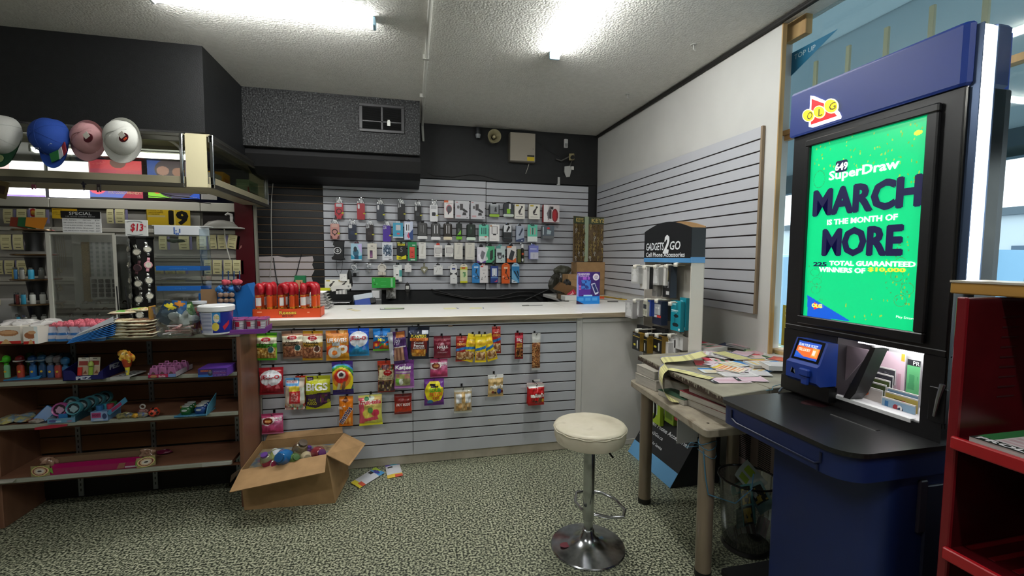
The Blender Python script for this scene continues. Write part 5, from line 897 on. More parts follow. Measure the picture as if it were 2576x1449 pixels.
sign('wall_card', 'grey card with dark shapes behind the angled glass case', (505, 545, 456, 502), YC+.08, '#a8a49c', [('r', 0, 0, .12, 1, '#c4c0b6')], [], cat='card')
t = thing('soap_dispenser', 'white pump bottle on the ledge beside the red post', 'pump bottle', at(583, 569, Y=YC-.05)); MB().lathe([(.024, 0), (.026, .004), (.024, .03), (.012, .045), (.012, .08)], 0, 0, 0, 16).build('bottle', M('#dad6d0', .3), t, True); MB().tube([(0, 0, .07), (0, 0, .105), (-.03, 0, .115), (-.05, 0, .10)], [.014, .014, .012, .008], 10).build('pump', M('#e0dcd6', .3), t, True)
t = thing('terminal_cover', 'pale rounded device on the ledge beside the pump bottle', 'device', at(550, 571, Y=YC-.13)); MB().lathe([(.14, 0), (.14, .012), (.10, .05), (.03, .065), (.001, .066)], 0, .05, 0, 28, sy=.5).build('shell', M('#a8a59c', .35), t, True); MB().box(-.17, .19, -.02, .1, -.012, 0, .003).build('ledge', M('#d4d2ca', .4), t)
tag(MB().tube([at(564, 575, Y=YC-.08), at(566, 600, Y=YC-.08), at(572, 630, Y=YC-.09), at(579, 654, Y=YC-.09)], .005, 6).build('white_cable', M('#cfccc0', .5), smooth=True), 'white cord hanging over the cards beside the red post', 'cord')
t = thing('display_post', 'dark red upright post between tobacco shelves and black slats', 'post', (-1.475, 4.72, 0)); MB().prism([(-.075, 0), (.09, 0), (.065, 2.02), (-.085, 2.02)], -.02, .02, 'y', b=.003).build('panel', M('#4e0d16', .28, coat=.3), t); MB().prism([(.095, 0), (.115, 0), (.09, 2.0), (.07, 2.0)], -.01, .03, 'y').build('edge_strip', M('#8c897c', .4), t)
MB().prism([(-.055, 1.56), (-.035, 1.575), (-.03, 1.6), (-.045, 1.59)], -.021, -.022).build('chip', M('#b07870', .5), t)
# ---------------------------------------------------------------- hanging glass cases
GL = clear('#e9ece2', .03, 'case_glass', .03)
def gcase(label, loc, rz, L, D, z0, z1, ends=(1, 1)):
    t = thing('glass_case', label, 'display case', loc, rz); h = z1-z0
    MB().box(0, L, 0, D, -.012, .012, .002).box(0, L, 0, D, h-.012, h+.006, .002).build('deck', M('#b4ab8c', .5), t)
    MB().box(0, L, -.012, .012, h-.05, h, .003).box(0, L, -.018, .0, h-.018, h+.004, .003).build('top_rail', ALU, t)
    MB().box(0, L, -.012, .014, .012, .062, .002).build('bottom_board', M('#8f8870', .5), t); MB().box(0, L, -.022, .0, -.016, .014, .003).build('bottom_rail', M('#6f6c62', .3, .9), t)
    for x in (.006, L-.018): MB().box(x-.006, x+.014, -.02, .004, -.014, h+.002, .003).build('corner_post', CHROME, t)
    MB().box(.0, L, -.002, .002, .06, h-.04).build('front_glass', GL, t)
    for e, x in zip(ends, (0, L)):
        if e: MB().box(x-.004, x+.004, .02, D, -.01, h).build('end_panel', M('#cfc7a2', .5), t)
    MB().box(0, L, D-.004, D, -.01, .05).box(0, L, D-.004, D, h-.04, h).build('rear_rail', M('#8c8878', .5), t)
    return t
gc = gcase('long hanging glass case behind the caps, framed in metal', (-3.3, 3.62, 1.985), 0, 1.80, .36, 1.985, 2.335)
gd = gcase('angled hanging glass case full of small boxes, beyond cream panels', (-1.335, 3.60, 1.985), radians(90), 1.30, .15, 1.985, 2.335, (1, 1))
def onit(name, label, cat, X, Y, Z, dx, dy, dz, col, rz=0, cols=None):
    t = thing(name, label, cat, (X, Y, Z), rz); MB().box(-dx/2, dx/2, -dy/2, dy/2, 0, dz, .002).build('box', M(col, .45), t)
    if cols: MB().box(dx/2, dx/2+.0008, -dy*.35, dy*.35, dz*.2, dz*.7).build('print', M(cols, .5), t)
    return t
zc = 1.985+.0125
onit('product_box', 'white box at the near end of the angled glass case', 'box', -1.40, 3.78, zc, .08, .17, .10, '#b8b6ac', 0, '#8a8c90')
onit('product_box', 'yellow box with orange print inside the angled glass case', 'box', -1.42, 3.99, zc, .10, .19, .14, '#d69a1e', .1, '#b85a1c')
onit('product_box', 'small green box beside the yellow one in glass case', 'box', -1.40, 4.17, zc, .08, .10, .07, '#8fae6c')
onit('product_box', 'dark flat box lying in the angled glass case', 'box', -1.39, 4.33, zc, .08, .16, .035, '#3c4a44')
onit('product_box', 'pale green box on top of a brown one in glass case', 'box', -1.41, 4.60, zc+.075, .10, .26, .10, '#a8bf9c', 0, '#8aa486')
onit('product_box', 'brown box under the pale green one in glass case', 'box', -1.41, 4.62, zc, .10, .24, .072, '#6a3c28')
t = thing('red_pen', 'red tag leaning in the glass case before pale boxes', 'tag', (-1.36, 4.50, zc), rot=(radians(25), 0, 0)); MB().box(-.004, .004, -.006, .006, 0, .12, .001).build('tag', M('#b8342c', .4), t)
# trinkets that hang from the long case
def hangpt(px, py, Y=3.60): return at(px, py, Y=Y)
for px, lab, kind in [(84, 'keyring with a red charm hanging under the glass case', 'red'), (210, 'small dark cross pendant hanging under the glass case', 'cross'), (248, 'keyring with black figure charm hanging under the glass case', 'fig')]:
    v = at(px, 453, Y=3.60); t = thing('keyring_charm', lab, 'charm', v); n = 12
    if kind != 'cross': MB().tube([(.014*cos(2*pi*i/n), 0, -.014+.014*sin(2*pi*i/n)) for i in range(n)], .0015, 5, closed=True).build('ring', STEEL, t, True)
    if kind == 'cross': MB().box(-.002, .002, -.002, .002, -.07, 0).box(-.014, .014, -.003, .003, -.03, -.023).box(-.005, .005, -.004, .004, -.05, -.01).build('cross', M('#2a2a34', .3, .6), t)
    else: MB().box(-.012, .012, -.004, .004, -.045, -.028, .002).box(-.012, -.003, -.004, .004, -.08 if kind == 'fig' else -.06, -.045, .002).box(.003, .012, -.004, .004, -.078 if kind == 'fig' else -.056, -.045, .002).build('charm', M('#6a2c3c' if kind == 'red' else '#241c1c', .4), t)
tag(MB().tube([at(500, 500, Y=4.5), at(430, 492, Y=4.4), at(375, 478, Y=4.3), at(366, 492, Y=4.3), at(440, 500, Y=4.4), at(505, 510, Y=4.65), at(530, 512, Y=YC-.03)], .003, 5).build('loose_wire', M('#3a3834', .5), smooth=True), 'thin loose wire looping before the blue poster', 'wire')
t = thing('hanging_sign', 'dark gold tilted sign at the frame edge, under glass case', 'sign', at(4, 455, Y=3.6), rot=(0, radians(14), 0)); MB().box(-.05, .045, -.003, .003, -.11, 0, .002).build('board', M('#4a3c1c', .4), t); MB().box(-.035, .03, -.005, -.003, -.08, -.03).build('plate', M('#2c1c10', .3), t)
v = at(575, 470, Y=4.72); t = thing('sunglasses', 'dark sunglasses hanging below the angled glass case', 'sunglasses', at(575, 487, Y=4.70), rot=(0, radians(12), 0)); MB().prism([(-.07, .03), (.0, .02), (.06, .02), (.05, -.01), (.02, -.03), (-.02, -.03), (-.05, -.01)], 0, .012, 'y', b=.002).build('lens', M('#15130f', .15, coat=.5), t)
# caps in front of the case
def cap(label, px, tilt, crown, brim, logo=None, bx=1.0, flatcap=False, sc=1.1):
    x0, x1, y0, y1 = px; v = at((x0+x1)/2, (y0+y1)/2, Y=3.44 if crown[1] in '1b' else 3.36); t = thing('baseball_cap' if not flatcap else 'brimmed_hat', label, 'cap', v, rot=(radians(-8), tilt, radians(-12)))
    cr = M(crown, .85, bump=.1, bs=160); br = M(brim, .8, bump=.1, bs=160); a, b, d = .098*sc, .108*sc, .10*sc
    def f(u, q):
        th = 2*pi*u; r = q; k = sqrt(max(0, 1-r**2.4)); cre = (.012*math.exp(-((sin(th)*r-.1)/.10)**2) if flatcap else 0)
        return (a*r*cos(th), -(d*k+.0)*(.8 if flatcap else 1)+cre, b*r*sin(th)+.04)
    m = MB(); m.sheet(None, 36, 10, lambda u, q: f(u, q)); m.build('crown', cr, t, True)
    ms = MB()
    if not flatcap:
        for k in range(6):
            pts = [f(k/6+.04, q/8) for q in range(0, 9)]; ms.tube([(p[0]*1.003, p[1]-.001, p[2]) for p in pts], .0011, 4)
        ms.lathe([(.006, 0), (.004, .003)], 0, 0, 0, 10).xf(Matrix.Translation((0, 0, 0))); ms.build('seam', M(_mix(crown, '#000000', .12), .8), t, True)
    else:
        ms.tube([(a*(-.95+.19*k), -d*.8*sqrt(max(0, 1-(abs(-.95+.19*k))**2.4))-.001+.004, .04+.02*sin(k*.5)) for k in range(10)], .0028, 5).build('crease', M(_mix(crown, '#000000', .06), .85), t, True)
    MB().tube([(0, -.03, .135*sc), (0, .0, .15*sc), (0, 3.59-v.y, .16*sc)], .002, 5).build('hanging_loop', M('#2a2a2a', .5), t)
    L = .085*sc
    def g(u, q):
        th = pi+.22+(pi-.44)*u; return (a*cos(th)*(1-.08*q), -.03*q*sin(pi*u)**.5-.006, .04+b*sin(th)-L*q*(.35+.65*sin(pi*u)**.6))
    if flatcap:
        def g(u, q):
            th = 2*pi*u; rr = 1+q*(.16+.32*max(0, -sin(th+.5))); return (a*rr*cos(th), -.012*q, .04+b*rr*sin(th))
    m = MB(); m.sheet(None, 30, 5, g)
    i0 = len(m.v); m.sheet(None, 30, 5, lambda u, q: (lambda p: (p[0], p[1]+.004, p[2]))(g(u, q))); m.build('brim', br, t, True)
    return t, a, b, d
t, a, b, d = cap('white baseball cap with green brim, at the frame edge', (-42, 70, 295, 418), radians(-8), '#b4b4ae', '#12472a')
MB().prism([(-.008+.028*cos(k*pi/8), -.118+.024*sin(k*pi/8)) for k in range(16)], -.034, -.036).build('patch', M('#7c8a5c', .6), t)
for s_ in (-1, 1): MB().prism([(s_*.04+.005*cos(k*pi/4), .1+.005*sin(k*pi/4)) for k in range(8)], -.072, -.082).build('eyelet', M('#3a3a38', .6), t)
MB().box(-.05, .04, -.068, -.062, -.03, -.015).build('lettering', M('#3c3c3c', .6), t)
t, a, b, d = cap('blue baseball cap with green white and red brim end', (88, 188, 303, 420), radians(-20), '#173f92', '#1a459c')
MB().prism([(-.02, -.075), (.04, -.07), (.03, -.128), (-.02, -.132)], -.030, -.035).build('green_block', M('#1f6a34', .7), t); MB().prism([(.04, -.07), (.062, -.055), (.058, -.112), (.03, -.128)], -.028, -.033).build('white_block', M('#b8bcc0', .7), t); MB().prism([(.062, -.055), (.085, -.03), (.08, -.09), (.058, -.112)], -.022, -.030).build('red_block', M('#7c1c28', .7), t)
MB().prism([(-.06, .115), (-.035, .125), (-.035, .1), (-.062, .092)], -.05, -.062).build('flag', M('#8a2034', .7), t); MB().prism([(-.035, .125), (-.015, .128), (-.015, .102), (-.035, .1)], -.05, -.066).build('flag', M('#c8ccc8', .7), t); MB().prism([(-.015, .128), (.005, .126), (.005, .1), (-.015, .102)], -.05, -.07).build('flag', M('#1d6a40', .7), t)
text(t, 'ITALIA', -.06, .05, -.05, -.035, -.068, '#c0cad8', .03, fn=lambda x, z: -.072)
def price_tagged(label, px, col, sc):
    t, a, b, d = cap(label, px, radians(-38), col, _mix(col, '#ffffff', .05), flatcap=True, sc=sc)
    m = MB().prism([(.05+.03*cos(k*pi/9), -.035+.028*sin(k*pi/9)) for k in range(18)], -.080, -.084, 'y'); m.build('round_tag', M('#4c0f1c', .35, coat=.4), t); MB().box(.035, .068, -.0865, -.0845, -.035, .002).build('price_label', M('#c9c5b8', .5), t)
    return t
t = price_tagged('dusty pink hat with round maroon tag, between blue and white', (186, 278, 306, 416), '#b7898b', .96)
t = price_tagged('white hat with wide brim and round maroon tag', (265, 372, 312, 408), '#c4c4bd', 1.06)
MB().box(.045, .066, -.088, -.0855, -.058, -.046).build('orange_sticker', M('#d8502c', .5), t)
# ---------------------------------------------------------------- glass showcase behind the shelf unit and its displays
sc_ = thing('showcase_counter', 'low glass showcase counter behind the shelf unit', 'counter', (0, 0, 0)); ZS = 1.03
MB().box(-3.6, -1.02, 3.42, 4.10, 0, .55, .004).build('base', M('#4a3a2c', .6), sc_); MB().box(-3.6, -1.02, 3.42, 3.425, .55, ZS-.01).build('front_glass', GL, sc_); MB().box(-3.6, -1.02, 3.42, 4.10, ZS-.012, ZS, .002).build('top', M('#8a8d88', .2), sc_)
# jewellery cabinet
jv = at(222, 798, Y=3.72); jx = jv.x; t = thing('jewellery_cabinet', 'clear acrylic jewellery cabinet with rings and black special board', 'display cabinet', (jx, 3.70, ZS), radians(0)); h = .62; w = .20
fr = M('#b9b7ac', .3)
MB().box(-w, -w+.022, -.012, .0, 0, h).box(w-.016, w, -.012, .0, 0, h).box(-w, w, -.01, 0, h-.012, h).box(-w, w, -.012, .0, 0, .012).box(w+.07, w+.082, .2, .21, 0, h-.03).build('frame', fr, t)
MB().box(-w, w, -.002, 0, 0, h).build('front_pane', clear('#eef0ee', .02, 'acrylic', .02), t); MB().prism([(w, 0), (w+.08, .2), (w+.08, .202), (w, .002)], 0, h-.02, 'z').build('side_pane', clear('#eef0ee', .02, 'acrylic', .02), t)
MB().box(-w+.02, w, .2, .205, 0, h).build('back_panel', M('#d4d2cc', .5), t)
MB().box(-.105, -.055, .16, .175, .13, .56, .004).build('gold_chain_card', noisy('chains', ['#8a6a30', '#b8985a', '#d0b478'], 120, .35, .5, stretch=(1, 1, 3)), t)
sc1 = MB(); c = paint('#a8a8a6', [('s', 0, 0, 1, 1, '#8e8f90', 16, 1), ('s', 0, 0, 1, 1, '#b8b8b6', 9, 0)])
MB().sheet(None, 18, 32, lambda u, q: (-.045+u*.165, .15, .30+q*.26), c).build('earring_cards', PCARD, t)
for r in range(4):
    for k in range(4): MB().box(-.035+k*.042, -.008+k*.042, .13, .145, .165+r*.034, .192+r*.034, .003).box(-.026+k*.042, -.017+k*.042, .126, .13, .172+r*.034, .178+r*.034).build('ring_pad', M('#1c1216', .5), t)
MB().box(-.05, .13, .146, .149, .15, .31).build('ring_card', M('#c4c2bc', .5), t)
for r in range(3):
    z = .015+.042*r; y = .03+.04*r; MB().box(-.14+.02*r, .185, y, .18, z-.015, z+.018, .002).build('step', M('#b0ada6', .4), t)
    for k in range(4):
        x = -.12+.02*r+k*.082; n = 12; MB().tube([(x+.014*cos(pi*i/10), y+.02, z+.018+.018*sin(pi*i/10)) for i in range(11)], [.003]*3+[.005]*5+[.003]*3, 6).build('ring', M('#6a5a4a' if (r+k) % 2 else '#b8b4ac', .2, .9), t, True)
for k in range(3): n = 14; MB().tube([(-.155, .02, .12+.12*k+.018), (-.14, .02, .11+.12*k), (-.155, .02, .10+.12*k), (-.17, .02, .11+.12*k)], .003, 6, closed=True).box(-.157, -.153, .019, .022, .10+.12*k, .136+.12*k).build('pendant', M('#c0a868', .25, .8), t, True)
for k in range(5): MB().tube([(-.185+.012*k, .05, .6), (-.18+.012*k, .055, .45), (-.182+.012*k, .05, .3+.02*k)], .0016, 5).build('necklace', M('#8f7c5c', .3, .8), t, True)
bd_ = MB().box(-.035-.09, .1, .03, .036, h, h+.145).build('special_board', M('#d8d8d6', .5), t); MB().box(-.13, .098, .026, .030, h+.10, h+.148).build('black_header', M('#0e0e10', .4), t)
text(t, 'SPECIAL', -.08, .05, h+.122, h+.142, .025, '#dcdcdc', .01); text(t, '14K GOLD CHAINS, RINGS', -.1, .07, h+.106, h+.115, .025, '#a8a8a8')
for k, s_ in enumerate(['10K RING       NOW    $29', '18K GOLD PLATED BRACELET  $25', 'STAINLESS STEEL CHAIN     $35', 'STAINLESS STEEL PENDANT   $22', '10K PENDANT NICKEL FREE   $27']): text(t, s_, -.118, .092, h+.082-.018*k, h+.090-.018*k, .029, '#4a4a4e', .004)
# watch tower
v = at(360, 800, Y=3.74); t = thing('watch_tower', 'black watch display tower topped by a red price sign', 'watch display', (v.x+.015, 3.74, ZS)); h = .60
MB().lathe([(.08, 0), (.08, .02), (.07, .03), (.07, h-.02), (.078, h-.01), (.078, h)], 0, 0, 0, 8).build('tower', M('#060606', .3), t)
for lv in range(5):
    for k, a in enumerate((-2.35, -1.5, -.75)):
        x, y, z = .076*cos(a), .076*sin(a), h-.09-lv*.11-.02*(k == 1)
        if (lv, k) in ((4, 2),): continue
        pk = (lv, k) == (1, 2); mt = M('#c98a94', .35) if pk else M('#a9a9a2', .2, .85); n = 16
        wt = MB().ring([[(q*cos(2*pi*i/n), yy, q*sin(2*pi*i/n)) for i in range(n)] for q, yy in ((.024, 0), (.026, -.006), (.020, -.009), (.019, -.007))], cap0=True, cap1=False).box(-.009, .009, -.004, 0, .022, .052, .002).box(-.009, .009, -.004, 0, -.046, -.022, .002)
        mx = Matrix.Translation((x, y, z)) @ Matrix.Rotation(a+pi/2, 4, 'Z') @ Matrix.Rotation(.25*sin(lv*3+k*5), 4, 'Y')
        o = wt.build('watch', mt if (lv, k) != (1, 1) else M('#5a3c40', .3, .3), t, True); o.matrix_local = mx
        f = MB().prism([(.019*cos(2*pi*i/n), .019*sin(2*pi*i/n)) for i in range(n)], -.0065, -.0075).box(-.001, .001, -.009, -.008, 0, .014).box(0, .01, -.009, -.008, -.001, .001); o2 = f.build('dial', M('#c4c0b0' if not (lv, k) == (1, 1) else '#3a2c30', .3), o)
MB().box(-.085, .055, -.03, -.024, h+.002, h+.115, .003).build('sign_card', M('#d9dad6', .4), t); text(t, '$13', -.05, .03, h+.03, h+.09, -.032, '#b81c30', .03, shear=.15); text(t, '00', .034, .046, h+.066, h+.076, -.032, '#b81c30', .02)
for s_ in (1, -1): MB().tube([(-.055+.0155*k-.015, -.0315, h+.058+s_*(.042+.008*sin(pi*k/6))) for k in range(7)], .0012, 4).build('arc', M('#4a5a5c', .5), t)
# clear tiered display with blue bands
v = at(455, 820, Y=3.72); t = thing('tiered_display', 'clear tiered acrylic display with bright blue bands', 'display stand', (-1.575, 3.70, ZS)); BL = M('#1d62b0', .4)
def panel(z, h, mat, ts=''):
    MB().box(-.165, .115, -.004, 0, z, z+h, .001).prism([(.115, 0), (.16, .05), (.157, .053), (.112, .003)], z, z+h, 'z').build('band', mat, t)
MB().box(-.17, .115, -.003, 0, 0, .66).prism([(.115, 0), (.165, .05), (.162, .053), (.112, .003)], 0, .66, 'z').build('clear_front', clear('#eef2f2', .03, 'acrylic2', .02), t)
panel(.615, .062, M('#c8ccd0', .4)); panel(.36, .034, BL); panel(.215, .034, BL); panel(.02, .03, BL)
MB().box(-.18, .17, .0, .1, .677, .682).build('cap_ledge', M('#d4d6d4', .4), t)
dots = MB()
for x, z in [(0, 0), (0, 1), (0, 2), (0, 3), (0, 4), (1, 0), (1, 2), (2, 0), (3, 1), (3, 2), (3, 3), (2, -1), (1, -1)]: dots.prism([(-.04+.0115*x+.0045*cos(k*pi/4), .626+.0095*z+.0045*sin(k*pi/4)) for k in range(8)], -.005, -.006)
dots.build('dot_logo', M('#1c54a8', .4), t); text(t, 'accessories', -.08, .03, .37, .382, -.006, '#4f8fd0'); text(t, 'long life', -.05, .02, .226, .238, -.006, '#4f8fd0')
for z in (.28, .13, .46): MB().box(-.16, .11, .0, .12, z, z+.004).build('tier_shelf', clear('#dfe6e6', .08, 'acrylic3', .05), t)
lump(.012, 2, 8, 2, 1).xf(Matrix.Translation((-.06, .05, .30))).build('loose_parts', M('#a49c94', .4), t); lump(.012, 6, 8, 2, 1).xf(Matrix.Translation((-.02, .05, .155))).build('loose_parts', M('#8c8478', .4), t)
lump(.02, 9, 3, 1.5, .7).xf(Matrix.Translation((-.06, .05, .575))).build('soft_goods', M('#5c6a50', .6), t)
# tiered lighter display
v = at(75, 800, Y=3.80); t = thing('lighter_display', 'black tiered lighter display with round shiny discs', 'display stand', (v.x+.04, 3.82, ZS-.02))
for k in range(4):
    z = .0+.17*k; MB().lathe([(.05, z), (.045, z+.05), (.055, z+.13)], 0, 0, 0, 16).build('column', M('#070708', .4), t, True)
    z += .14; MB().lathe([(.05, z-.006), (.135-.01*k, z), (.14-.01*k, z+.006), (.135-.01*k, z+.012), (.05, z+.012)], 0, 0, 0, 28).build('disc', M('#3a2a20', .25, .3), t, True); MB().lathe([(.136-.01*k, z+.001), (.142-.01*k, z+.006), (.136-.01*k, z+.011)], 0, 0, 0, 28, False, False).build('disc_rim', M('#9a7c58', .2, .7), t, True)
cols = ['#8c8c86', '#3ba0c4', '#5c5c56', '#80807a', '#74746e', '#28282c', '#6c2c28', '#2f8aa8', '#c4c4bc', '#a8a8a0', '#c8b03c', '#4a8ac0']
proto = None
k = 0
for lv, zz in enumerate((.012, .172, .332)):
    for i in range(5):
        a = -2.6+.46*i; r = .105; wd = (v.x+.04+r*cos(a), 3.82+r*sin(a), ZS-.02+(.0 if lv == 0 else .152+.17*(lv-1)))
        col = cols[(lv*5+i) % 12]; L_t = thing('cigarette_lighter', ['lighter standing around the foot of tiered lighter display', 'lighter on the lowest disc of the tiered display', 'lighter on the second disc of the tiered display'][lv], 'lighter', wd, a+pi/2, ['lighters at the display foot', 'lighters on the lowest disc', 'lighters on the second disc'][lv])
        MB().lathe([(.011, 0), (.0125, .003), (.0125, .06), (.011, .064)], 0, 0, 0, 10, sx=1.25, sy=.75).build('body', M(col, .25, coat=.5), L_t, True); MB().box(-.010, .010, -.007, .007, .064, .078, .002).build('guard', M('#9a9a98', .2, .9), L_t)
t2 = thing('folded_packs', 'brown green and orange packs fanned on the top disc', 'packs', (v.x+.04, 3.80, ZS-.02+.66))
for s_, c_ in ((-1, '#7a2c18'), (0, '#1c5a30'), (1, '#c47a1c')): MB().prism([(s_*.05-.05, .02), (s_*.05+.05, .0), (s_*.07+.06, .08), (s_*.05-.04, .08)], -.04-.01*s_, -.036-.01*s_, b=.0).build('pack', M(c_, .4), t2)
t = thing('lottery_terminal', 'blue edged lottery terminal lid at the frame edge', 'terminal', (-2.84, 3.62, ZS)); MB().prism([(-.2, .20), (.16, .31), (.17, .295), (-.2, .16)], -.05, .05).build('lid_edge', M('#1c2a6c', .4), t); MB().prism([(-.2, .21), (.16, .315), (.12, .32), (-.2, .28)], -.04, .05).build('lid', M('#b0b4c8', .4), t); MB().box(-.25, .14, -.1, .1, .0, .05, .006).build('base', M('#1c2c74', .4), t)
t = thing('till_printer', 'pale rounded receipt printer with price card marked 20', 'printer', (-2.78, 3.92, ZS)); MB().box(-.16, .12, -.1, .1, 0, .15, .02).build('shell', M('#a8a6a0', .4), t, True); MB().box(-.14, .045, -.108, -.104, .12, .16).build('card', M('#d8d2b0', .5), t); text(t, '20', -.02, .03, .126, .152, -.11, '#2a2a2c', .03)
for i, (x0, x1) in enumerate([(293, 309), (314, 332)]): tag(MB().tube([at(x0, 720, Y=3.47), at(x1-(8 if i == 0 else 2), 818, Y=3.47)], .0035, 6).build('thin_rod', BLK, smooth=True), ['thin black rod standing behind the nut bags, beside cabinet', 'second thin black rod leaning behind the nut bags'][i], 'rod')
t = thing('straw_display', 'bright blue display carton of toy straws and candy heads', 'display box', (-1.25, 3.62, ZS)); 
MB().box(-.2, .14, 0, .14, 0, .2, .003).prism([(.06, .0), (.14, 0), (.16, .17), (.12, .27), (.03, .22)], -.01, .15, 'y').build('carton', M('#1260a8', .4), t); MB().box(-.18, -.08, -.01, .0, .1, .23).build('brown_flap', M('#8a6c4c', .6), t)
for k in range(4): lump(.028, k+3, 1, .8, .9).xf(Matrix.Translation((-.05+.035*k, -.02, .23+.01*(k % 2)))).build('candy_head', M('#1c2c54' if k % 2 else '#1f6ab0', .3), t, True)
for k in range(4): MB().tube([(-.04+.035*k, .0, .25), (-.042+.037*k, .005, .36)], .004, 6).build('straw', M('#183866', .3), t, True)
for k in range(2): lump(.025, k+9, 1.3, .6, .8).xf(Matrix.Translation((-.01+.07*k, -.03, .28))).build('coral_piece', M('#c4505c', .35), t, True)
for r in range(2):
    for k in range(3): MB().lathe([(.001, -.02), (.016, -.012), (.02, 0), (.016, .012), (.001, .02)], -.045+.035*k, -.035, .19-.04*r, 12).build('clear_ball', M('#8c7464', .15, coat=.6), t, True)
t = thing('candy_jar', 'clear jar with red and brown sweets behind blue tub', 'jar', (-1.40, 3.5, ZS)); MB().lathe([(.05, 0), (.055, .01), (.055, .1), (.045, .12), (.045, .14)], 0, 0, 0, 20).build('jar', clear('#dfe4e0', .1, 'jar_glass', .05), t, True); MB().lathe([(.048, .005), (.05, .04), (.03, .055)], 0, 0, 0, 16).build('sweets', noisy('sweets', ['#a8382a', '#c86a3c', '#8a5a3a'], 60, .4), t, True); MB().lathe([(.047, .14), (.047, .155), (.001, .16)], 0, 0, 0, 20).build('lid', M('#c8ccd0', .4), t, True)
# ---------------------------------------------------------------- brown shelf unit
BRN = noisy('brown_laminate', ['#6e4a36', '#7b5540', '#664230'], 6, .45, stretch=(1, 1, .3)); BRD = noisy('brown_back', ['#6a4424', '#78502c'], 5, .6); RAIL = M('#8f9184', .35)
go = thing('shelf_unit', 'brown laminate shelf unit stocked with candy and toys', 'shelf unit', (0, 0, 0)); GX0, GX1, GY0, GY1 = -2.16, -.955, 2.90, 3.235
MB().box(GX1-.022, GX1, GY0, GY1, 0, 1.03, .003).build('side_panel', BRN, go); MB().box(GX0-.022, GX0, GY0+.04, GY1, 0, 1.03, .003).build('side_panel', BRN, go)
bp = MB(); z = .30
while z < 1.0: bp.box(GX0, GX1-.022, GY1-.02, GY1-.008, z, z+.094, .002); z += .1
bp.build('back_panel', BRD, go); MB().box(GX0, GX1-.022, GY1-.008, GY1, .02, 1.02).build('backing', M('#140f0c', .8), go)
SZ = {1: 1.05, 2: .82, 3: .585, 4: .29}
for k, z in SZ.items():
    dy = {1: 0, 2: 0, 3: 0, 4: 0}[k]; x1 = GX1-.022 if k > 1 else GX1
    MB().box(GX0-.9, x1-.001 if k < 4 else -1.02, GY0+.01, GY1-.022 if k > 1 else GY1, z-.022, z, .001).build('shelf', BRN if k > 1 else M('#5f564c', .4), go)
    MB().box(GX0-.9, x1-.001 if k < 4 else -1.02, GY0-.006, GY0+.01, z-.02, z+.001, .002).build('price_rail', RAIL, go)
    MB().box(GX0-.9, x1-.004, GY0+.012, GY0+.03, z-.034, z-.0225).build('under_edge', M('#57331f', .5), go)
for px in (199, 388, 599):
    x = at(px, 1110, Y=GY1-.02).x; u = MB().box(x-.013, x+.013, GY1-.028, GY1-.02, .02, 1.02)
    u.build('upright', M('#85898a', .35, .7), go)
    s = MB()
    for i in range(28): s.box(x-.003, x+.003, GY1-.0285, GY1-.0275, .05+.034*i, .066+.034*i)
    s.build('vent_pattern', M('#1c1c1c', .6), go)
    for k in (2, 3, 4): MB().prism([(GY1-.03, SZ[k]-.055), (GY1-.03, SZ[k]-.023), (GY0+.05, SZ[k]-.023), (GY0+.05, SZ[k]-.03)], x-.03, x-.026, 'x').build('bracket', M('#a2a69e', .35, .6), go)
struct('void_shade', MB().box(-4, GX1-.03, GY1+.002, GY1+.02, 0, .28), M('#0c0a09', .7))  # black sheet put in for the shaded void below the bottom shelf
def P_on(px, py, k, dz=0): v = at(px, py, Z=SZ[k]); v.z = SZ[k]+.001+dz; return v
def mk(name, label, cat, loc, rz=0, group=None): return thing(name, label, cat, loc, rz, group)
def pbox(t, w, d, h, base, L=(), T=(), x=0, y=0, z=0, nx=60, ny=36, side=None, nm='box', top=None):
    """a printed box whose front lies at y, growing back to y+d"""
    m = MB().sheet(None, nx, ny, lambda u, q: (x+(u-.5)*w, y, z+q*h), paint(base, L)); side = side or base
    for q in ([(x+w/2, y, z), (x+w/2, y+d, z), (x+w/2, y+d, z+h), (x+w/2, y, z+h)], [(x-w/2, y+d, z), (x-w/2, y, z), (x-w/2, y, z+h), (x-w/2, y+d, z+h)], [(x+w/2, y+d, z), (x-w/2, y+d, z), (x-w/2, y+d, z+h), (x+w/2, y+d, z+h)]): m.add(q, [(0, 1, 2, 3)], side)
    m.add([(x-w/2, y, z+h), (x+w/2, y, z+h), (x+w/2, y+d, z+h), (x-w/2, y+d, z+h)], [(0, 1, 2, 3)], top or side).add([(x-w/2, y+d, z), (x+w/2, y+d, z), (x+w/2, y, z), (x-w/2, y, z)], [(0, 1, 2, 3)], side)
    m.build(nm, PCARD, t)
    for tx in T: text(t, tx[0], x+(tx[1]-.5)*w, x+(tx[2]-.5)*w, z+tx[3]*h, z+tx[4]*h, y-.0008, tx[5], *(tx[6:] or ()))
def tray(t, w, d, h, col, front=None, th=.003, inner=None, nm='tray', y=0):
    MB().box(-w/2, w/2, y, y+th, 0, h*.55).box(-w/2, w/2, y+d-th, y+d, 0, h).box(-w/2, -w/2+th, y, y+d, 0, h*.75).box(w/2-th, w/2, y, y+d, 0, h*.75).box(-w/2, w/2, y, y+d, 0, th).build(nm, M(col, .45), t)
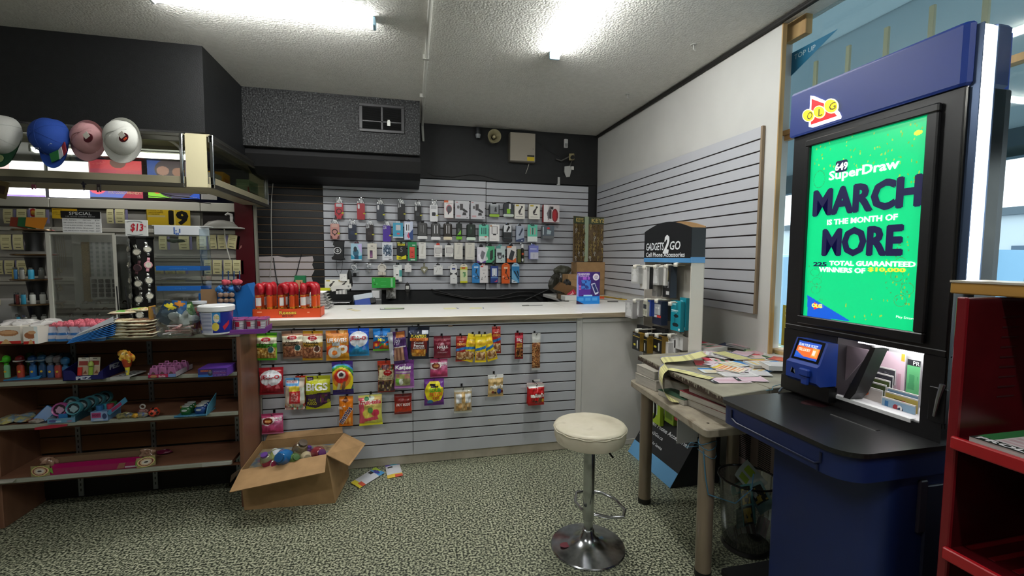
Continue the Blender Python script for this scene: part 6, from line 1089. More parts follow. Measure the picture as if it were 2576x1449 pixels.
# top shelf
for i, (x0, x1, lb) in enumerate([(-25, 56, 'white red and tan confection box at the frame edge'), (58, 98, 'narrow white confection box with red foot beside blue pouches')]):
    v = P_on((x0+x1)/2, 866, 1); t = mk('confection_box', lb, 'box', v, .02); w = (x1-x0)/62*.092
    pbox(t, w, .20, .088, '#d9d2c8', [('r', 0, 0, 1, .17, '#b5231e'), ('p', [(.3, 0), (.5, .3), (.7, 0)], '#c9a06c'), ('e', .6, .62, .34, .18, '#a8754c') if i == 0 else ('e', .5, .5, .42, .2, '#9a5c38'), ('r', .0, 0, .22, 1, '#b8803c') if i == 0 else ('r', .75, 0, 1, 1, '#dfe8e8'), ('e', .6, .66, .28, .1, '#c89a70')], side='#c9c2b6')
    lump(.05, i+4, 1.2*w/.1, 1.6, .35, amp=.3).xf(Matrix.Translation((0, .1, .092))).build('clear_wrap', M('#b8b4b0', .15, coat=.5), t, True)
pch = None
def pouch(loc, lb, rz):
    t = mk('candy_pouch', lb, 'candy pouch', loc, rz, 'tied candy pouches')
    MB().sheet(None, 14, 12, lambda u, q: ((.034-.008*q+.006*sin(q*7))*cos(2*pi*u), (.022-.012*q*q)*sin(2*pi*u), .075*q), lambda u, q: '#2f6fae' if q < .16 else '#2c64a0' if (.55 < u < .95 and .4 < q < .62) else '#a9abb8').build('pouch', printed('pouch_print', .2, coat=.5), t, True)
    for s in (-1, 1): lump(.015, s+3, 1.2, .7, .8).xf(Matrix.Translation((s*.016, 0, .082))).build('tie_bow', M('#c8606e', .45), t, True)
    return t
for r in range(4):
    for k in range(5):
        v = P_on(122+k*29, 860, 1); v.y += .03+.05*r; v.x += .018*r; rz = .25*sin(k*3+r*5)
        lb = 'blue footed clear candy pouch tied in pink, one of a packed block'
        pch = pouch(v, lb, rz) if pch is None else (dup(pch, v, rz) and pch)
t = mk('header_wedge', 'white and blue fanned paper cards wedged before the nut bags', 'cards', P_on(222, 860, 1), radians(14))
for k in range(9): MB().prism([(-.07+.004*k, .002+.0045*k), (.11, .03+.010*k), (.11, .034+.010*k), (-.07+.004*k, .0045+.0045*k)], -.04, .06).build('card', M('#2c78c8' if k < 6 else '#b8c0cc', .4), t)
MB().prism([(-.035, .045), (.115, .13), (.115, .10)], -.042, -.038).build('white_card', M('#c9ccd2', .4), t)
nb = None
random.seed(11)
def lyingbag(loc, rz, lb, grp, cols_, band=None, w=.125, d=.09, hh=.022):
    t = mk('nut_bag', lb, 'snack bag', loc, rz, grp); sd = random.random()*9
    f = lambda u, v: hh*.5*(max(0, 1-(2*u-1)**2)**.6)*(max(0, 1-(2*v-1)**4)**.8)
    c = lambda u, v: (band if band and .3 < u < .62 and v < .6 else cols_[int(_hash(int(u*16), int(v*12), sd)*len(cols_))]) if .05 < u < .95 and .07 < v < .93 else '#cfc8ac'
    m = MB().sheet(None, 20, 14, lambda u, v: ((u-.5)*w, (v-.5)*d, hh*.5+f(u, v)*(1+.2*sin(u*20+sd)*sin(v*14))), c)
    m.sheet(None, 20, 14, lambda u, v: ((.5-u)*w, (v-.5)*d, hh*.5-f(u, v)), lambda u, v: c(1-u, v)).build('bag', PFOIL, t, True); return t
NUT = ['#d4c39a', '#bfa877', '#e2d6b4', '#a08a5c', '#c8b68a', '#8a7448']; NUT2 = ['#6a4a34', '#8a6648', '#52382a', '#a07a58']
n1 = n2 = None; ln = 0
for k in range(6):
    for j, px in enumerate((258, 300, 345)):
        if j == 0 and k > 3: continue
        v = P_on(px+random.uniform(-5, 5), 855, 1, .0165*k+.001); v.y += .045+random.uniform(-.01, .012); rz = random.uniform(-.22, .22)
        if j < 2: n1 = lyingbag(v, rz, 'clear bag of pale nuts lying in a heap on the top shelf', 'pale nut bags in the heap', NUT) if n1 is None else (dup(n1, v, rz) and n1)
        else: n2 = lyingbag(v, rz, 'clear bag of brown nuts lying in the heap beside candy tub', 'brown nut bags in the heap', NUT2) if n2 is None else (dup(n2, v, rz) and n2)
v = P_on(300, 845, 1, .115); v.y += .05; lyingbag(v, .3, 'nut bag with bright green and white label on the heap', None, NUT, '#5fae3c')
v = P_on(345, 842, 1, .125); v.y += .06; lyingbag(v, -.4, 'nut bag with red yellow and green label topping the heap', None, ['#c83a1c', '#e0c83a', '#8fb03a', '#d8d0b0'], '#7ab83a')
v = P_on(378, 850, 1); t = mk('jerky_pack', 'tall gold edged pack standing between nut heap and tub', 'snack pack', v, .1); MB().box(-.004, .004, 0, .08, 0, .17, .002).build('pack', M('#a87c2c', .3), t)
# clear candy tub
v = P_on(434, 850, 1); t = mk('candy_tub', 'clear square tub holding chip bags and pink wrapped sweets', 'tub', (v.x, v.y+.08, v.z))
def sq(a, z, k=.35, n=28):
    out = []
    for i in range(n):
        th = 2*pi*i/n; c_, s_ = cos(th), sin(th); out.append((a*math.copysign(abs(c_)**k, c_), a*.8*math.copysign(abs(s_)**k, s_), z))
    return out
MB().ring([sq(.082, 0), sq(.088, .008), sq(.103, .16), sq(.106, .162), sq(.106, .166)], cap1=False).build('tub', clear('#e4e9e8', .14, 'tub_plastic', .08), t, True)
for k in range(14): a = random.uniform(0, 3); MB().box(-.05, .05, -.007, .007, -.004, .004, .002).xf(Matrix.Translation((random.uniform(-.03, .03), random.uniform(-.04, .03), .012+.004*k)) @ Matrix.Rotation(a, 4, 'Z') @ Matrix.Rotation(random.uniform(-.2, .2), 4, 'Y')).build('sweet', M(['#c48a8c', '#d8a8a4', '#b87078', '#d8ccd0'][k % 4], .3), t)
lump(.045, 3, 1.5, 1.2, .9, amp=.4).xf(Matrix.Translation((.0, .02, .09))).build('crumpled_wrap', M('#a8aeae', .15, coat=.5), t, True)
for k, (x, z, rz_, c1, c2) in enumerate([(-.05, .13, .5, '#1c3c5c', '#e0cc28'), (.0, .135, .1, '#2c6cb0', '#d8882a'), (.04, .12, -.3, '#3c6a34', '#c0d090'), (.075, .09, -.1, '#7a1c28', '#a83a3c')]):
    MB().sheet(None, 10, 12, lambda u, q: ((u-.5)*.075, -.012*sin(pi*u)*sin(pi*q), (q-.5)*.12), paint(c1, [('p', [(0, .8), (.5, 1), (1, .85), (.6, .7)], c2), ('e', .5, .5, .3, .2, _mix(c1, '#ffffff', .25))])).xf(Matrix.Translation((x, -.02+.02*k, z)) @ Matrix.Rotation(rz_, 4, 'Y')).build('chip_bag', PFOIL, t, True)
# white and blue bucket
v = P_on(531, 845, 1); t = mk('candy_bucket', 'white bucket with blue printed label and thick rim', 'bucket', (v.x, v.y+.085, v.z), radians(8))
LB = paint('#1c2c8c', [('r', .60, 0, .74, 1, '#b9bccc'), ('s', .61, .06, .73, .94, '#8288a4', 30, 1), ('r', .74, .5, .82, 1, '#2f86c4'), ('e', .78, .72, .03, .2, '#d8d0cc'), ('e', .77, .3, .035, .2, '#d8c44c'), ('e', .56, .78, .045, .2, '#d8dce8'), ('e', .56, .78, .037, .16, '#2c4c8c'), ('e', .57, .25, .035, .2, '#c4a0a0'), ('e', .575, .2, .02, .12, '#c8c03c'), ('p', [(.84, .3), (.92, .6), (.92, .4), (.86, .1)], '#c42838'), ('n', .5, .02, .6, .12, ['#1c2c8c', '#3a4ab0'], 40)])
MB().lathe([(.070, 0), (.074, .004), (.083, .135), (.083, .16)], 0, 0, 0, 36, cap1=False).build('bucket', M('#dcdcdc', .35), t, True); MB().sheet(None, 220, 50, lambda u, q: ((.0755+.0075*q)*cos(2*pi*u), (.0755+.0075*q)*sin(2*pi*u), .012+.118*q), LB).build('label', PFOIL, t, True)
MB().lathe([(.083, .133), (.092, .135), (.093, .16), (.088, .165), (.08, .162), (.001, .161)], 0, 0, 0, 40, cap0=False).build('rim_lid', M('#dedede', .35), t, True)
text(t, 'NO', .008, .03, .092, .112, -.083, '#d8cc4a', .02)
# purple tray of pink lidded cups
v = P_on(600, 838, 1); t = mk('cup_tray', 'purple display tray carrying pink lidded cups, overhanging shelf end', 'tray', (v.x+.02, v.y+.03, v.z), radians(4)); MB().box(-.115, .12, -.03, .13, 0, .004).box(-.115, .12, -.034, -.03, -.008, .02, .001).box(.12, .124, -.034, .13, -.004, .03).build('tray', M('#7a3a90', .4), t); MB().box(-.12, .06, -.036, .10, -.0, .0005).build('flap', M('#8c7a64', .6), t)
cp = None
for r in range(2):
    for k in range(4):
        p = t.matrix_basis @ Vector((-.08+.058*k, .008+.07*r, .005))
        if cp is None:
            cp = mk('candy_cup', 'small pink lidded white candy cup standing on the purple tray', 'candy cup', p, -.4, 'pink lidded cups on the tray')
            MB().lathe([(.021, 0), (.022, .003), (.0275, .066)], 0, 0, 0, 24, cap1=False).build('cup', M('#b8b2b4', .35), cp, True)
            MB().sheet(None, 40, 10, lambda u, q: ((.0226+.0050*q)*cos(2*pi*u), (.0226+.0050*q)*sin(2*pi*u), .008+.05*q), paint('#b0acb0', [('r', .5, 0, .66, 1, '#6a2c3c'), ('r', .66, .45, .8, 1, '#b8203c'), ('r', .8, 0, .95, .9, '#d0ced0'), ('s', .81, .1, .94, .8, '#9a98a0', 9, 1), ('r', .0, 0, .3, 1, '#a04c68')])).build('label', PFOIL, cp, True)
            MB().lathe([(.0275, .064), (.031, .065), (.031, .072), (.026, .074), (.001, .0735)], 0, 0, 0, 24, cap0=False).build('lid', M('#9c4a80', .25, coat=.4), cp, True)
        else: dup(cp, p, -.4+.3*sin(k+r*3))
# second shelf
def dispenser(px, cols3, lb, hs=1.0, hat=True):
    v = P_on(px, 954, 2); v.y += .035; t = mk('candy_dispenser', lb, 'candy dispenser', v, radians(6))
    a, b, c = cols3
    MB().lathe([(.014, 0), (.015, .003), (.015, .06*hs), (.012, .07*hs)], 0, 0, 0, 14, sx=1.1, sy=.8).build('stem', M(a, .25, coat=.5), t, True)
    MB().lathe([(.009, 0), (.011, .012)], 0, 0, .07*hs, 12).build('neck', M(b, .3), t, True)
    MB().lathe([(.001, 0), (.017, .004), (.021, .018), (.018, .032), (.008, .04), (.001, .041)], 0, 0, .082*hs, 18).build('head', M(b, .3, coat=.4), t, True)
    if hat: MB().prism([(.024*cos(pi+pi*i/8), -.006+.03*sin(pi+pi*i/8)) for i in range(9)], .082*hs+.012, .082*hs+.017, 'z').build('visor', M(c, .3), t)
    MB().prism([(.006*cos(2*pi*i/10), .035*hs+.006*sin(2*pi*i/10)) for i in range(10)], -.0125, -.0135).build('emblem', M('#d8b43a', .4), t)
    return t
dispenser(4, ('#7fbf8c', '#4fc02c', '#4fc02c'), 'bright green toy dispenser at the frame edge, second shelf')
dispenser(40, ('#b8442c', '#7c1c22', '#c8c4c0'), 'red toy dispenser with white visored head')
dispenser(72, ('#2c64a0', '#2c64a8', '#c0c8d0'), 'blue toy dispenser with white visored head')
dispenser(96, ('#24466c', '#2a5a80', '#8a98a4'), 'dark blue toy dispenser behind the blue tray', 1.05)
dispenser(117, ('#3c5a8c', '#6a7078', '#2a2c34'), 'silver blue dispenser tube beside the dark navy one', 1.0, False)
dispenser(136, ('#a8423c', '#70686c', '#2a2c34'), 'red and silver dispenser tube next to the navy display box', 1.0, False)
dispenser(155, ('#2c6490', '#2c6490', '#2a2c34'), 'teal blue dispenser tube touching the navy display box', .9, False)
for i, (px, c_) in enumerate([(25, '#2c4a20'), (55, '#3a4a24'), (90, '#2c4450'), (110, '#2a4654'), (125, '#24343c')]):
    v = P_on(px, 954, 2); v.y += .14; t = mk('candy_dispenser', 'dim toy dispenser in the rear row of the second shelf', 'candy dispenser', v, 0, 'rear row dispensers'); MB().lathe([(.014, 0), (.015, .003), (.014, .07)], 0, 0, 0, 12).build('stem', M(c_, .3), t, True); MB().lathe([(.001, 0), (.018, .005), (.022, .02), (.012, .04), (.001, .042)], 0, 0, .075, 14).build('head', M(c_, .3), t, True)
v = P_on(62, 956, 2); t = mk('blue_tray', 'bright blue card tray in front of the toy dispensers', 'tray', v, radians(3)); MB().prism([(-.09, 0), (.06, 0), (.075, .02), (.02, .008), (-.09, .006)], 0, .003).box(-.09, .06, 0, .1, 0, .002).build('tray', M('#2f7fb4', .4), t)
v = P_on(218, 957, 2); t = mk('dispenser_box', 'navy display box with white lettering holding two blister cards', 'display box', (v.x, v.y+.004, v.z)); NV = '#15153f'
MB().prism([(-.11, 0), (.07, 0), (.07, .05), (.055, .04), (.05, .026), (-.05, .026), (-.056, .04), (-.07, .055), (-.11, .058)], 0, .003).prism([(0, 0), (.2, 0), (.2, .10), (.0, .052)], .07, .074, 'x').prism([(0, 0), (.2, 0), (.2, .10), (.0, .055)], -.11, -.107, 'x').box(-.11, .07, .0, .2, 0, .003).build('box', M('#1a1a58', .35), t)
text(t, 'PEZ', -.05, .02, .003, .022, -.001, '#c4c8d4', .06)
m_ = text(t, 'PEZ', -.045, .045, -.014, .014, 0, '#b8bcc8', .06); m_.matrix_local = Matrix.Translation((.0752, .10, .052)) @ Matrix.Rotation(radians(90), 4, 'Z')
for k, (x, c_) in enumerate([(-.03, '#c42c24'), (.022, '#8aa83a')]):
    b = thing('blister_card', ['blister card with red dispenser standing in the navy box', 'blister card with green avocado headed dispenser in navy box'][k], 'blister card', (v.x+x, v.y+.02, v.z+.004), rot=(radians(-6), radians(2), 0))
    m = MB().sheet(None, 20, 30, lambda u, q: ((u-.5)*.05, 0, q*.115), paint('#b0a490', [('r', 0, .85, 1, 1, '#c9c2b4'), ('r', .1, .62, .9, .82, '#8c3a34'), ('r', .45, .05, 1, .55, '#b39a82'), ('p', [(.5, .25), (.75, .4), (.9, .22)], '#7c4a30'), ('r', .3, .93, .7, .95, '#2c2826')])).build('card', PCARD, b)
    MB().lathe([(.010, 0), (.011, .06)], -.01 if k == 0 else -.012, -.008, .004, 12, sy=.7).build('dispenser', M(c_, .3, coat=.4), b, True)
    if k: MB().lathe([(.001, 0), (.013, .006), (.012, .02), (.006, .03), (.001, .031)], -.012, -.010, .064, 14).build('head', M('#98a84a', .3), b, True)
v = P_on(308, 955, 2); t = mk('white_tray', 'white punched card tray at the shelf edge', 'tray', v); MB().prism([(-.055, .0), (.035, .0), (.055, .12), (-.02, .14)], .012, .016, 'z').box(-.055, .035, -.004, 0, 0, .016).build('tray', M('#a9a9a6', .4), t)
for i in range(3):
    for j in range(3): MB().prism([(-.025+.025*i+.007*cos(k*pi/4), .03+.035*j+.006*sin(k*pi/4)) for k in range(8)], .0162, .0168, 'z').build('hole', M('#1a1a1a', .7), t)
p = v+Vector((.01, .03, .017)); t = mk('torch_toy', 'yellow and orange torch shaped candy toy standing in white tray', 'toy', p); MB().lathe([(.006, 0), (.008, .01), (.012, .045)], 0, 0, 0, 12).build('grip', noisy('torchgrip', ['#3a6aa8', '#d8c430', '#e0d048', '#7a9a4c'], 55, .3), t, True); MB().lathe([(.014, .045), (.018, .05), (.024, .085), (.015, .09)], 0, 0, 0, 14).build('cup', M('#a83c1c', .3), t, True); lump(.026, 4, 1.2, .8, 1, amp=.5).xf(Matrix.Translation((0, 0, .105))).build('flame', noisy('flame', ['#b83a1c', '#d88a2c', '#e0c04a', '#5c1c2c'], 40, .3), t, True)
v = P_on(408, 951, 2); t = mk('bag_tray', 'pink edged tray holding small pink backpack candy toys', 'tray', (v.x, v.y, v.z)); pbox(t, .135, .002, .02, '#a81c4c', [('e', .2, .5, .12, .4, '#a87c54'), ('r', .72, 0, 1, 1, '#6c88b8')], [('Barbie', .38, .62, .15, .85, '#e0c4cc', .02)]); MB().box(-.068, .068, .0, .20, 0, .003).box(-.068, -.066, 0, .2, 0, .03).box(.066, .068, 0, .2, 0, .03).build('tray', M('#b0a8b0', .5), t)
pk = None
for r in range(3):
    for k in range(3):
        p = (v.x-.045+.043*k+.004*r, v.y+.022+.058*r, v.z+.004)
        if pk is None:
            pk = mk('toy_backpack', 'tiny pink backpack shaped candy case in the pink tray', 'toy', p, 0, 'pink backpack toys')
            MB().prism([(-.019, 0), (.019, 0), (.021, .03), (.015, .052), (-.015, .052), (-.021, .03)], -.014, .018, b=.003).build('case', M('#a0608c', .35, coat=.3), pk, True); MB().tube([(-.009, 0, .05), (-.008, 0, .06), (.008, 0, .06), (.009, 0, .05)], .0035, 8).build('handle', M('#b06a9c', .35), pk, True); MB().prism([(-.013, .004), (.012, .004), (.008, .022), (-.002, .030), (-.011, .018)], -.0155, -.0145).build('print', M('#5c4444', .4), pk)
        else: dup(pk, p)
v = P_on(535, 948, 2); t = mk('candy_display_box', 'blue and purple printed box beside the backpack toys', 'display box', v, radians(0)); pbox(t, .145, .14, .046, '#3c2478', [('r', 0, 0, .5, .35, '#2c68b0'), ('r', .0, .3, .45, .95, '#2a2c70'), ('r', .08, .62, .48, .85, '#8c4440'), ('e', .42, .5, .09, .4, '#2c3448'), ('r', .5, 0, 1, .78, '#54308c'), ('e', .42, .6, .05, .2, '#5c6878')], [('SPACE', .1, .45, .66, .84, '#b86a50', .01), ('HIDDEN INSIDE', .52, .97, .36, .5, '#a85c70'), ('CANDY', .55, .95, .6, .68, '#b8a8d0'), ('TOY  CANDY  TOY', .54, .95, .12, .24, '#b8b0d0')], side='#5a3494')
# third shelf
def shelf3(px, py=None): return P_on(px, 1062-(px-200)*.045, 3)
v = shelf3(20); t = mk('toy_bag', 'pale blue and yellow toy bag lying flat at the frame edge', 'bag', v); lump(.075, 7, 1, .9, .22, amp=.3).xf(Matrix.Translation((0, .06, .016))).build('bag', noisy('toybag', ['#6c8aa0', '#b0a45c', '#5a7c98', '#a0885c'], 22, .3), t, True)
v = shelf3(82); t = thing('blue_packet', 'shiny blue packet leaning beside the fan display box', 'packet', (v.x, v.y+.03, v.z), rot=(radians(-30), radians(35), 0)); MB().box(-.03, .03, 0, .02, 0, .09, .004).build('packet', M('#2c68a0', .3, coat=.3), t)
v = shelf3(88); t = mk('small_figure', 'small grey and red trinket lying before the blue packet', 'toy', v); lump(.02, 3, 1.4, .8, .6).xf(Matrix.Translation((0, .01, .013))).build('body', M('#8a8078', .4), t, True); lump(.016, 8, 1.2, .8, .6).xf(Matrix.Translation((-.035, .03, .011))).build('red_part', M('#7c2c20', .4), t, True)
v = shelf3(155); t = mk('fan_display_box', 'pale blue open tray holding round toy fans', 'display box', v); tray(t, .125, .18, .04, '#8c9ca8'); pbox(t, .125, .002, .026, '#5a88a4', [('e', .2, .5, .15, .3, '#4a4c80'), ('r', .3, .2, .5, .5, '#9ab4c4'), ('e', .8, .3, .1, .2, '#8c6c80')], y=-.002); MB().prism([(0, 0), (.17, 0), (.17, .09), (.0, .03)], .0625, .066, 'x').build('side_card', M('#1c4450', .4), t)
def fan(p, col, lb, grp=None):
    f = thing('toy_fan', lb, 'toy fan', p, rot=(radians(-12), 0, radians(4)), group=grp); n = 26
    MB().ring([[(q*cos(2*pi*i/n), y, .055+q*sin(2*pi*i/n)) for i in range(n)] for q, y in ((.028, -.004), (.034, -.008), (.038, 0), (.038, .014), (.030, .018), (.028, -.004))], cap0=False, cap1=False).build('rim', M(col, .35, coat=.3), f, True)
    MB().prism([(.028*cos(2*pi*i/n), .055+.028*sin(2*pi*i/n)) for i in range(n)], .004, .008).build('dark_well', M(_mix(col, '#000000', .75), .5), f); MB().prism([((.018+.003*cos(i*2*pi/4))*cos(2*pi*i/n), .052+(.018+.003*sin(i))*sin(2*pi*i/n)) for i in range(n)], -.001, .004).build('blades', M(_mix(col, '#aaaaaa', .6), .35), f)
    MB().prism([(-.012, 0), (.012, 0), (.009, .02), (-.009, .02)], 0, .012, b=.002).build('grip', M(_mix(col, '#000000', .2), .4), f); return f
fan(v+Vector((-.03, .03, .008)), '#a8508c', 'pink toy fan at the front of the pale blue tray')
f0 = fan(v+Vector((.034, .03, .010)), '#4a8c98', 'teal toy fan at the front of pale blue tray')
f1 = fan(v+Vector((.052, .065, .016)), '#3a6e78', 'teal toy fan in the receding row behind the front one', 'rear teal fans')
for k in range(1, 4): dup(f1, v+Vector((.052+.018*k, .065+.032*k, .016+.004*k)))
dup(f1, v+Vector((-.02, .10, .02)), label='dull purple toy fan tucked behind the pink one')
MB().box(-.02, .02, .012, .016, .008, .045).build('blue_insert', M('#2468a0', .4), t)
v = shelf3(250); t = mk('noisy_putty_box', 'light blue box with pink labels holding small tubs, lid folded back', 'display box', v); pbox(t, .078, .12, .052, '#7c94b8', [('r', .05, .35, .62, .92, '#a03c6c'), ('e', .82, .5, .14, .3, '#2c3c60'), ('e', .45, .12, .3, .1, '#a8b0bc'), ('r', 0, 0, 1, .06, '#5c7ca8')], [('NOISY', .1, .58, .5, .78, '#5c1c44', .02)], side='#6484a8')
MB().prism([(.036, .04), (.046, .055), (.125, .125), (.135, .10), (.05, .03)], .0, .006).build('lid_flap', M('#3f7c9c', .4), t); MB().prism([(.062, .045), (.11, .085), (.104, .10), (.058, .062)], -.001, 0).build('lid_label', M('#8c2c58', .4), t)
for x, y, c_ in ((-.012, .03, '#1f5c8c'), (.0, .06, '#2c7c8c'), (.028, .05, '#a02c40'), (.02, .09, '#2c5c30')): MB().lathe([(.015, .04), (.017, .075), (.016, .08)], x, y, 0, 14).build('tub', M(c_, .3, coat=.3), t, True)
for px, c_, lb, s in [(302, '#4a4c44', 'grey and yellow wrapped toy near the putty box', 1.2), (318, '#30486c', 'blue and yellow wrapped toy in the small toy heap', 1.1), (336, '#b88a24', 'spiky amber rubber ball at the shelf edge', .9), (350, '#344c80', 'blue label packet in the small toy heap', 1.1)]:
    q = shelf3(px); q.y += .02; t = mk('small_toy', lb, 'toy', q)
    if 'spiky' in lb:
        m = MB().lathe([(.001, -.014), (.012, -.008), (.015, 0), (.012, .008), (.001, .014)], 0, 0, .016, 14)
        for k in range(16): a = k*2.4; d = Vector((cos(a), sin(a), .5*sin(k*1.3))).normalized(); m.tube([Vector((0, 0, .016))+d*.012, Vector((0, 0, .016))+d*.022], [.0025, .0006], 5)
        m.build('ball', M(c_, .35), t, True)
    else: lump(.021*s, px, 1.4, .8, .6).xf(Matrix.Translation((0, .012, .015))).build('wrap', noisy('toywrap%d' % px, [c_, '#8c8450', c_, '#7a8894'], 40, .3), t, True)
q = shelf3(342); q.y += .07; t = mk('small_toy', 'white ringed toy standing behind the toy heap', 'toy', q); MB().tube([(.012*cos(i*pi/8), 0, .05+.012*sin(i*pi/8)) for i in range(16)], .004, 8, closed=True).build('ring', M('#a8a49c', .4), t, True); lump(.02, 2, 1.4, .8, .8).xf(Matrix.Translation((0, 0, .022))).build('body', M('#6a3c34', .4), t, True)
q = shelf3(381); q.y += .03; t = mk('holed_ball', 'orange red rubber ball full of round holes', 'ball', q)
m = MB(); dirs = [(1, 1, 1), (-1, 1, 1), (1, -1, 1), (-1, -1, 1), (1, -1, -1), (-1, -1, -1), (0, -1, 1.6), (0, -1, -1.6), (1.6, -1, 0), (-1.6, -1, 0), (0, -1, 0), (0, 0, 1)]
m.sheet(None, 56, 30, lambda u, v: (.027*cos(2*pi*u)*sin(pi*v), .027*sin(2*pi*u)*sin(pi*v), .028-.027*cos(pi*v)), lambda u, v: '#1c0c08' if any(Vector((cos(2*pi*u)*sin(pi*v), sin(2*pi*u)*sin(pi*v), -cos(pi*v))).dot(Vector(d).normalized()) > .955 for d in dirs) else '#b83c24').build('ball', printed('rubber', .4), t, True)
v = shelf3(478); t = mk('bubble_tray', 'light blue tray of green and blue bottles with slanted lid card', 'tray', v, radians(0)); pbox(t, .16, .003, .012, '#3c7ca0', [], [('TOY BALLS', .3, .7, .2, .8, '#8cb4c8')]); MB().box(-.08, .08, 0, .14, 0, .003).prism([(.0, 0), (.13, .02), (.15, .09), (.03, .05)], .078, .082, 'x').build('tray', M('#4a88a0', .4), t)
for k, (x, c_, lb) in enumerate([(-.032, '#1c5c2c', 'green toy bottle with oval label in the light blue tray'), (.04, '#1c3f7c', 'blue toy bottle with oval label in the light blue tray')]):
    for r in range(3):
        b = thing('toy_bottle', lb+('' if r == 0 else ', in rows behind the front'), 'toy bottle', v+Vector((x, .03+.036*r, .004)), group=None if r == 0 else 'rear toy bottles %s' % ('green', 'blue')[k])
        MB().lathe([(.016, 0), (.022, .006), (.026, .03), (.018, .042), (.02, .048)], 0, 0, 0, 18, sx=1.15, sy=.7).build('body', M(c_, .2, coat=.5), b, True); MB().lathe([(.017, 0), (.018, .006)], 0, 0, .048, 16, sx=1.2, sy=.8).build('white_cap', M('#a4a8a4', .3), b, True)
        if r == 0: MB().prism([(.014*cos(i*pi/8), .031+.006*sin(i*pi/8)) for i in range(16)], -.0195, -.0205).build('label', M('#a8b4b4', .4), b); MB().lathe([(.004, 0), (.004, .01)], -.02, -.006, .045, 8).build('gold_knob', M('#a08a3c', .2, .6), b)
t = mk('red_packet', 'glossy red packet stuck along the front of the third shelf', 'packet', at(130, 1073, Y=GY0-.012)); MB().prism([(-.075, -.012), (.0, -.010), (.07, -.002), (.075, .008), (.0, .010), (-.075, .0)], -.003, 0).build('packet', M('#a01c34', .2, coat=.5), t)
# bottom shelf
v = P_on(230, 1195, 4); a_, b_ = at(118, 1200, Z=.29), at(352, 1175, Z=.29); L = (b_-a_).length
t = mk('roll_cake_pack', 'long magenta bar pack with ringed wrapped ends on bottom shelf', 'pack', ((a_.x+b_.x)/2, a_.y+.05, .291), radians(1)); MB().prism([(-.03, .0), (.03, 0), (.03, .042), (0, .05), (-.03, .035)], -L/2, L/2, 'x', b=.002).build('bar', M('#90104c', .35, coat=.2), t); MB().box(-L/2+.02, L/2, .03, .15, .04, .044).box(-L/2-.06, L/2, .03, .034, 0, .075).build('card_back', M('#6a543c', .7), t)
MB().box(L/2-.07, L/2-.01, -.0325, -.031, .006, .014).build('label', M('#b8a8b0', .4), t); MB().prism([(L/2-.11, .004), (L/2-.075, .004), (L/2-.065, .035), (L/2-.095, .035)], -.033, -.031).build('print', M('#8a5c4c', .4), t)
for s in (-1, 1):
    c_ = paint('#8c7a58', [('e', .5, .5, .5, .5, '#6a8a30'), ('e', .5, .5, .46, .46, '#c8a87c'), ('e', .5, .5, .38, .38, '#6c2c28'), ('e', .5, .5, .31, .31, '#c0a888'), ('e', .5, .5, .24, .2, '#c4bcb4'), ('e', .5, .5, .12, .08, '#3a3430')])
    e = MB().sheet(None, 26, 26, lambda u, q: ((u-.5)*.085, -.006*(1-(2*u-1)**2), (q-.5)*.06), c_)
    o = e.build('ringed_end', PFOIL, t, True); o.matrix_local = Matrix.Translation((s*(L/2+.035), -.035, .032)) @ Matrix.Rotation(radians(0 if s < 0 else 25), 4, 'Z')
    lump(.028, 5+s, 1.3, .8, .8, amp=.4).xf(Matrix.Translation((s*(L/2+.02), .01, .062))).build('twisted_wrap', M('#8c6c58', .2, coat=.5), t, True)
    MB().prism([(s*(L/2-.02), .01), (s*(L/2+.005), .03), (s*(L/2-.015), .045)], -.034, -.031).build('green_mark', M('#6a9a3a', .4), t)
t = mk('pink_packet', 'small dim magenta packet beyond the long bar pack', 'packet', P_on(402, 1150, 4)); lump(.03, 5, 1.4, .8, .4).xf(Matrix.Translation((0, .04, .014))).build('packet', M('#5c1030', .4), t, True)
t = mk('paper_scrap', 'white paper scrap at the frame edge on the bottom shelf', 'paper', P_on(14, 1216, 4)); MB().prism([(-.06, -.005), (.03, .0), (.02, .04), (-.06, .03)], .001, .003, 'z').build('sheet', M('#a8a69c', .5), t)
t = mk('label_strip', 'whitish label strip on the bottom shelf rail near carton', 'strip', at(545, 1168, Y=GY0-.010)); MB().box(-.075, .075, -.002, 0, -.008, .01).build('strip', M('#a0a09a', .4), t)
# ---------------------------------------------------------------- cardboard box on the floor
KI = noisy('kraft_inside', ['#8a6c48', '#987a54'], 12, .8)
t = thing('cardboard_box', 'open brown cardboard box of sweet jars on the floor', 'cardboard box', (0, 0, 0))
b0 = [Vector((-.95, 2.86, 0)), Vector((-.44, 2.83, 0)), Vector((-.40, 3.17, 0)), Vector((-.925, 3.20, 0))]
T = [at(590, 1187, Y=2.83), at(821, 1143, Y=2.80), at(867, 1088, Y=3.20), at(650, 1106, Y=3.235)]
T[0].x = -.958; T[0].y = 2.845; T[3] = Vector((-.945, 3.205, T[3].z)); T[2].y = 3.19
def wall_(i, j, th=.004):
    nrm = (b0[j]-b0[i]).cross(Vector((0, 0, 1))).normalized()*(-th); P = [b0[i], b0[j], T[j], T[i]]; Pn = [p+nrm for p in P]
    return MB().add([tuple(p) for p in P+Pn], [(0, 1, 2, 3), (7, 6, 5, 4), (0, 4, 5, 1), (1, 5, 6, 2), (2, 6, 7, 3), (3, 7, 4, 0)])
for i in range(4): wall_(i, (i+1) % 4).build('wall_panel', KRAFT, t)
MB().add([tuple(p+Vector((0, 0, .003))) for p in b0]+[tuple(p+Vector((0, 0, .006))) for p in b0], [(3, 2, 1, 0), (4, 5, 6, 7), (0, 1, 5, 4), (1, 2, 6, 5), (2, 3, 7, 6), (3, 0, 4, 7)]).build('bottom', KI, t)
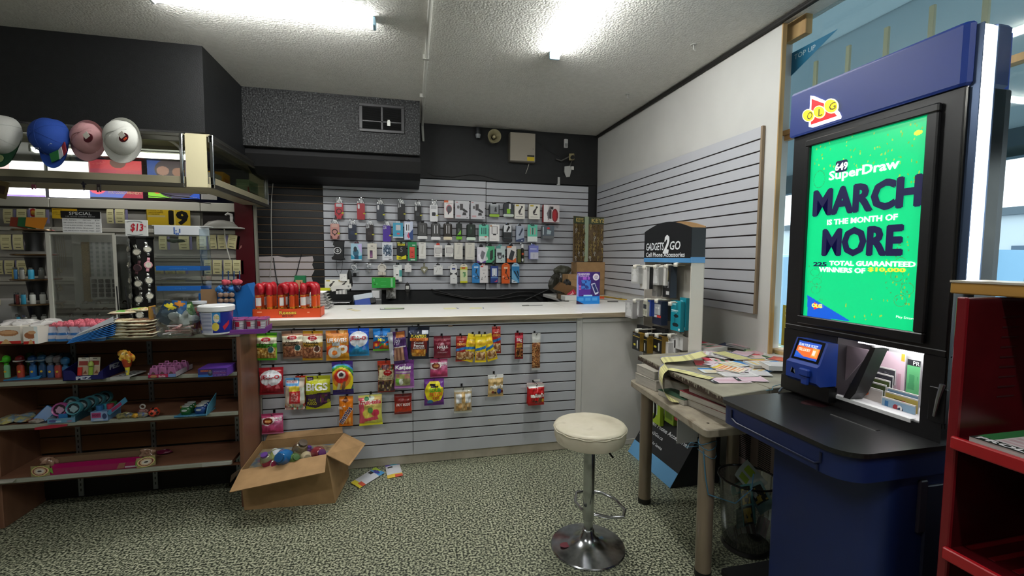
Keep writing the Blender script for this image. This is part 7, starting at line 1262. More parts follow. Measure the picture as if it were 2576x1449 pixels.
def flap(a, b, c, d, th=.004, n=None):
    n = (b-a).cross(d-a).normalized()*th; P = [a, b, c, d]; return MB().add([tuple(p) for p in P]+[tuple(p+n) for p in P], [(3, 2, 1, 0), (4, 5, 6, 7), (0, 1, 5, 4), (1, 2, 6, 5), (2, 3, 7, 6), (3, 0, 4, 7)])
flap(T[0], T[1], at(817, 1188, Y=2.66), at(577, 1238, Y=2.69)).build('front_flap', KRAFT, t)
flap(T[1], T[2], at(920, 1116, Y=3.16), at(879, 1172, Y=2.86)).build('side_flap', KRAFT, t)
flap(T[3]+Vector((.02, 0, .0)), T[2]+Vector((-.01, 0, 0)), at(861, 1074, Y=3.225), at(676, 1092, Y=3.235)).build('back_flap', KRAFT, t)
flap(T[0], T[0]+Vector((.002, .045, 0)), at(583, 1196, Y=2.89), at(580, 1214, Y=2.85)).build('side_flap', M('#4a3a28', .8), t)
# jars and packs inside it
def jar(px, py, z, r, col, capc, lb, lab='#b8b0a8', tilt=(1.2, 0, .5), lab2=None):
    v = at(px, py, Z=z); j = thing('sweet_jar', lb, 'sweet jar', v, rot=tilt); MB().lathe([(r*.6, 0), (r, r*.4), (r*1.02, r*1.4), (r*.7, r*2.1), (r*.5, r*2.2)], 0, 0, -r, 18).build('jar', M(col, .12, coat=.8), j, True); MB().lathe([(r*.55, r*1.2), (r*.55, r*1.55), (.001, r*1.6)], 0, 0, 0, 16, cap0=False).build('lid', M(capc, .3), j, True)
    MB().sheet(None, 10, 4, lambda u, q: (r*1.03*cos(-2.4+1.6*u), r*1.03*sin(-2.4+1.6*u), -r*.4+r*1.0*q)).build('label', M(lab, .4), j, True)
Zb = .30
jar(672, 1160, .29, .036, '#7a7c5c', '#5c3a84', 'olive jar with purple lid in the cardboard box', tilt=(.3, -.3, .3), lab='#8c2444')
jar(697, 1150, .30, .038, '#8a9458', '#a8a8a0', 'yellow green jar with pale label in the box', tilt=(-1.2, .2, .6), lab='#b4b8bc')
jar(715, 1150, .31, .045, '#1462a0', '#1c5080', 'large bright blue jar lying in the box', tilt=(1.1, .6, -.5), lab='#5a90b8')
jar(754, 1133, .31, .046, '#6c5c44', '#4c4034', 'brown glittering jar at the back of box', tilt=(.5, .3, .3), lab='#a89878')
jar(775, 1135, .30, .022, '#5c3470', '#4a2a78', 'small purple capped jar beside the brown one', tilt=(.2, .3, 0))
jar(800, 1140, .30, .040, '#7c2c34', '#5c2c60', 'dark red jar with white label in the box', tilt=(1.2, -.5, .8), lab='#c0b0b8')
jar(738, 1155, .29, .034, '#4a6a2c', '#3c5c2c', 'green jar low in the middle of box', tilt=(1.0, .2, .5), lab='#5c8a3c')
jar(770, 1150, .285, .034, '#b8a888', '#8a7c60', 'pale gold jar near the box front', tilt=(1.3, -.1, .4), lab='#c8b898')
jar(690, 1165, .27, .032, '#a8a09c', '#8c2444', 'clear jar with crimson label in front', tilt=(1.2, .8, 0), lab='#902848')
MB().box(-.93, -.46, 2.87, 3.16, .01, .24).build('fill_packets', noisy('packets', ['#5c4a3c', '#8a7c5c', '#3c5c70', '#7c3c4c'], 14, .4), t)
# two loose candy packets on the floor
for i, (P, lb, rz_) in enumerate([([(882, 1214), (905, 1228), (968, 1189), (944, 1175)], 'longer rainbow printed packet lying on the floor by the counter', 0), ([(975, 1204), (1014, 1196), (1003, 1160), (968, 1166)], 'squarer rainbow printed packet on floor against the counter', 0)]):
    Q_ = [at(*p, Z=.006) for p in P]; t = thing('candy_packet', lb, 'candy packet', (0, 0, 0))
    c = paint('#c8c8cc', [('r', .3, .1, .78, .9, '#c4c6cc'), ('r', 0, 0, .16, 1, '#d8c83a'), ('r', .1, 0, .24, .5, '#c8503a'), ('r', .78, .0, 1, 1, '#4a8fc0'), ('r', .84, .4, 1, 1, '#a8c43c'), ('e', .85, .5, .07, .3, '#3c3c8c'), ('r', .62, .55, .76, .9, '#26262c')] if i == 0 else [('r', 0, 0, 1, .22, '#d8b83c'), ('r', .5, 0, 1, .15, '#c8503a'), ('r', 0, .75, 1, 1, '#5a4a9c'), ('e', .6, .85, .3, .12, '#3c9ab0'), ('r', .15, .2, .85, .72, '#c8cad0'), ('r', .15, .6, .45, .72, '#26262c')])
    MB().sheet(None, 30, 20, lambda u, q: tuple((Q_[0].lerp(Q_[2], u) if False else (Q_[1].lerp(Q_[2], u).lerp(Q_[0].lerp(Q_[3], u), q) if i == 0 else Q_[0].lerp(Q_[1], u).lerp(Q_[3].lerp(Q_[2], u), q)))+Vector((0, 0, .004*sin(pi*u)*sin(pi*q)))), c).build('packet', PFOIL, t, True)
# ---------------------------------------------------------------- accessory floor stand by the white wall
RZ = Matrix.Rotation(radians(-90), 4, 'Z')
st = thing('accessory_stand', 'white cardboard floor stand with black arched header for phone accessories', 'display stand', (0, 0, 0)); SY0, SY1, SXF, SXB = 2.55, 3.13, 1.76, 1.855
def arch(z0, z1, rise, n=14): return [(SY0, z0), (SY1, z0)]+[(SY1+(SY0-SY1)*i/n, z1+rise*sin(pi*i/n)) for i in range(n+1)]
MB().prism(arch(1.505, 1.70, .055), SXF-.003, SXF+.003, 'x').box(SXF, SXB+.006, SY0-.002, SY0, 1.505, 1.70).build('header', M('#0b0c10', .5), st)
MB().prism(arch(1.50, 1.71, .05), SXB+.0, SXB+.006, 'x').box(SXF+.003, SXB, SY0, SY0+.004, 1.5, 1.70).build('header_back', KRAFT, st)
MB().box(SXF-.0045, SXF-.003, SY0-.003, SY1, 1.475, 1.505).box(SXF-.0045, SXB+.006, SY0-.004, SY0-.002, 1.475, 1.512).build('blue_band', M('#4f8fc4', .4), st)
def stx(s, y0, y1, z0, z1, x, col, off=.02, tilt=0, **k):
    ym, zm = (y0+y1)/2, (z0+z1)/2; o = text(st, s, -abs(y0-y1)/2, abs(y0-y1)/2, -(z1-z0)/2, (z1-z0)/2, 0, col, off, **k)
    o.matrix_local = Matrix.Translation((x, ym, zm)) @ RZ @ Matrix.Rotation(tilt, 4, 'X'); return o
stx('GADGETS', 3.10, 2.86, 1.56, 1.615, SXF-.0045, '#dde1e4', .02, shear=.12); stx('2', 2.87, 2.79, 1.535, 1.665, SXF-.005, '#e6e8ea', .06, shear=.25); stx('GO', 2.785, 2.66, 1.56, 1.62, SXF-.0045, '#dde1e4', .02, shear=.12); stx('Cell Phone Accessories', 3.10, 2.61, 1.512, 1.545, SXF-.0045, '#dfe2e4', .02)
MB().box(SXB, SXB+.006, SY0, SY1, .33, 1.5).build('back_board', M('#b6b0a6', .6), st)
MB().box(SXF+.005, SXB, SY0, SY0+.006, .33, 1.475).box(SXF+.005, SXB, SY1-.006, SY1, .33, 1.475).build('side_board', M('#d0cabf', .6), st)
wd_ = [(1.665, .0), (1.86, .33), (2.03, .33), (2.03, 0)]
MB().ring([[(x, y, z) for x, z in wd_] for y in (SY0, SY1)]).build('base', M('#17181b', .45), st)
sl = atan2(.195, .33)
def on_slope(u): return Vector((1.665+.195*u/.33, 0, u))
MB().add([(1.663, SY0, .002), (1.663, SY1, .002), (1.663+.055, SY1, .093), (1.663+.055, SY0, .093)], [(0, 1, 2, 3)]).build('blue_band', M('#5b93bd', .45), st)
for s_, y0, y1, u in (('Mobile Phone Accessories', 3.11, 2.58, .255), ('Gadgets2Go.ca', 3.11, 2.84, .200), ('1-866-370-2334 for Service', 3.11, 2.80, .150)):
    p = on_slope(u); stx(s_, y0, y1, p.z-(.016 if u > .16 else .011), p.z+(.016 if u > .16 else .011), p.x-.003, '#c9ccce', .015, tilt=-sl)
MB().box(1.70, 1.85, SY0-.004, SY0, .30, .62).build('white_patch', M('#c9c6c0', .5), st)
HW = M('#dcd8cc', .4)
def slotX(px, py):
    d = at(px, py, Y=1); return (3.02-(px-1590)*.40/145)*d.x
def shook(px, py, x0=1.56, mt=HW):
    x0 = slotX(px, py)-.02; v = at(px, py, X=x0); MB().tube([(v.x, v.y, v.z), (SXB, v.y, v.z)], .004, 6).box(v.x-.006, v.x+.006, v.y-.018, v.y+.018, v.z-.022, v.z+.004, .002).box(v.x+.0, v.x+.04, v.y-.006, v.y+.006, v.z-.004, v.z+.008, .002).build('peg_hook', mt, st, True)
for p in [(1597, 668), (1621, 670), (1648, 668), (1676, 667), (1700, 663)]: shook(*p)
for p in [(1596, 754), (1624, 753), (1651, 754), (1686, 761)]: shook(*p)
for p in [(1602, 829), (1627, 840), (1652, 841), (1684, 842)]: shook(*p)
def SC_(label, px, y0, y1, X, base, L=(), T=(), D=.03, **k):
    X = min(1.85, slotX((px[0]+px[1])/2, (y0+y1)/2)+max(0, X-1.62)*.5+D); k.setdefault('side', _mix(base, '#000000', .1)); return carton('accessory_box', label, (px[0], px[1], y0, y1), None, base, L, T, X=X, D=D, **k)
clr = [('n', .1, .1, .9, .9, ['#b8b8b6', '#c8c8c6', '#a8a8a6', '#d4d4d2'], 7), ('r', .25, .1, .8, .5, '#d8d8d8')]
SC_('frosted clear accessory pack, outermost on the stand top row', (1597, 1617), 672, 713, 1.62, '#b4b4b2', clr)
SC_('white accessory box with black edge, second on the top row of stand', (1616, 1634), 672, 727, 1.62, '#dcdad6', [('r', .0, .0, .08, 1, '#b8b6b2')], D=.02)
SC_('slim black accessory box beside the white one, stand top row', (1634, 1643), 672, 727, 1.63, '#1c1c1e', [('r', .35, .3, .65, .75, '#8a8a8c'), ('e', .5, .12, .2, .04, '#e4e4e4')], D=.02)
SC_('frosted clear pack in the middle of the stand top row', (1644, 1668), 672, 716, 1.62, '#adadab', clr)
SC_('white slim accessory box with small picture on the stand top row', (1667, 1684), 670, 718, 1.63, '#e0deda', [('e', .5, .5, .12, .1, '#b0aeaa'), ('r', .46, .2, .54, .45, '#b8b6b2')])
SC_('tall black and gold screen guard box, last on the stand top row', (1684, 1703), 661, 748, 1.60, '#16171a', [('r', .1, .5, .7, .78, '#a89440'), ('r', .2, .53, .6, .75, '#2c2a24'), ('n', .05, .28, .9, .46, ['#3a3c40', '#8a8c90', '#16171a'], 9), ('r', .45, .08, .85, .18, '#d4d4d4')], D=.05, side='#39434f')
SC_('grey white box seen behind the upper stand packs', (1664, 1690), 716, 744, 1.70, '#bcbab6', [('r', .7, .3, .9, .6, '#6a5a58')])
SC_('small pale bottle shaped pack hanging behind the top row', (1650, 1663), 717, 745, 1.68, '#a8a6a2', [('r', .3, .5, .7, .9, '#d4d2ce')])
SC_('frosted grey box, outermost on the stand middle row', (1588, 1607), 756, 799, 1.60, '#aba8a8', clr, D=.05)
SC_('frosted grey box, second on the stand middle row', (1608, 1624), 755, 795, 1.63, '#a29fa0', clr, D=.05)
SC_('small pale box with dark picture on the stand middle row', (1625, 1638), 758, 795, 1.64, '#c9c8b8', [('r', .2, .5, .8, .8, '#3c4048'), ('n', .1, .1, .9, .4, ['#c9c8b8', '#a8a794'], 8)])
SC_('slim royal blue box on the stand middle row', (1639, 1647), 755, 795, 1.64, '#1a3f9c', [('r', .35, .3, .65, .75, '#5c7cc8')], D=.03)
SC_('navy earphone box with pale window and red stripe', (1657, 1680), 756, 816, 1.62, '#1f2740', [('r', .1, .42, .9, .86, '#b8bcc0'), ('e', .4, .7, .1, .05, '#e8e8e8'), ('e', .65, .7, .1, .05, '#e8e8e8'), ('r', .1, .3, .5, .4, '#d8dadc'), ('r', .5, .3, .95, .4, '#d8403a')], D=.05)
SC_('dark grey box beside the navy earphone box', (1681, 1694), 762, 806, 1.68, '#4c5256', [], D=.05)
tl_ = [('r', .1, .86, .5, .91, '#8fd0dc'), ('r', .05, .66, .75, .69, '#c8ecf0'), ('r', .05, .62, .6, .64, '#a8dce4'), ('e', .55, .5, .24, .055, '#14242a'), ('e', .5, .2, .3, .07, '#14242a'), ('d', .62, .68, .25, '#1c3c44') if 0 else ('r', .42, .25, .47, .48, '#1c3c44'), ('r', .8, .03, .95, .09, '#d8e8e8')]
SC_('bright teal earphone box, the nearer of two on the stand', (1697, 1722), 757, 832, 1.62, '#1095a8', tl_, D=.03, side='#0c8598')
SC_('bright teal earphone box tucked behind another teal one', (1719, 1735), 749, 830, 1.70, '#1095a8', tl_, D=.03, side='#0c8598')
bk = [('r', .05, .76, .95, .80, '#c8a83a'), ('r', .1, .86, .4, .90, '#8a8a8c'), ('r', .62, .15, .76, .55, '#e0e0dc'), ('r', .66, .1, .72, .6, '#c4c4c0'), ('e', .3, .3, .15, .07, '#d8c83a')]
SC_('black and gold cable box, outermost on the stand bottom row', (1606, 1625), 836, 880, 1.60, '#141416', bk, D=.05, side='#8a6c24')
SC_('black and gold cable box, second on the stand bottom row', (1626, 1643), 843, 886, 1.62, '#151c18', bk, D=.05, side='#8a6c24')
SC_('black and gold cable box, third on the stand bottom row', (1657, 1681), 838, 886, 1.62, '#141416', bk, D=.05, side='#8a6c24', tab=.1, tabcol='#1a1a1a')
SC_('black hang card behind the gold cable boxes on stand', (1611, 1639), 820, 838, 1.68, '#17171a', [('r', .2, .6, .8, .75, '#3a3a3c')])
SC_('second black hang card behind the gold cable boxes on stand', (1650, 1682), 824, 842, 1.68, '#17171a', [('r', .2, .6, .8, .75, '#3a3a3c')])
for i, (a, b, y0, lb) in enumerate([(1673, 1694, 858, 'white box with twisted hang tab, nearest of three on the stand'), (1692, 1712, 852, 'white box with twisted hang tab, middle of three on the stand'), (1709, 1731, 846, 'white box with twisted hang tab, rearmost of three on the stand')]):
    t = SC_(lb, (a, b), y0, y0+32, 1.64+.04*i, '#dedcda', [('r', 0, .9, 1, .93, '#c4c2c0')], D=.04); w = .05
    MB().prism([(-w, 0), (-w*.3, .012), (-w*.6, .03), (0, .018), (w*.7, .034), (w*.3, .012), (w, 0)], -.022, -.018).build('hang_tab', M('#d4cfc4', .5), t)
for (a, b, y0, y1, X, c_, lb, L) in [(1651, 1670, 1008, 1066, 1.72, '#9ab42c', 'lime green and clear pack hanging low on the stand under table', [('r', .05, .4, .6, .98, '#c4ccc4'), ('r', .15, .45, .5, .7, '#8a9490')]), (1681, 1704, 1030, 1064, 1.74, '#7c9828', 'green box hanging low on stand beside the lime pack', [('r', .1, .3, .9, .9, '#5c7424')]), (1706, 1738, 1040, 1064, 1.76, '#9c2c34', 'dark red box hanging low on the stand under table', [('r', .1, .3, .5, .9, '#4c5a58'), ('r', .6, .1, .9, .6, '#c8888a')])]: SC_(lb, (a, b), y0, y1, X, c_, L, D=.03)
v = at(1645, 1020, X=1.70); t = thing('coiled_cable_pack', 'black coiled cable pack with red mark low on the stand', 'cable', v, rot=(0, 0, radians(-90))); MB().tube([(.03*cos(i*pi/7)-.01, 0, .07*sin(i*pi/7)-.02) for i in range(-6, 8)], .008, 8).build('coil', M('#111112', .4), t, True); MB().box(-.02, .01, -.01, .0, .035, .06, .002).build('red_mark', M('#b8442c', .4), t)
# ---------------------------------------------------------------- side table, board, books and slips
tb = thing('side_table', 'worn beige table with round metal legs beside the kiosk', 'table', (0, 0, 0)); TBM = noisy('worn_beige', ['#857c6c', '#948b7a', '#a09684', '#7c715f'], 14, .5, pos=[.3, .45, .6, .75])
def rpoly(P, r, n=5):
    out = []
    for i, p in enumerate(P):
        p = Vector(p); a = Vector(P[i-1])-p; b = Vector(P[(i+1) % len(P)])-p; a.normalize(); b.normalize(); q0, q1 = p+a*r, p+b*r
        for k in range(n+1): t_ = k/n; out.append(tuple((q0.lerp(p, t_)).lerp(p.lerp(q1, t_), t_)))
    return out
MB().prism(rpoly([(1.34, 2.525), (1.27, 1.69), (1.95, 1.71), (2.0, 2.525)], .03), .712, .75, 'z', b=.005).build('tabletop', TBM, tb)
for x, y in ((1.415, 2.44), (1.355, 1.79), (2.02, 2.42), (1.87, 1.83)):
    leg = MB().lathe([(.037, .03), (.037, .69), (.037, .70)], x, y, 0, 24).build('leg', M('#8a7a68', .3, .35, coat=.4), tb, True); MB().lathe([(.034, 0), (.039, .004), (.039, .03)], x, y, 0, 24).build('foot_cap', BLK, leg, True); MB().lathe([(.037, .685), (.062, .712)], x, y, 0, 24).build('collar', M('#221c18', .5), leg, True)
MB().lathe([(.006, 0), (.006, .002)], 1.335, 1.765, .75, 10).build('screw_hole', M('#4a4236', .6), tb)
g = MB()
for z, a0 in ((.655, 0), (.64, 1.2), (.60, 2)): g.tube([(1.355+.040*cos(a0+i*.5), 1.79+.040*sin(a0+i*.5), z+.014*sin(i*.8)) for i in range(12)], .0022, 5)
g.tube([(1.318, 1.79, .64), (1.26, 1.78, .66), (1.25, 1.80, .63), (1.318, 1.80, .63)], .002, 5).tube([(1.32, 1.77, .62), (1.325, 1.755, .50), (1.34, 1.75, .42), (1.46, 1.72, .38), (1.60, 1.78, .40), (1.66, 1.84, .44)], .003, 6)
tag(g.build('tape_cord', M('#3f6f88', .4), smooth=True), 'blue tape and string wound round the near table leg', 'string')
# books / slip blocks under the board
def block(label, P, z, h, side='#a8a49c', top='#b0aca4', cover=None):
    Q_ = [at(*p, Z=z+h) for p in P]; Q_ = [(q.x, q.y) for q in Q_]; t = thing('slip_block', label, 'paper block', (0, 0, 0))
    m = MB().prism(Q_, z, z+h*.93, 'z'); m.build('pages', noisy('page_edges', ['#9a958c', '#b8b3a8'], 160, .7, stretch=(.05, .05, 1)), t); MB().prism(Q_, z+h*.93, z+h, 'z').build('cover', M(cover or top, .5), t); return t
def blockw(label, x, y, w, d, z, h, rz, cover='#a49f96', nm='slip_block'):
    t = thing(nm, label, 'paper block', (x, y, z), rz); MB().box(-w/2, w/2, -d/2, d/2, 0, h*.93, .002).build('pages', noisy('page_edges', ['#9a958c', '#b8b3a8'], 160, .7, stretch=(.05, .05, 1)), t); MB().box(-w/2-.001, w/2+.001, -d/2-.001, d/2+.001, h*.93, h, .001).build('cover', M(cover, .5), t); return t
ZT2 = .751
blockw('lowest block of slips at the near corner under the board', 1.50, 1.90, .18, .30, ZT2, .036, radians(8), '#8a3c38')
blockw('middle block of slips at the near corner, dark red topped', 1.49, 1.92, .18, .30, ZT2+.037, .030, radians(10), '#7c2c30')
blockw('upper block of slips right under the worn board', 1.515, 1.89, .19, .28, ZT2+.068, .040, radians(5), '#8c8278')
blockw('slip block with dark green cover at the table edge', 1.42, 2.11, .13, .20, ZT2, .030, radians(8), '#2c4a36')
blockw('slip block standing skewed behind the green covered one', 1.50, 2.17, .10, .22, ZT2, .075, radians(24), '#6c5a50')
blockw('pale slip block under the far corner of worn board', 1.42, 2.36, .14, .20, ZT2, .060, radians(6), '#a8a296')
blockw('second pale slip block stacked under the far board corner', 1.425, 2.37, .14, .19, ZT2+.061, .048, radians(2), '#a8a296')
blockw('buried slip block supporting the board near the wall', 1.78, 2.3, .2, .3, ZT2, .108, 0, '#a8a296')
bd = thing('worn_board', 'chipped grey board lying on the slip blocks, strewn with slips', 'board', (0, 0, 0)); Z0, Z1 = .862, .892
BP = [(1.415, 2.56), (1.36, 1.70), (1.665, 1.765), (1.69, 2.58)]; BP2 = [(1.669, 1.766), (2.06, 1.80), (2.10, 2.58), (1.694, 2.58)]
bm = noisy('chipped_board', ['#4a3a2c', '#8a8474', '#96907f', '#a09a88'], 9, .5, pos=[.26, .33, .5, .7])
MB().prism(rpoly(BP, .015, 3), Z0, Z1, 'z', b=.003).build('board_half', bm, bd); MB().prism(rpoly(BP2, .015, 3), Z0-.0, Z1+.001, 'z', b=.003).build('board_half', bm, bd)
def eb(a, b):
    m = MB(); a, b = Vector(a), Vector(b); n = 110; rnd = random.Random(3)
    d = (b-a); nn = Vector((d.y, -d.x)).normalized()*-.002
    for k in range(n): p, q = a.lerp(b, k/n), a.lerp(b, (k+.9)/n); h = Z1-.002-rnd.random()**2*.020; m.add([(p.x-nn.x, p.y-nn.y, Z0+.001), (q.x-nn.x, q.y-nn.y, Z0+.001), (q.x-nn.x, q.y-nn.y, h), (p.x-nn.x, p.y-nn.y, h)], [(0, 1, 2, 3)])
    return m
eb(BP[0], BP[1]).build('chipped_edge', M('#3a2a20', .8), bd)
# play slips: (px centre, width m, length m, rotation deg, kind, lift)
def slip(px, py, w, l, rz, kind, lift, lb, curl=.004, n=1):
    w, l = w*1.15, l*1.15
    v = at(px, py, Z=Z1); t = thing('play_slip' if n == 1 else 'slip_stack', lb, 'play slip', (v.x, v.y, Z1+.0015+lift), radians(rz))
    K = {'pink': ('#ddc4c8', [('s', .1, .1, .9, .8, '#d0949c', 12, 1), ('r', 0, .85, 1, 1, '#e8e4e2')]), 'yel': ('#d8d294', [('s', .08, .06, .92, .94, '#a8a26c', 17, 1), ('r', .93, 0, 1, 1, '#7478a8')]),
         'green': ('#2f6a3c', [('r', .1, .2, .6, .8, '#d4d8b8'), ('s', .1, .2, .6, .8, '#8fae6a', 9, 1)]), 'orange': ('#e8dcc8', [('s', .1, .12, .9, .85, '#e08c4a', 14, 1), ('r', 0, .88, 1, 1, '#e0c03a')]),
         'blue': ('#d8dcdc', [('r', .78, 0, 1, 1, '#2c7cc0'), ('s', .05, .1, .75, .9, '#d8c088', 9, 0)]), 'white': ('#dcdad8', [('s', .1, .1, .9, .9, '#b8b0b4', 11, 1)]), 'navy': ('#2c3458', [('r', .1, .1, .5, .6, '#4a5480')]),
         'pinkb': ('#dcc8d0', [('r', 0, 0, .12, 1, '#26262c'), ('s', .2, .15, .95, .85, '#c898a8', 8, 1), ('r', .03, .3, .09, .5, '#d8d8d8')]), 'mix': ('#dcd8d0', [('r', 0, .7, 1, 1, '#c83c4c'), ('r', .3, .2, .7, .6, '#3c7a54'), ('s', .05, .05, .95, .65, '#e0a8a8', 8, 1)]), 'red': ('#c84a3a', [('e', .5, .5, .4, .3, '#e8642c')])}[kind]
    hh = .0008 if n == 1 else .0011*n
    m = MB().sheet(None, 22, 26, lambda u, q: ((u-.5)*w, (q-.5)*l, hh+curl*(2*u-1)**2*.5), paint(*K))
    m.box(-w/2+.001, w/2-.001, -l/2+.001, l/2-.001, 0, hh-.0002, c='#cfccc8'); m.build('sheet', PCARD, t); return t
slips = [(1770, 877, .16, .20, 12, 'mix', .0, 'thick stack of red and green slips at the back of board', 22), (1850, 868, .12, .24, -60, 'navy', .001, 'navy slip sheet lying at the back edge of board', 6), (1882, 874, .20, .15, 10, 'pink', .0, 'thick stack of pale pink slips near the wall', 16),
    (1935, 882, .22, .14, 8, 'green', .0, 'dark green slip stack next to the kiosk', 14), (1950, 878, .2, .12, -10, 'green', .018, 'bright green slips fanned on top near the kiosk', 3), (1800, 895, .14, .20, 30, 'pink', .003, 'pink slip sheet beneath the long yellow curl', 4),
    (1840, 905, .10, .18, 4, 'yel', .022, 'pale yellow ticket strip with violet edge standing out on the pile', 3), (1815, 900, .11, .16, 50, 'white', .010, 'white fanned slips beside the yellow strip', 6), (1880, 900, .15, .12, -25, 'mix', .006, 'red and white slip sheet in the middle of pile', 4),
    (1905, 915, .18, .12, -15, 'orange', .005, 'orange lined slip sheet near the kiosk', 4), (1960, 902, .14, .12, 15, 'green', .004, 'green slip sheet tucked against the kiosk side', 4), (1925, 925, .17, .10, -12, 'blue', .008, 'block of blue edged slips at the front beside kiosk', 14),
    (1970, 912, .10, .12, 30, 'red', .012, 'orange red slip with rounded mark beside the kiosk', 3), (1975, 925, .14, .09, -20, 'blue', .009, 'small blue edged slips under the white bundle', 8), (1812, 922, .12, .14, 35, 'pinkb', .004, 'pink slip with black strip in the pile centre', 3),
    (1850, 922, .13, .10, 10, 'blue', .010, 'blue banded ticket sheet below the yellow strip', 3), (1832, 932, .12, .13, -30, 'pink', .006, 'pink slip sheet overlapping a green coded one', 3), (1790, 918, .11, .16, 60, 'mix', .002, 'red headed slip lying flat near the board edge', 2),
    (1800, 935, .09, .14, 75, 'blue', .001, 'blue slip poking out beneath pink sheets', 2), (1855, 945, .16, .08, -10, 'white', .002, 'white strip slips at the front of pile', 4), (1895, 942, .14, .08, -25, 'white', .004, 'plain white slips lying across the board seam', 3),
    (1830, 958, .17, .09, -8, 'pinkb', .001, 'pink slip with black strip lying alone near the front corner', 1), (1885, 955, .13, .09, -20, 'pinkb', .003, 'pink lined slip crossing the dark seam of board', 1), (1965, 935, .16, .10, -18, 'white', .016, 'bundle of white slips with clear cover beside kiosk', 22)]
for px, py, w, l, rz_, kd, lf, lb, n in slips: slip(px, py, w, l, rz_, kd, lf, lb, n=n)
rn = random.Random(5)
for k in range(16): o = slip(rn.uniform(1800, 1972), rn.uniform(886, 936), .11, .13, rn.uniform(-80, 80), ['pink', 'white', 'mix', 'blue', 'orange', 'green', 'pinkb', 'white'][k % 8], .0008*k, 'loose printed play slip half buried in the pile on the board', n=2); o['group'] = 'loose slips in the pile'
# long curled ticket strip over the board edge
def ribbon(name, label, pts, w, col='#d8d294', side='#bdb780'):
    P = []; 
    for i in range(len(pts)-1):
        a, b, c, d = [Vector(pts[max(0, min(len(pts)-1, i+k))]) for k in (-1, 0, 1, 2)]
        for s in range(8):
            u = s/8; P.append(.5*((2*b)+(c-a)*u+(2*a-5*b+4*c-d)*u*u+(3*b-a-3*c+d)*u**3))
    P.append(Vector(pts[-1])); n = len(P)-1
    def f(u, q):
        i = int(round(q*n)); p = P[i]; t_ = (P[min(n, i+1)]-P[max(0, i-1)]); s = Vector((w[0], w[1], 0)) if isinstance(w, tuple) else Vector((-t_.y, t_.x, 0)).normalized()*w; return tuple(p+s*(u-.5))
    m = MB().sheet(None, 10, n, f, lambda u, q: '#7478a8' if u > .9 else (side if int(q*n*1.7) % 3 == 0 else col)); m.sheet(None, 2, n, lambda u, q: tuple(Vector(f(1-u, q))-Vector((0, 0, .0006))), '#c9c4b0')
    return tag(m.build(name, PCARD, None, True), label, 'ticket strip')
a1, a2, a3 = at(1772, 886, Z=.95), at(1720, 898, Z=.93), at(1668, 905, Z=.905)
ribbon('ticket_strip', 'long pale yellow ticket strip curling over the board edge', [(a1.x, a1.y, .945), (a2.x, a2.y, .925), (a3.x, a3.y, .905), (1.41, 2.24, .90), (1.345, 2.18, .885), (1.315, 2.13, .83), (1.335, 2.10, .775), (1.39, 2.1, .76)], (.06, .14))
ribbon('ticket_strip', 'flat pale yellow ticket strip lying under the curled one', [(1.40, 2.20, .896), (1.44, 2.10, .9), (1.47, 2.02, .8985), (1.50, 1.96, .899)], .07)
# ---------------------------------------------------------------- stool
so = thing('bar_stool', 'round cream vinyl bar stool on a chrome pedestal', 'stool', (.905, 2.11, 0)); CR = noisy('scuffed_chrome', ['#a9abae', '#bfc1c4', '#8d8f92'], 8, .16, 1); VIN = noisy('cream_vinyl', ['#b9b09a', '#c9c1ab', '#d0c8b4', '#a89d86'], 7, .42, pos=[.3, .45, .6, .72], bump=.12, bscale=14)
MB().lathe([(.05, .560), (.155, .562), (.174, .572), (.182, .60), (.183, .632), (.179, .642), (.183, .645), (.179, .651), (.162, .657), (.08, .660), (.001, .660)], 0, 0, 0, 48).build('seat', VIN, so, True)
sm = MB().tube([(.184*cos(2*pi*i/48), .184*sin(2*pi*i/48), .638+.003*sin(i*1.7)) for i in range(48)], .0035, 6, closed=True).build('piping', VIN, so, True)
MB().lathe([(.07, .548), (.07, .56)], 0, 0, 0, 20).build('mount_plate', BLK, so)
MB().lathe([(.029, .15), (.029, .552)], 0, 0, 0, 28).lathe([(.0295, .148), (.0295, .154)], 0, 0, 0, 28).build('sleeve', CR, so, True)
MB().lathe([(.024, .09), (.024, .15)], 0, 0, 0, 24).build('lower_tube', CR, so, True)
MB().lathe([(.192, .0), (.192, .006), (.188, .011), (.15, .018), (.10, .028), (.06, .045), (.042, .065), (.034, .085), (.030, .097), (.026, .10)], 0, 0, 0, 56).build('base', noisy('dirty_chrome', ['#7d7f82', '#b6b8bb', '#a2a4a7', '#5c5d60'], 9, .2, 1, pos=[.3, .48, .6, .75]), so, True)
fr_ = [at(1467, 1285, Z=.22), at(1447, 1262, Z=.22), at(1450, 1240, Z=.22), at(1480, 1233, Z=.22), at(1515, 1240, Z=.22), at(1550, 1258, Z=.22), at(1572, 1283, Z=.22), at(1568, 1301, Z=.22), at(1535, 1302, Z=.22), at(1495, 1293, Z=.22)]
O = Vector((.905, 2.11, 0)); MB().tube([tuple(p-O) for p in fr_], .008, 10).build('foot_ring', CR, so, True)
MB().tube([(.03, -.02, .565), (.07, -.03, .535), (.11, -.045, .485)], [.005, .004, .005], 8).build('lever', M('#2c2c2e', .25, .8), so, True)
MB().prism([(-.125+.028*cos(i*pi/6), .0+.022*sin(i*pi/6)) for i in range(12)], .0255, .0262, 'z').build('paint_smear', M('#7a3a44', .5), so)
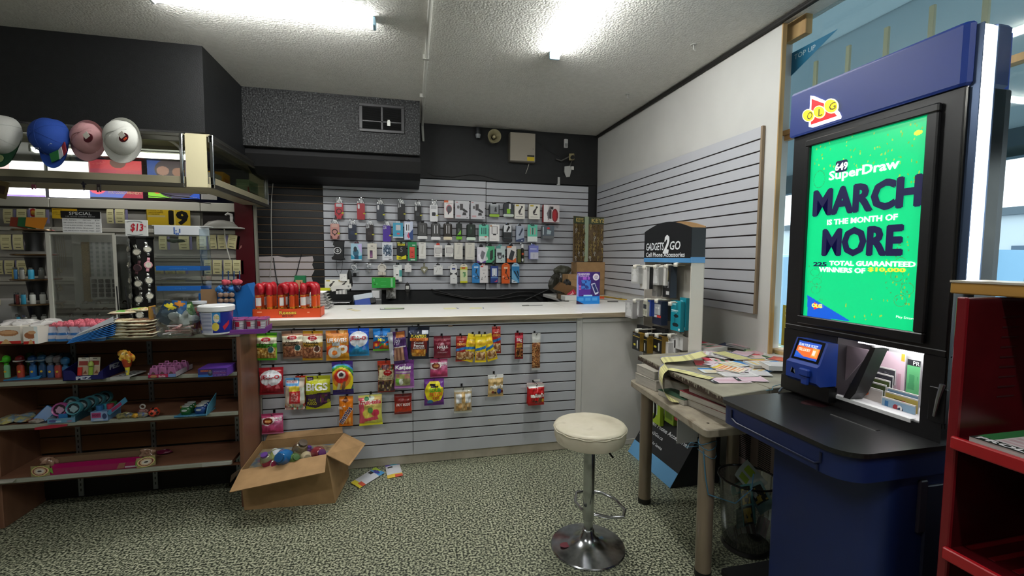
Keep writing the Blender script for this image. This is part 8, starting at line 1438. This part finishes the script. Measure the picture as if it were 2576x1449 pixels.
# ---------------------------------------------------------------- waste basket
wb = thing('waste_basket', 'clear plastic waste basket with dark rim beside the table leg', 'waste basket', (1.715, 1.935, 0)); CLP = clear('#dfe3e3', .07, 'basket_plastic', .12)
MB().lathe([(.105, .012), (.112, .02), (.14, .37)], 0, 0, 0, 40, False, False).build('wall', CLP, wb, True); MB().lathe([(.001, 0), (.112, 0), (.118, .01), (.11, .03), (.001, .03)], 0, 0, 0, 36).build('bottom', M('#141414', .3), wb, True); MB().tube([(.142*cos(2*pi*i/40), .142*sin(2*pi*i/40), .372) for i in range(40)], .0055, 8, closed=True).build('rim', M('#0f0f10', .2), wb, True)
MB().lathe([(.001, 0), (.07, .005), (.085, .03), (.05, .05)], -.01, 0, .03, 16).build('dark_rubbish', M('#17130f', .6), wb, True)
def scrap(label, loc, rot, w, h, base, L=(), curl=.01):
    t = thing('discarded_ticket', label, 'ticket', loc, rot=rot); MB().sheet(None, 16, 20, lambda u, q: ((u-.5)*w, curl*sin(pi*u), (q-.5)*h), paint(base, L)).sheet(None, 4, 4, lambda u, q: ((.5-u)*w, .0008+curl*sin(pi*u), (q-.5)*h), '#a8a8a0').build('sheet', PCARD, t, True)
bx = Vector((1.715, 1.935, 0))
scrap('scratch ticket with black and gold grid panels in the basket', bx+Vector((-.045, -.055, .26)), (radians(-14), radians(6), radians(15)), .10, .19, '#5e9490', [('r', .1, .48, .9, .95, '#1c1a14'), ('r', .1, .0, .9, .44, '#1c1a14'), ('n', .16, .52, .84, .92, ['#1c1a14', '#b8962c', '#1c1a14', '#c8a83a'], 9), ('n', .16, .04, .84, .40, ['#1c1a14', '#b8962c', '#c8a83a'], 9)])
scrap('white ticket with lime squares poking out of the basket', bx+Vector((.02, .0, .36)), (radians(-20), radians(-38), radians(10)), .11, .16, '#a4aaa0', [('r', .12, .52, .46, .85, '#8aa024'), ('r', .54, .5, .88, .84, '#97ad2c'), ('r', .15, .1, .8, .3, '#8f958c')])
scrap('second gold marked ticket tilted in the basket', bx+Vector((.055, -.03, .27)), (radians(-10), radians(-28), radians(-10)), .09, .15, '#6c8a88', [('r', .1, .3, .9, .9, '#24241c'), ('n', .15, .35, .85, .85, ['#24241c', '#a8903a', '#24241c'], 7)])
scrap('teal edged ticket slip between the others in the basket', bx+Vector((.0, .03, .31)), (radians(-5), radians(80), 0), .06, .15, '#5a9c9c', [('r', .1, .2, .9, .8, '#b8c4c0')])
scrap('pale green printed receipt low in the waste basket', bx+Vector((-.02, -.02, .17)), (radians(-8), radians(4), radians(10)), .14, .10, '#7c8f8c', [('s', .1, .1, .9, .9, '#94a4a0', 9, 1)])
scrap('crumpled brownish receipt at the bottom of the basket', bx+Vector((-.035, -.04, .09)), (radians(-12), radians(-8), radians(5)), .13, .10, '#6c5c54', [], .03)
scrap('curled pinkish receipt beside the crumpled one in basket', bx+Vector((.05, -.05, .12)), (radians(4), radians(10), radians(-20)), .06, .10, '#b8a4a4', [], .03)
# ---------------------------------------------------------------- wall heater under the window
ht = thing('wall_heater', 'dusty beige baseboard heater with slotted grille under the window', 'heater', (XR-.085, 1.2, 0), radians(-90)); HB = M('#9c8b86', .45, .2)
MB().box(-1.42, 1.1, 0, .08, .08, .44, .006).build('casing', HB, ht); MB().prism([(0, .44), (.08, .50), (.08, .44)], -1.42, 1.1, 'x').build('top_slope', HB, ht)
for k in range(14):
    s1 = MB(); x = -1.30+.165*k
    for r in range(14): s1.box(x, x+.10, -.0015, .0, .20+.0125*r, .206+.0125*r)
    s1.build('grille', M('#17120f', .7), ht)
tag(MB().tube([at(1935, 1240, X=2.13), at(1938, 1290, X=2.12), at(1930, 1340, X=2.10)], .006, 6).build('heater_pipe', M('#4a4440', .4), smooth=True), 'thin dark pipe beside the heater behind the waste basket', 'pipe')
# ---------------------------------------------------------------- lottery kiosk
kk = thing('lottery_kiosk', 'tall blue and black lottery kiosk with bright green screen', 'kiosk', (0, 0, 0)); KB = M('#133588', .42); KBD = noisy('kiosk_blue', ['#0d1f50', '#102356'], 6, .48); KBK = noisy('kiosk_black', ['#101012', '#151517'], 60, .36)
KX, KY0, KY1 = 1.70, 1.09, 1.735
MB().box(1.44, 1.86, 1.00, 1.775, 0, .035, .006).build('floor_plate', M('#1e1e20', .5), kk)
def rp(x0, x1, y0, y1, r0, r1=None, n=8):
    """plan rounded on the -X side: r0 at the near corner, r1 at the far one"""
    r1 = r0 if r1 is None else r1; P = [(x1, y0)]
    P += [(x0+r0-r0*sin(pi/2*i/n), y0+r0-r0*cos(pi/2*i/n)) for i in range(n+1)]
    P += [(x0+r1-r1*cos(pi/2*i/n), y1-r1+r1*sin(pi/2*i/n)) for i in range(n+1)]
    return P+[(x1, y1)]
MB().prism(rp(1.50, 1.88, 1.10, 1.565, .07, .02), .03, .815, 'z').build('cabinet', KBD, kk, True)
MB().box(1.66, 1.87, 1.090, 1.10, .05, .76, .003).build('side_door', M('#181c30', .45), kk); MB().box(1.63, 1.665, 1.09, 1.102, .60, .78, .004).build('door_latch', M('#221c2c', .5), kk)
MB().prism(rp(1.325, 1.885, 1.085, 1.665, .09, .04), .80, .884, 'z').build('apron', KBD, kk, True)
MB().prism(rp(1.315, 1.89, 1.075, 1.675, .09, .04), .884, .90, 'z').build('ledge', noisy('ledge_black', ['#121213', '#19191a', '#242425'], 120, .33, pos=[.3, .55, .72]), kk, True)
MB().tube([(1.322, 1.60, .868), (1.322, 1.60, .835), (1.322, 1.57, .822), (1.322, 1.20, .822), (1.322, 1.18, .835), (1.322, 1.18, .868)], .004, 6).tube([(1.322, 1.19, .822), (1.322, 1.19, .800)], .004, 6).build('apron_groove', M('#0b1534', .4), kk, True)
MB().box(1.60, 1.625, 1.22, 1.40, .895, .9025, .003).build('ledge_slot', M('#050505', .4), kk)
sm_ = at(2050, 1015, Z=.9); MB().prism([(sm_.x+.05*cos(i*pi/8)+.01*cos(i*1.3), sm_.y+.045*sin(i*pi/8)) for i in range(16)], .9002, .9006, 'z').build('faded_stain', M('#2c1014', .5), kk)
# upper body with a niche
ny0, ny1, nz0, nz1 = 1.155, 1.475, .945, 1.185
body = MB().box(KX, 1.90, KY0, KY1, nz1, 2.05, .004).box(KX, 1.90, KY0, KY1, .90, nz0).box(KX, 1.90, KY0, ny0, nz0, nz1).box(KX, 1.90, ny1, KY1, nz0, nz1).box(1.88, 1.90, ny0, ny1, nz0, nz1)
body.build('body', KBK, kk)
MB().box(1.875, 1.879, ny0, 1.40, nz0, nz1).box(KX+.01, 1.875, ny0, 1.42, nz0, nz0+.004).build('niche_lining', M('#c8c6c8', .5), kk); MB().box(1.872, 1.879, 1.40, ny1, nz0, nz1).box(KX+.004, 1.875, ny1-.003, ny1-.001, nz0, nz1).box(KX+.004, 1.875, 1.42, ny1, nz0, nz0+.004).build('niche_side', M('#3a353a', .4), kk)
MB().box(KX+.02, 1.84, ny0+.005, 1.40, nz1-.008, nz1-.003).build('niche_light', M('#ffffff', .5, emit=2.2), kk)
MB().box(KX-.004, KX+.02, 1.18, ny1+.01, .938, .951).build('niche_sill', M('#d8d8d8', .4), kk)
dg = [at(2195, 872, X=KX-.002), at(2120, 862, X=KX-.002), at(2118, 1000, X=KX-.002), at(2112, 1012, X=KX-.002), at(2206, 875, X=KX-.002)]
MB().prism([(p.y, p.z) for p in (at(2192, 872, X=KX-.002), at(2203, 875, X=KX-.002), at(2152, 990, X=KX-.002), at(2135, 1008, X=KX-.002), at(2118, 1006, X=KX-.002))], KX-.003, KX+.06, 'x').build('niche_brace', KBK, kk)
MB().prism([(p.y, p.z) for p in (at(2122, 868, X=KX+.05), at(2190, 882, X=KX+.05), at(2122, 960, X=KX+.05))], KX+.052, KX+.058, 'x').build('acrylic_wing', M('#8c7c84', .3), kk)
# header
MB().prism([(KX-.012, KY1+.01), (1.90, KY1+.01), (1.90, 1.10), (1.712, 1.092), (1.709, 1.078), (KX+.004, 1.076), (KX-.008, 1.084), (KX-.012, 1.10)], 2.045, 2.238, 'z', b=.008).build('header', KB, kk)
MB().box(1.776, 1.85, 1.068, 1.12, 2.04, 2.235, .01).build('header_rear', M('#14244f', .4), kk); MB().box(1.776, 1.848, 1.075, 1.12, .9, 2.04).build('rear_body', noisy('brushed_dark', ['#1c1c1c', '#3a3833'], 4, .22, .8), kk)
MB().box(1.714, 1.768, 1.062, 1.088, 1.425, 2.222, .004).build('edge_light', M('#ffffff', .4, emit=5), kk); MB().box(1.710, 1.714, 1.060, 1.088, 1.42, 2.225).box(1.768, 1.774, 1.060, 1.088, 1.42, 2.225).build('light_trim', M('#4c5c78', .3, .6), kk)
MB().box(KX+.002, 1.710, 1.084, 1.09, .95, 2.04).build('side_panel', M('#3c3c3a', .2, .9), kk)
# screen
sy0, sy1, sz0, sz1 = 1.185, 1.635, 1.256, 1.985
bz = .035
MB().box(KX-.018, KX, sy0-bz, sy1+bz*.6, sz1, sz1+bz*.8, .004).box(KX-.018, KX, sy0-bz, sy1+bz*.6, sz0-bz, sz0, .004).box(KX-.018, KX, sy0-bz, sy0, sz0, sz1, .004).box(KX-.018, KX, sy1, sy1+bz*.6, sz0, sz1, .004).build('screen_bezel', KBK, kk)
SCR = printed('lit_screen', .25, emit=.27); gn = '#0cc47a'
def PX(px, py, X): p = at(px, py, X=X); return (sy1-p.y)/(sy1-sy0), (p.z-sz0)/(sz1-sz0)
tri_ = [PX(2031, 742, KX-.003), PX(2031, 796, KX-.003), PX(2140, 808, KX-.003)]
L = [('p', tri_, '#1456c8'), ('n', .02, .82, .98, 1, [gn]*60+['#6ab040', '#8ac050'], 100), ('n', .8, .7, 1, .9, [gn]*40+['#6aa838', '#94b83c'], 100), ('n', .02, .1, .2, .3, [gn]*36+['#3c9a5c'], 100), ('n', .75, .12, 1, .45, [gn]*34+['#7ab03c', '#3a9c58'], 100), ('n', .4, .02, .75, .14, [gn]*36+['#8ab83c'], 100), ('p', tri_, '#1456c8')]+[('o', .12+.05*sin(k*3), .16+.05*k, .05, .022, .8, '#2c9a5c') for k in range(3)]+[('o', .88+.05*sin(k*2), .14+.06*k, .05, .03, .8, '#3c9a58') for k in range(4)]+[('o', .1, .8, .06, .05, .85, '#2c9a5c'), ('e', .93, .93, .03, .012, '#c8d83c'), ('p', [(.93, .85), (.95, .92), (.99, .92), (.99, .83)], gn)]
m = MB().sheet(None, 180, 280, lambda u, q: (KX-.003, sy1+(sy0-sy1)*u, sz0+(sz1-sz0)*q), paint(gn, L)); m.build('screen', SCR, kk)
LW = M('#f4fffa', .4, emit=.28); LN = M('#161642', .4, emit=.2); LG = M('#d8d03a', .4, emit=.25)
def ktx(s, x0, x1, y0, y1, mt, off=.02, X=KX-.0055, shear=0, par=None):
    xm, ym = (x0+x1)/2, (y0+y1)/2; a, b = at(x0, ym, X=X), at(x1, ym, X=X); t_, u_ = at(xm, y0, X=X), at(xm, y1, X=X); w, h = a.y-b.y, t_.z-u_.z
    o = text(par or kk, s, -w/2, w/2, -h/2, h/2, 0, '#fff', off, mat=mt, shear=shear); o.matrix_local = Matrix.Translation((X, (a.y+b.y)/2, (t_.z+u_.z)/2)) @ RZ; return o
ktx('SuperDraw', 2086, 2262, 414, 446, LW, .03); ktx('MARCH', 2046, 2320, 457, 533, LN, .06); ktx('IS THE MONTH OF', 2081, 2258, 545, 560, LW, .04); ktx('MORE', 2068, 2273, 569, 645, LN, .06)
ktx('225', 2046, 2080, 659, 670, LN, .05); ktx('TOTAL GUARANTEED', 2086, 2304, 657, 670, LW, .05); ktx('WINNERS OF', 2060, 2177, 673, 686, LW, .05); ktx('$10,000', 2183, 2279, 673, 686, LG, .05); ktx('Play Smart', 2254, 2300, 796, 804, LW, .0)
q = at(2117, 418, X=KX-.0045); MB().prism([(q.y+a, q.z+b) for a, b in rrect(.050, .046, .008, 3)], KX-.0052, KX-.0045, 'x').build('badge', LN, kk); ktx('649', 2101, 2133, 409, 428, LW, .04, X=KX-.006)
q = at(2054, 770, X=KX-.005); MB().prism([(q.y+.012, q.z+.016), (q.y-.02, q.z-.002), (q.y+.012, q.z-.016)], KX-.0055, KX-.005, 'x').build('logo', M('#d0202c', .4, emit=.6), kk); ktx('OLG', 2042, 2068, 764, 774, M('#f0dc3c', .4, emit=.8), .06, X=KX-.006)
# header logo: red arrow with three yellow discs
LX = KX-.0125
def lgp(P, k, col, em, nm):
    Q_ = [at(px, py, X=LX) for px, py in P]; MB().prism([(p.y, p.z) for p in Q_], LX-.002*k-.003, LX-.002*k, 'x').build(nm, M(col, .4, emit=em), kk)
def disc(px, py, r, n=20): return [(px+r*cos(2*pi*i/n), py+r*1.05*sin(2*pi*i/n)) for i in range(n)]
lgp([(2040, 241), (2049, 242), (2084, 257), (2112, 282), (2117, 293), (2116, 298), (2045, 321), (2036, 319)], 0, '#fff4f0', .9, 'logo_glow')
lgp([(2044, 249), (2082, 263), (2108, 292), (2042, 314)], 1, '#cc0a18', .25, 'logo_arrow')
for (px, py, r, ch, w_) in ((2037, 291, 15.5, 'O', 6.5), (2064, 282, 15.5, 'L', 5), (2094, 267, 18, 'G', 8)):
    lgp(disc(px, py, r), 1.6 if ch == 'L' else 2, '#fbf0a0', .6, 'logo_glow')
for (px, py, r, ch, w_) in ((2037, 291, 15.5, 'O', 6.5), (2064, 282, 15.5, 'L', 5), (2094, 267, 18, 'G', 8)):
    lgp(disc(px, py, r-2.5), 3, '#ecd60e', .3, 'logo_disc'); ktx(ch, px-w_, px+w_, py-9, py+9, M('#4c3c04', .5), .0, X=LX-.0105)
# ticket checker
cx = 1.6
v0 = at(2052, 905, X=1.63)
ck = [(KX, 1.16), (1.65, 1.165), (1.615, 1.075), (1.60, 1.065), (1.60, 1.0), (1.62, .985), (KX, .985)]
MB().ring([[(x, y, z) for x, z in ck] for y in (1.465, 1.615)]).build('ticket_checker', KB, kk)
sl2 = atan2(.035, .09)
def cks(y0, y1, u0, u1, mt, nm, off=.0008):
    f = lambda u: (1.65-.035*u-off, 1.165-.09*u); a, b = f(u0), f(u1); return MB().add([(a[0], y0, a[1]), (a[0], y1, a[1]), (b[0], y1, b[1]), (b[0], y0, b[1])], [(0, 1, 2, 3)]).build(nm, mt, kk)
cks(1.475, 1.607, .02, .97, M('#0a0a0c', .2), 'checker_bezel'); 
m = MB().sheet(None, 40, 24, lambda u, q: (1.65-.035*(.88-.76*q)-.0016, 1.595-.108*u, 1.165-.09*(.88-.76*q)), paint('#2448a8', [('r', .0, .12, 1, .72, '#d8622c'), ('p', [(0, .12), (.4, .12), (0, .4)], '#2458b4'), ('r', .7, .2, .95, .7, '#e0903c'), ('r', .72, .3, .86, .6, '#d8c8c0'), ('r', 0, 0, 1, .12, '#2448a8')])); m.build('checker_screen', printed('lit_screen2', .25, emit=.26), kk)
for s_, z_, c_, w_, yy in (('SCAN YOUR TICKET', .80, '#c8d4f0', .045, 1.545), ('STILL LUCKY?', .52, '#f4dcc8', .028, 1.557)):
    o = text(kk, s_, -w_, w_, -.006, .006, 0, c_, .03, mat=M(c_, .4, emit=.25)); u = .88-.76*z_; o.matrix_local = Matrix.Translation((1.65-.035*u-.0026, yy, 1.165-.09*u)) @ RZ @ Matrix.Rotation(-sl2, 4, 'X')
MB().box(1.585, 1.602, 1.49, 1.54, 1.02, 1.052, .005).box(1.59, 1.602, 1.497, 1.532, .985, 1.02, .004).build('scan_nose', KB, kk)
MB().prism([(1.578+.012*cos(i), 1.03+.014*sin(i*1.7)) for i in range(7)], 1.5985, 1.5995, 'x').build('worn_sticker', M('#6c7484', .5), kk)
MB().box(1.66, KX, 1.46, 1.70, .92, .98).build('dark_recess', M('#050506', .4), kk)
MB().box(KX-.012, KX, 1.075, 1.125, .97, 1.085, .002).build('pen_pocket', M('#0a0a0b', .4), kk); MB().tube([(KX-.02, 1.10, .99), (KX-.018, 1.093, 1.05), (KX-.015, 1.085, 1.10)], [.004, .006, .008], 8).build('clip', M('#8f8f92', .25, .8), kk, True)
MB().box(KX-.0006, KX+.001, KY0+.002, KY1-.002, 1.205, 1.208).build('panel_gap', M('#8a8a8c', .4), kk)
# tickets in the niche
def nt(px0, px1, y0, y1, X, base, L, lb, T=()):
    t = carton('ticket_holder', lb, (px0, px1, y0, y1), None, base, L, T, X=X, D=.005, cat='ticket holder', side='#c8c8c8', mat=PCARD); return t
b8 = '#d8d4d0'
nt(2203, 2279, 884, 985, 1.862, '#d8bcc8', [('s', .2, .1, .9, .5, '#c49aa8', 9, 0), ('r', .85, .82, .97, 1, '#e0a83a'), ('r', 0, 0, .08, 1, '#e8e0e4')], 'tall pink play slip standing at the back of the kiosk niche')
nt(2283, 2316, 905, 1000, 1.855, '#5fae74', [('r', 0, .84, 1, 1, '#26262a'), ('n', .1, .2, .9, .6, ['#5fae74', '#4a9864'], 5)], 'green play slip with black PR header at the niche edge', [('PR', .45, .95, .86, .97, '#f4f4f4')])
for k, (x0, x1, y0, y1, X, c_, lb, T_) in enumerate([
    (2176, 2254, 921, 960, 1.845, '#3c3a40', 'rearmost dark ticket holder in the kiosk niche', ()), (2167, 2248, 936, 975, 1.83, '#34323a', 'second dark ticket holder in the kiosk niche', ()), (2160, 2240, 948, 990, 1.815, '#4c5a2c', 'olive ticket holder behind another olive one', ()), (2150, 2230, 958, 1004, 1.80, '#47552c', 'front olive ticket holder in the kiosk niche', ()),
    (2142, 2221, 971, 1028, 1.782, '#c4bab4', 'wide beige ticket holder with orange mark', ()), (2232, 2312, 984, 1022, 1.80, '#7c9cb8', 'pale blue ticket holder behind the yellow one', ()), (2226, 2312, 994, 1036, 1.785, '#c8b45c', 'yellow ticket holder behind the blue number two one', ()), (2218, 2305, 1008, 1050, 1.768, '#8cacc4', 'front blue ticket holder with red and navy two', (('2', .5, .66, .2, .75, '#e8e8e8', dict(off=.05)),))]):
    L = [('r', 0, .93, 1, 1, b8), ('r', 0, 0, .04, 1, b8)]
    if c_ == '#c4bab4': L += [('e', .46, .72, .12, .14, '#d8602c'), ('r', .1, .1, .9, .4, '#c8a8a0')]
    if c_ == '#8cacc4': L += [('e', .45, .5, .1, .24, '#a8303c'), ('e', .58, .42, .1, .26, '#2c3c58'), ('r', .1, .3, .22, .8, '#2c6ca0')]
    if c_ == '#3c3a40' or c_ == '#34323a': L += [('e', .45, .5, .1, .2, '#b8302c'), ('n', .1, .3, .9, .8, [c_, '#6a6870', c_], 12)]
    if c_ == '#c8b45c': L += [('r', .3, .2, .6, .7, '#6a5c2c'), ('e', .6, .5, .1, .2, '#b8483a')]
    if '#4' in c_ and c_ != '#47552c': L += [('n', .3, .3, .8, .7, [c_, '#8a9460', c_], 10)]
    nt(x0, x1, y0, y1, X, c_, L, lb, T_)
t = thing('tied_pen', 'grey pen tied with blue thread lying on the kiosk ledge', 'pen', at(1966, 982, Z=.90)+Vector((0, 0, .006)), radians(35)); MB().tube([(-.055, 0, 0), (-.045, 0, 0), (.055, 0, .006)], [.001, .005, .005], 8).build('barrel', M('#54606c', .3), t, True); MB().tube([(.05, 0, .006), (.06, .02, .004), (.02, .04, 0), (-.03, .03, -.003), (-.06, .05, -.003)], .0018, 5).tube([(.045+.006*cos(i), .006*sin(i), .006+.006*sin(i*2)) for i in range(8)], .002, 5).build('thread', M('#4a8094', .5), t, True)
# ---------------------------------------------------------------- red rack
rk2 = thing('slip_rack', 'dark red metal rack of printed forms beside the kiosk', 'rack', (0, 0, 0)); RD = noisy('rack_red', ['#3a060b', '#44080e'], 7, .3); RDB = M('#9c141c', .32, coat=.2)
MB().box(1.46, 1.96, .900, .917, 0, 1.40, .003).build('side_panel', RD, rk2); MB().box(1.94, 1.96, -.9, .90, 0, 1.40).build('back_panel', RD, rk2)
MB().box(1.455, 1.47, .897, .920, .0, 1.402, .003).build('front_flange', M('#6c1018', .3), rk2)
for k in range(3):
    sl_ = MB()
    for r in range(9): sl_.box(1.60+.11*k, 1.665+.11*k, .8985, .8992, 1.12+.028*r, 1.124+.028*r)
    sl_.build('vent_pattern', M('#2c0408', .6), rk2)
for z in (1.015, .70):
    MB().box(1.46, 1.94, -.9, .90, z-.006, z).build('shelf', RD, rk2); MB().box(1.445, 1.46, -.9, .905, z-.028, z+.006, .003).build('shelf_lip', RDB, rk2)
    ws_ = MB()
    if z < .8:
        for k in range(18): ws_.box(1.52, 1.93, .88-.05*k, .895-.05*k, z, z+.0015)
        ws_.build('shelf_ribs', M('#6c1018', .3), rk2)
t = thing('wood_plank', 'yellowish wooden plank lying over the rack top by the kiosk', 'plank', (0, 0, 0)); MB().box(1.585, 1.725, -.8, 1.02, 1.403, 1.436, .003).box(1.70, 2.02, -.8, .915, 1.403, 1.436, .003).build('plank', noisy('yellow_ply', ['#8a6424', '#a87c34', '#94702c'], 6, .5, stretch=(1, .2, 1)), t); MB().box(1.583, 1.727, -.8, 1.02, 1.436, 1.442).box(1.70, 2.022, -.8, .917, 1.436, 1.4418).build('pale_top', M('#a8a294', .4), t)
def form(label, x, y, w, l, z, rz, L, base='#c4bcbc', n=14, par='printed_form', T=()):
    t = thing(par, label, 'printed form', (x, y, z), rz); h = .0012*n
    MB().sheet(None, 30, 40, lambda u, q: ((u-.5)*w, (q-.5)*l, h), paint(base, L)).box(-w/2+.001, w/2-.001, -l/2+.001, l/2-.001, 0, h-.0002, c='#b4b0ac').build('sheets', PCARD, t)
    for s_, x0, x1, y0, y1, c_ in T: o = text(t, s_, x0, x1, y0, y1, 0, c_, .04); o.matrix_local = Matrix.Translation((0, 0, h+.0004)) @ Matrix.Rotation(radians(-90), 4, 'X')
    return t
# forms lie with their tops toward the wall; text reads from the shop side
t = form('stack of pink and green printed forms at the end of the upper rack shelf', 1.585, .775, .20, .24, 1.016, radians(-90), [('r', 0, .0, 1, .14, '#1c2420'), ('r', .0, .14, .16, 1, '#2c6c3c'), ('s', .2, .2, .95, .95, '#b89aa0', 16, 1), ('r', .85, .2, 1, 1, '#4a7a54')], n=12)
o = text(t, 'PROLINE', -.09, .07, -.012, .012, 0, '#d8d8d8', .05); o.matrix_local = Matrix.Translation((0, -.103, .0150)) @ Matrix.Rotation(radians(-90), 4, 'X')
form('second stack of white and green forms on the upper rack shelf', 1.60, .545, .19, .22, 1.016, radians(-84), [('s', .1, .2, .9, .9, '#a8b4a8', 14, 1), ('r', 0, .0, 1, .1, '#3a6a4a')], n=9)
form('thick bundle of forms on the lower rack shelf', 1.68, .71, .20, .22, .702, radians(-78), [('r', 0, .6, 1, 1, '#1c1a20'), ('n', .05, .65, .95, .95, ['#1c1a20', '#3a3840', '#1c1a20'], 12)], base='#8c7c80', n=22)
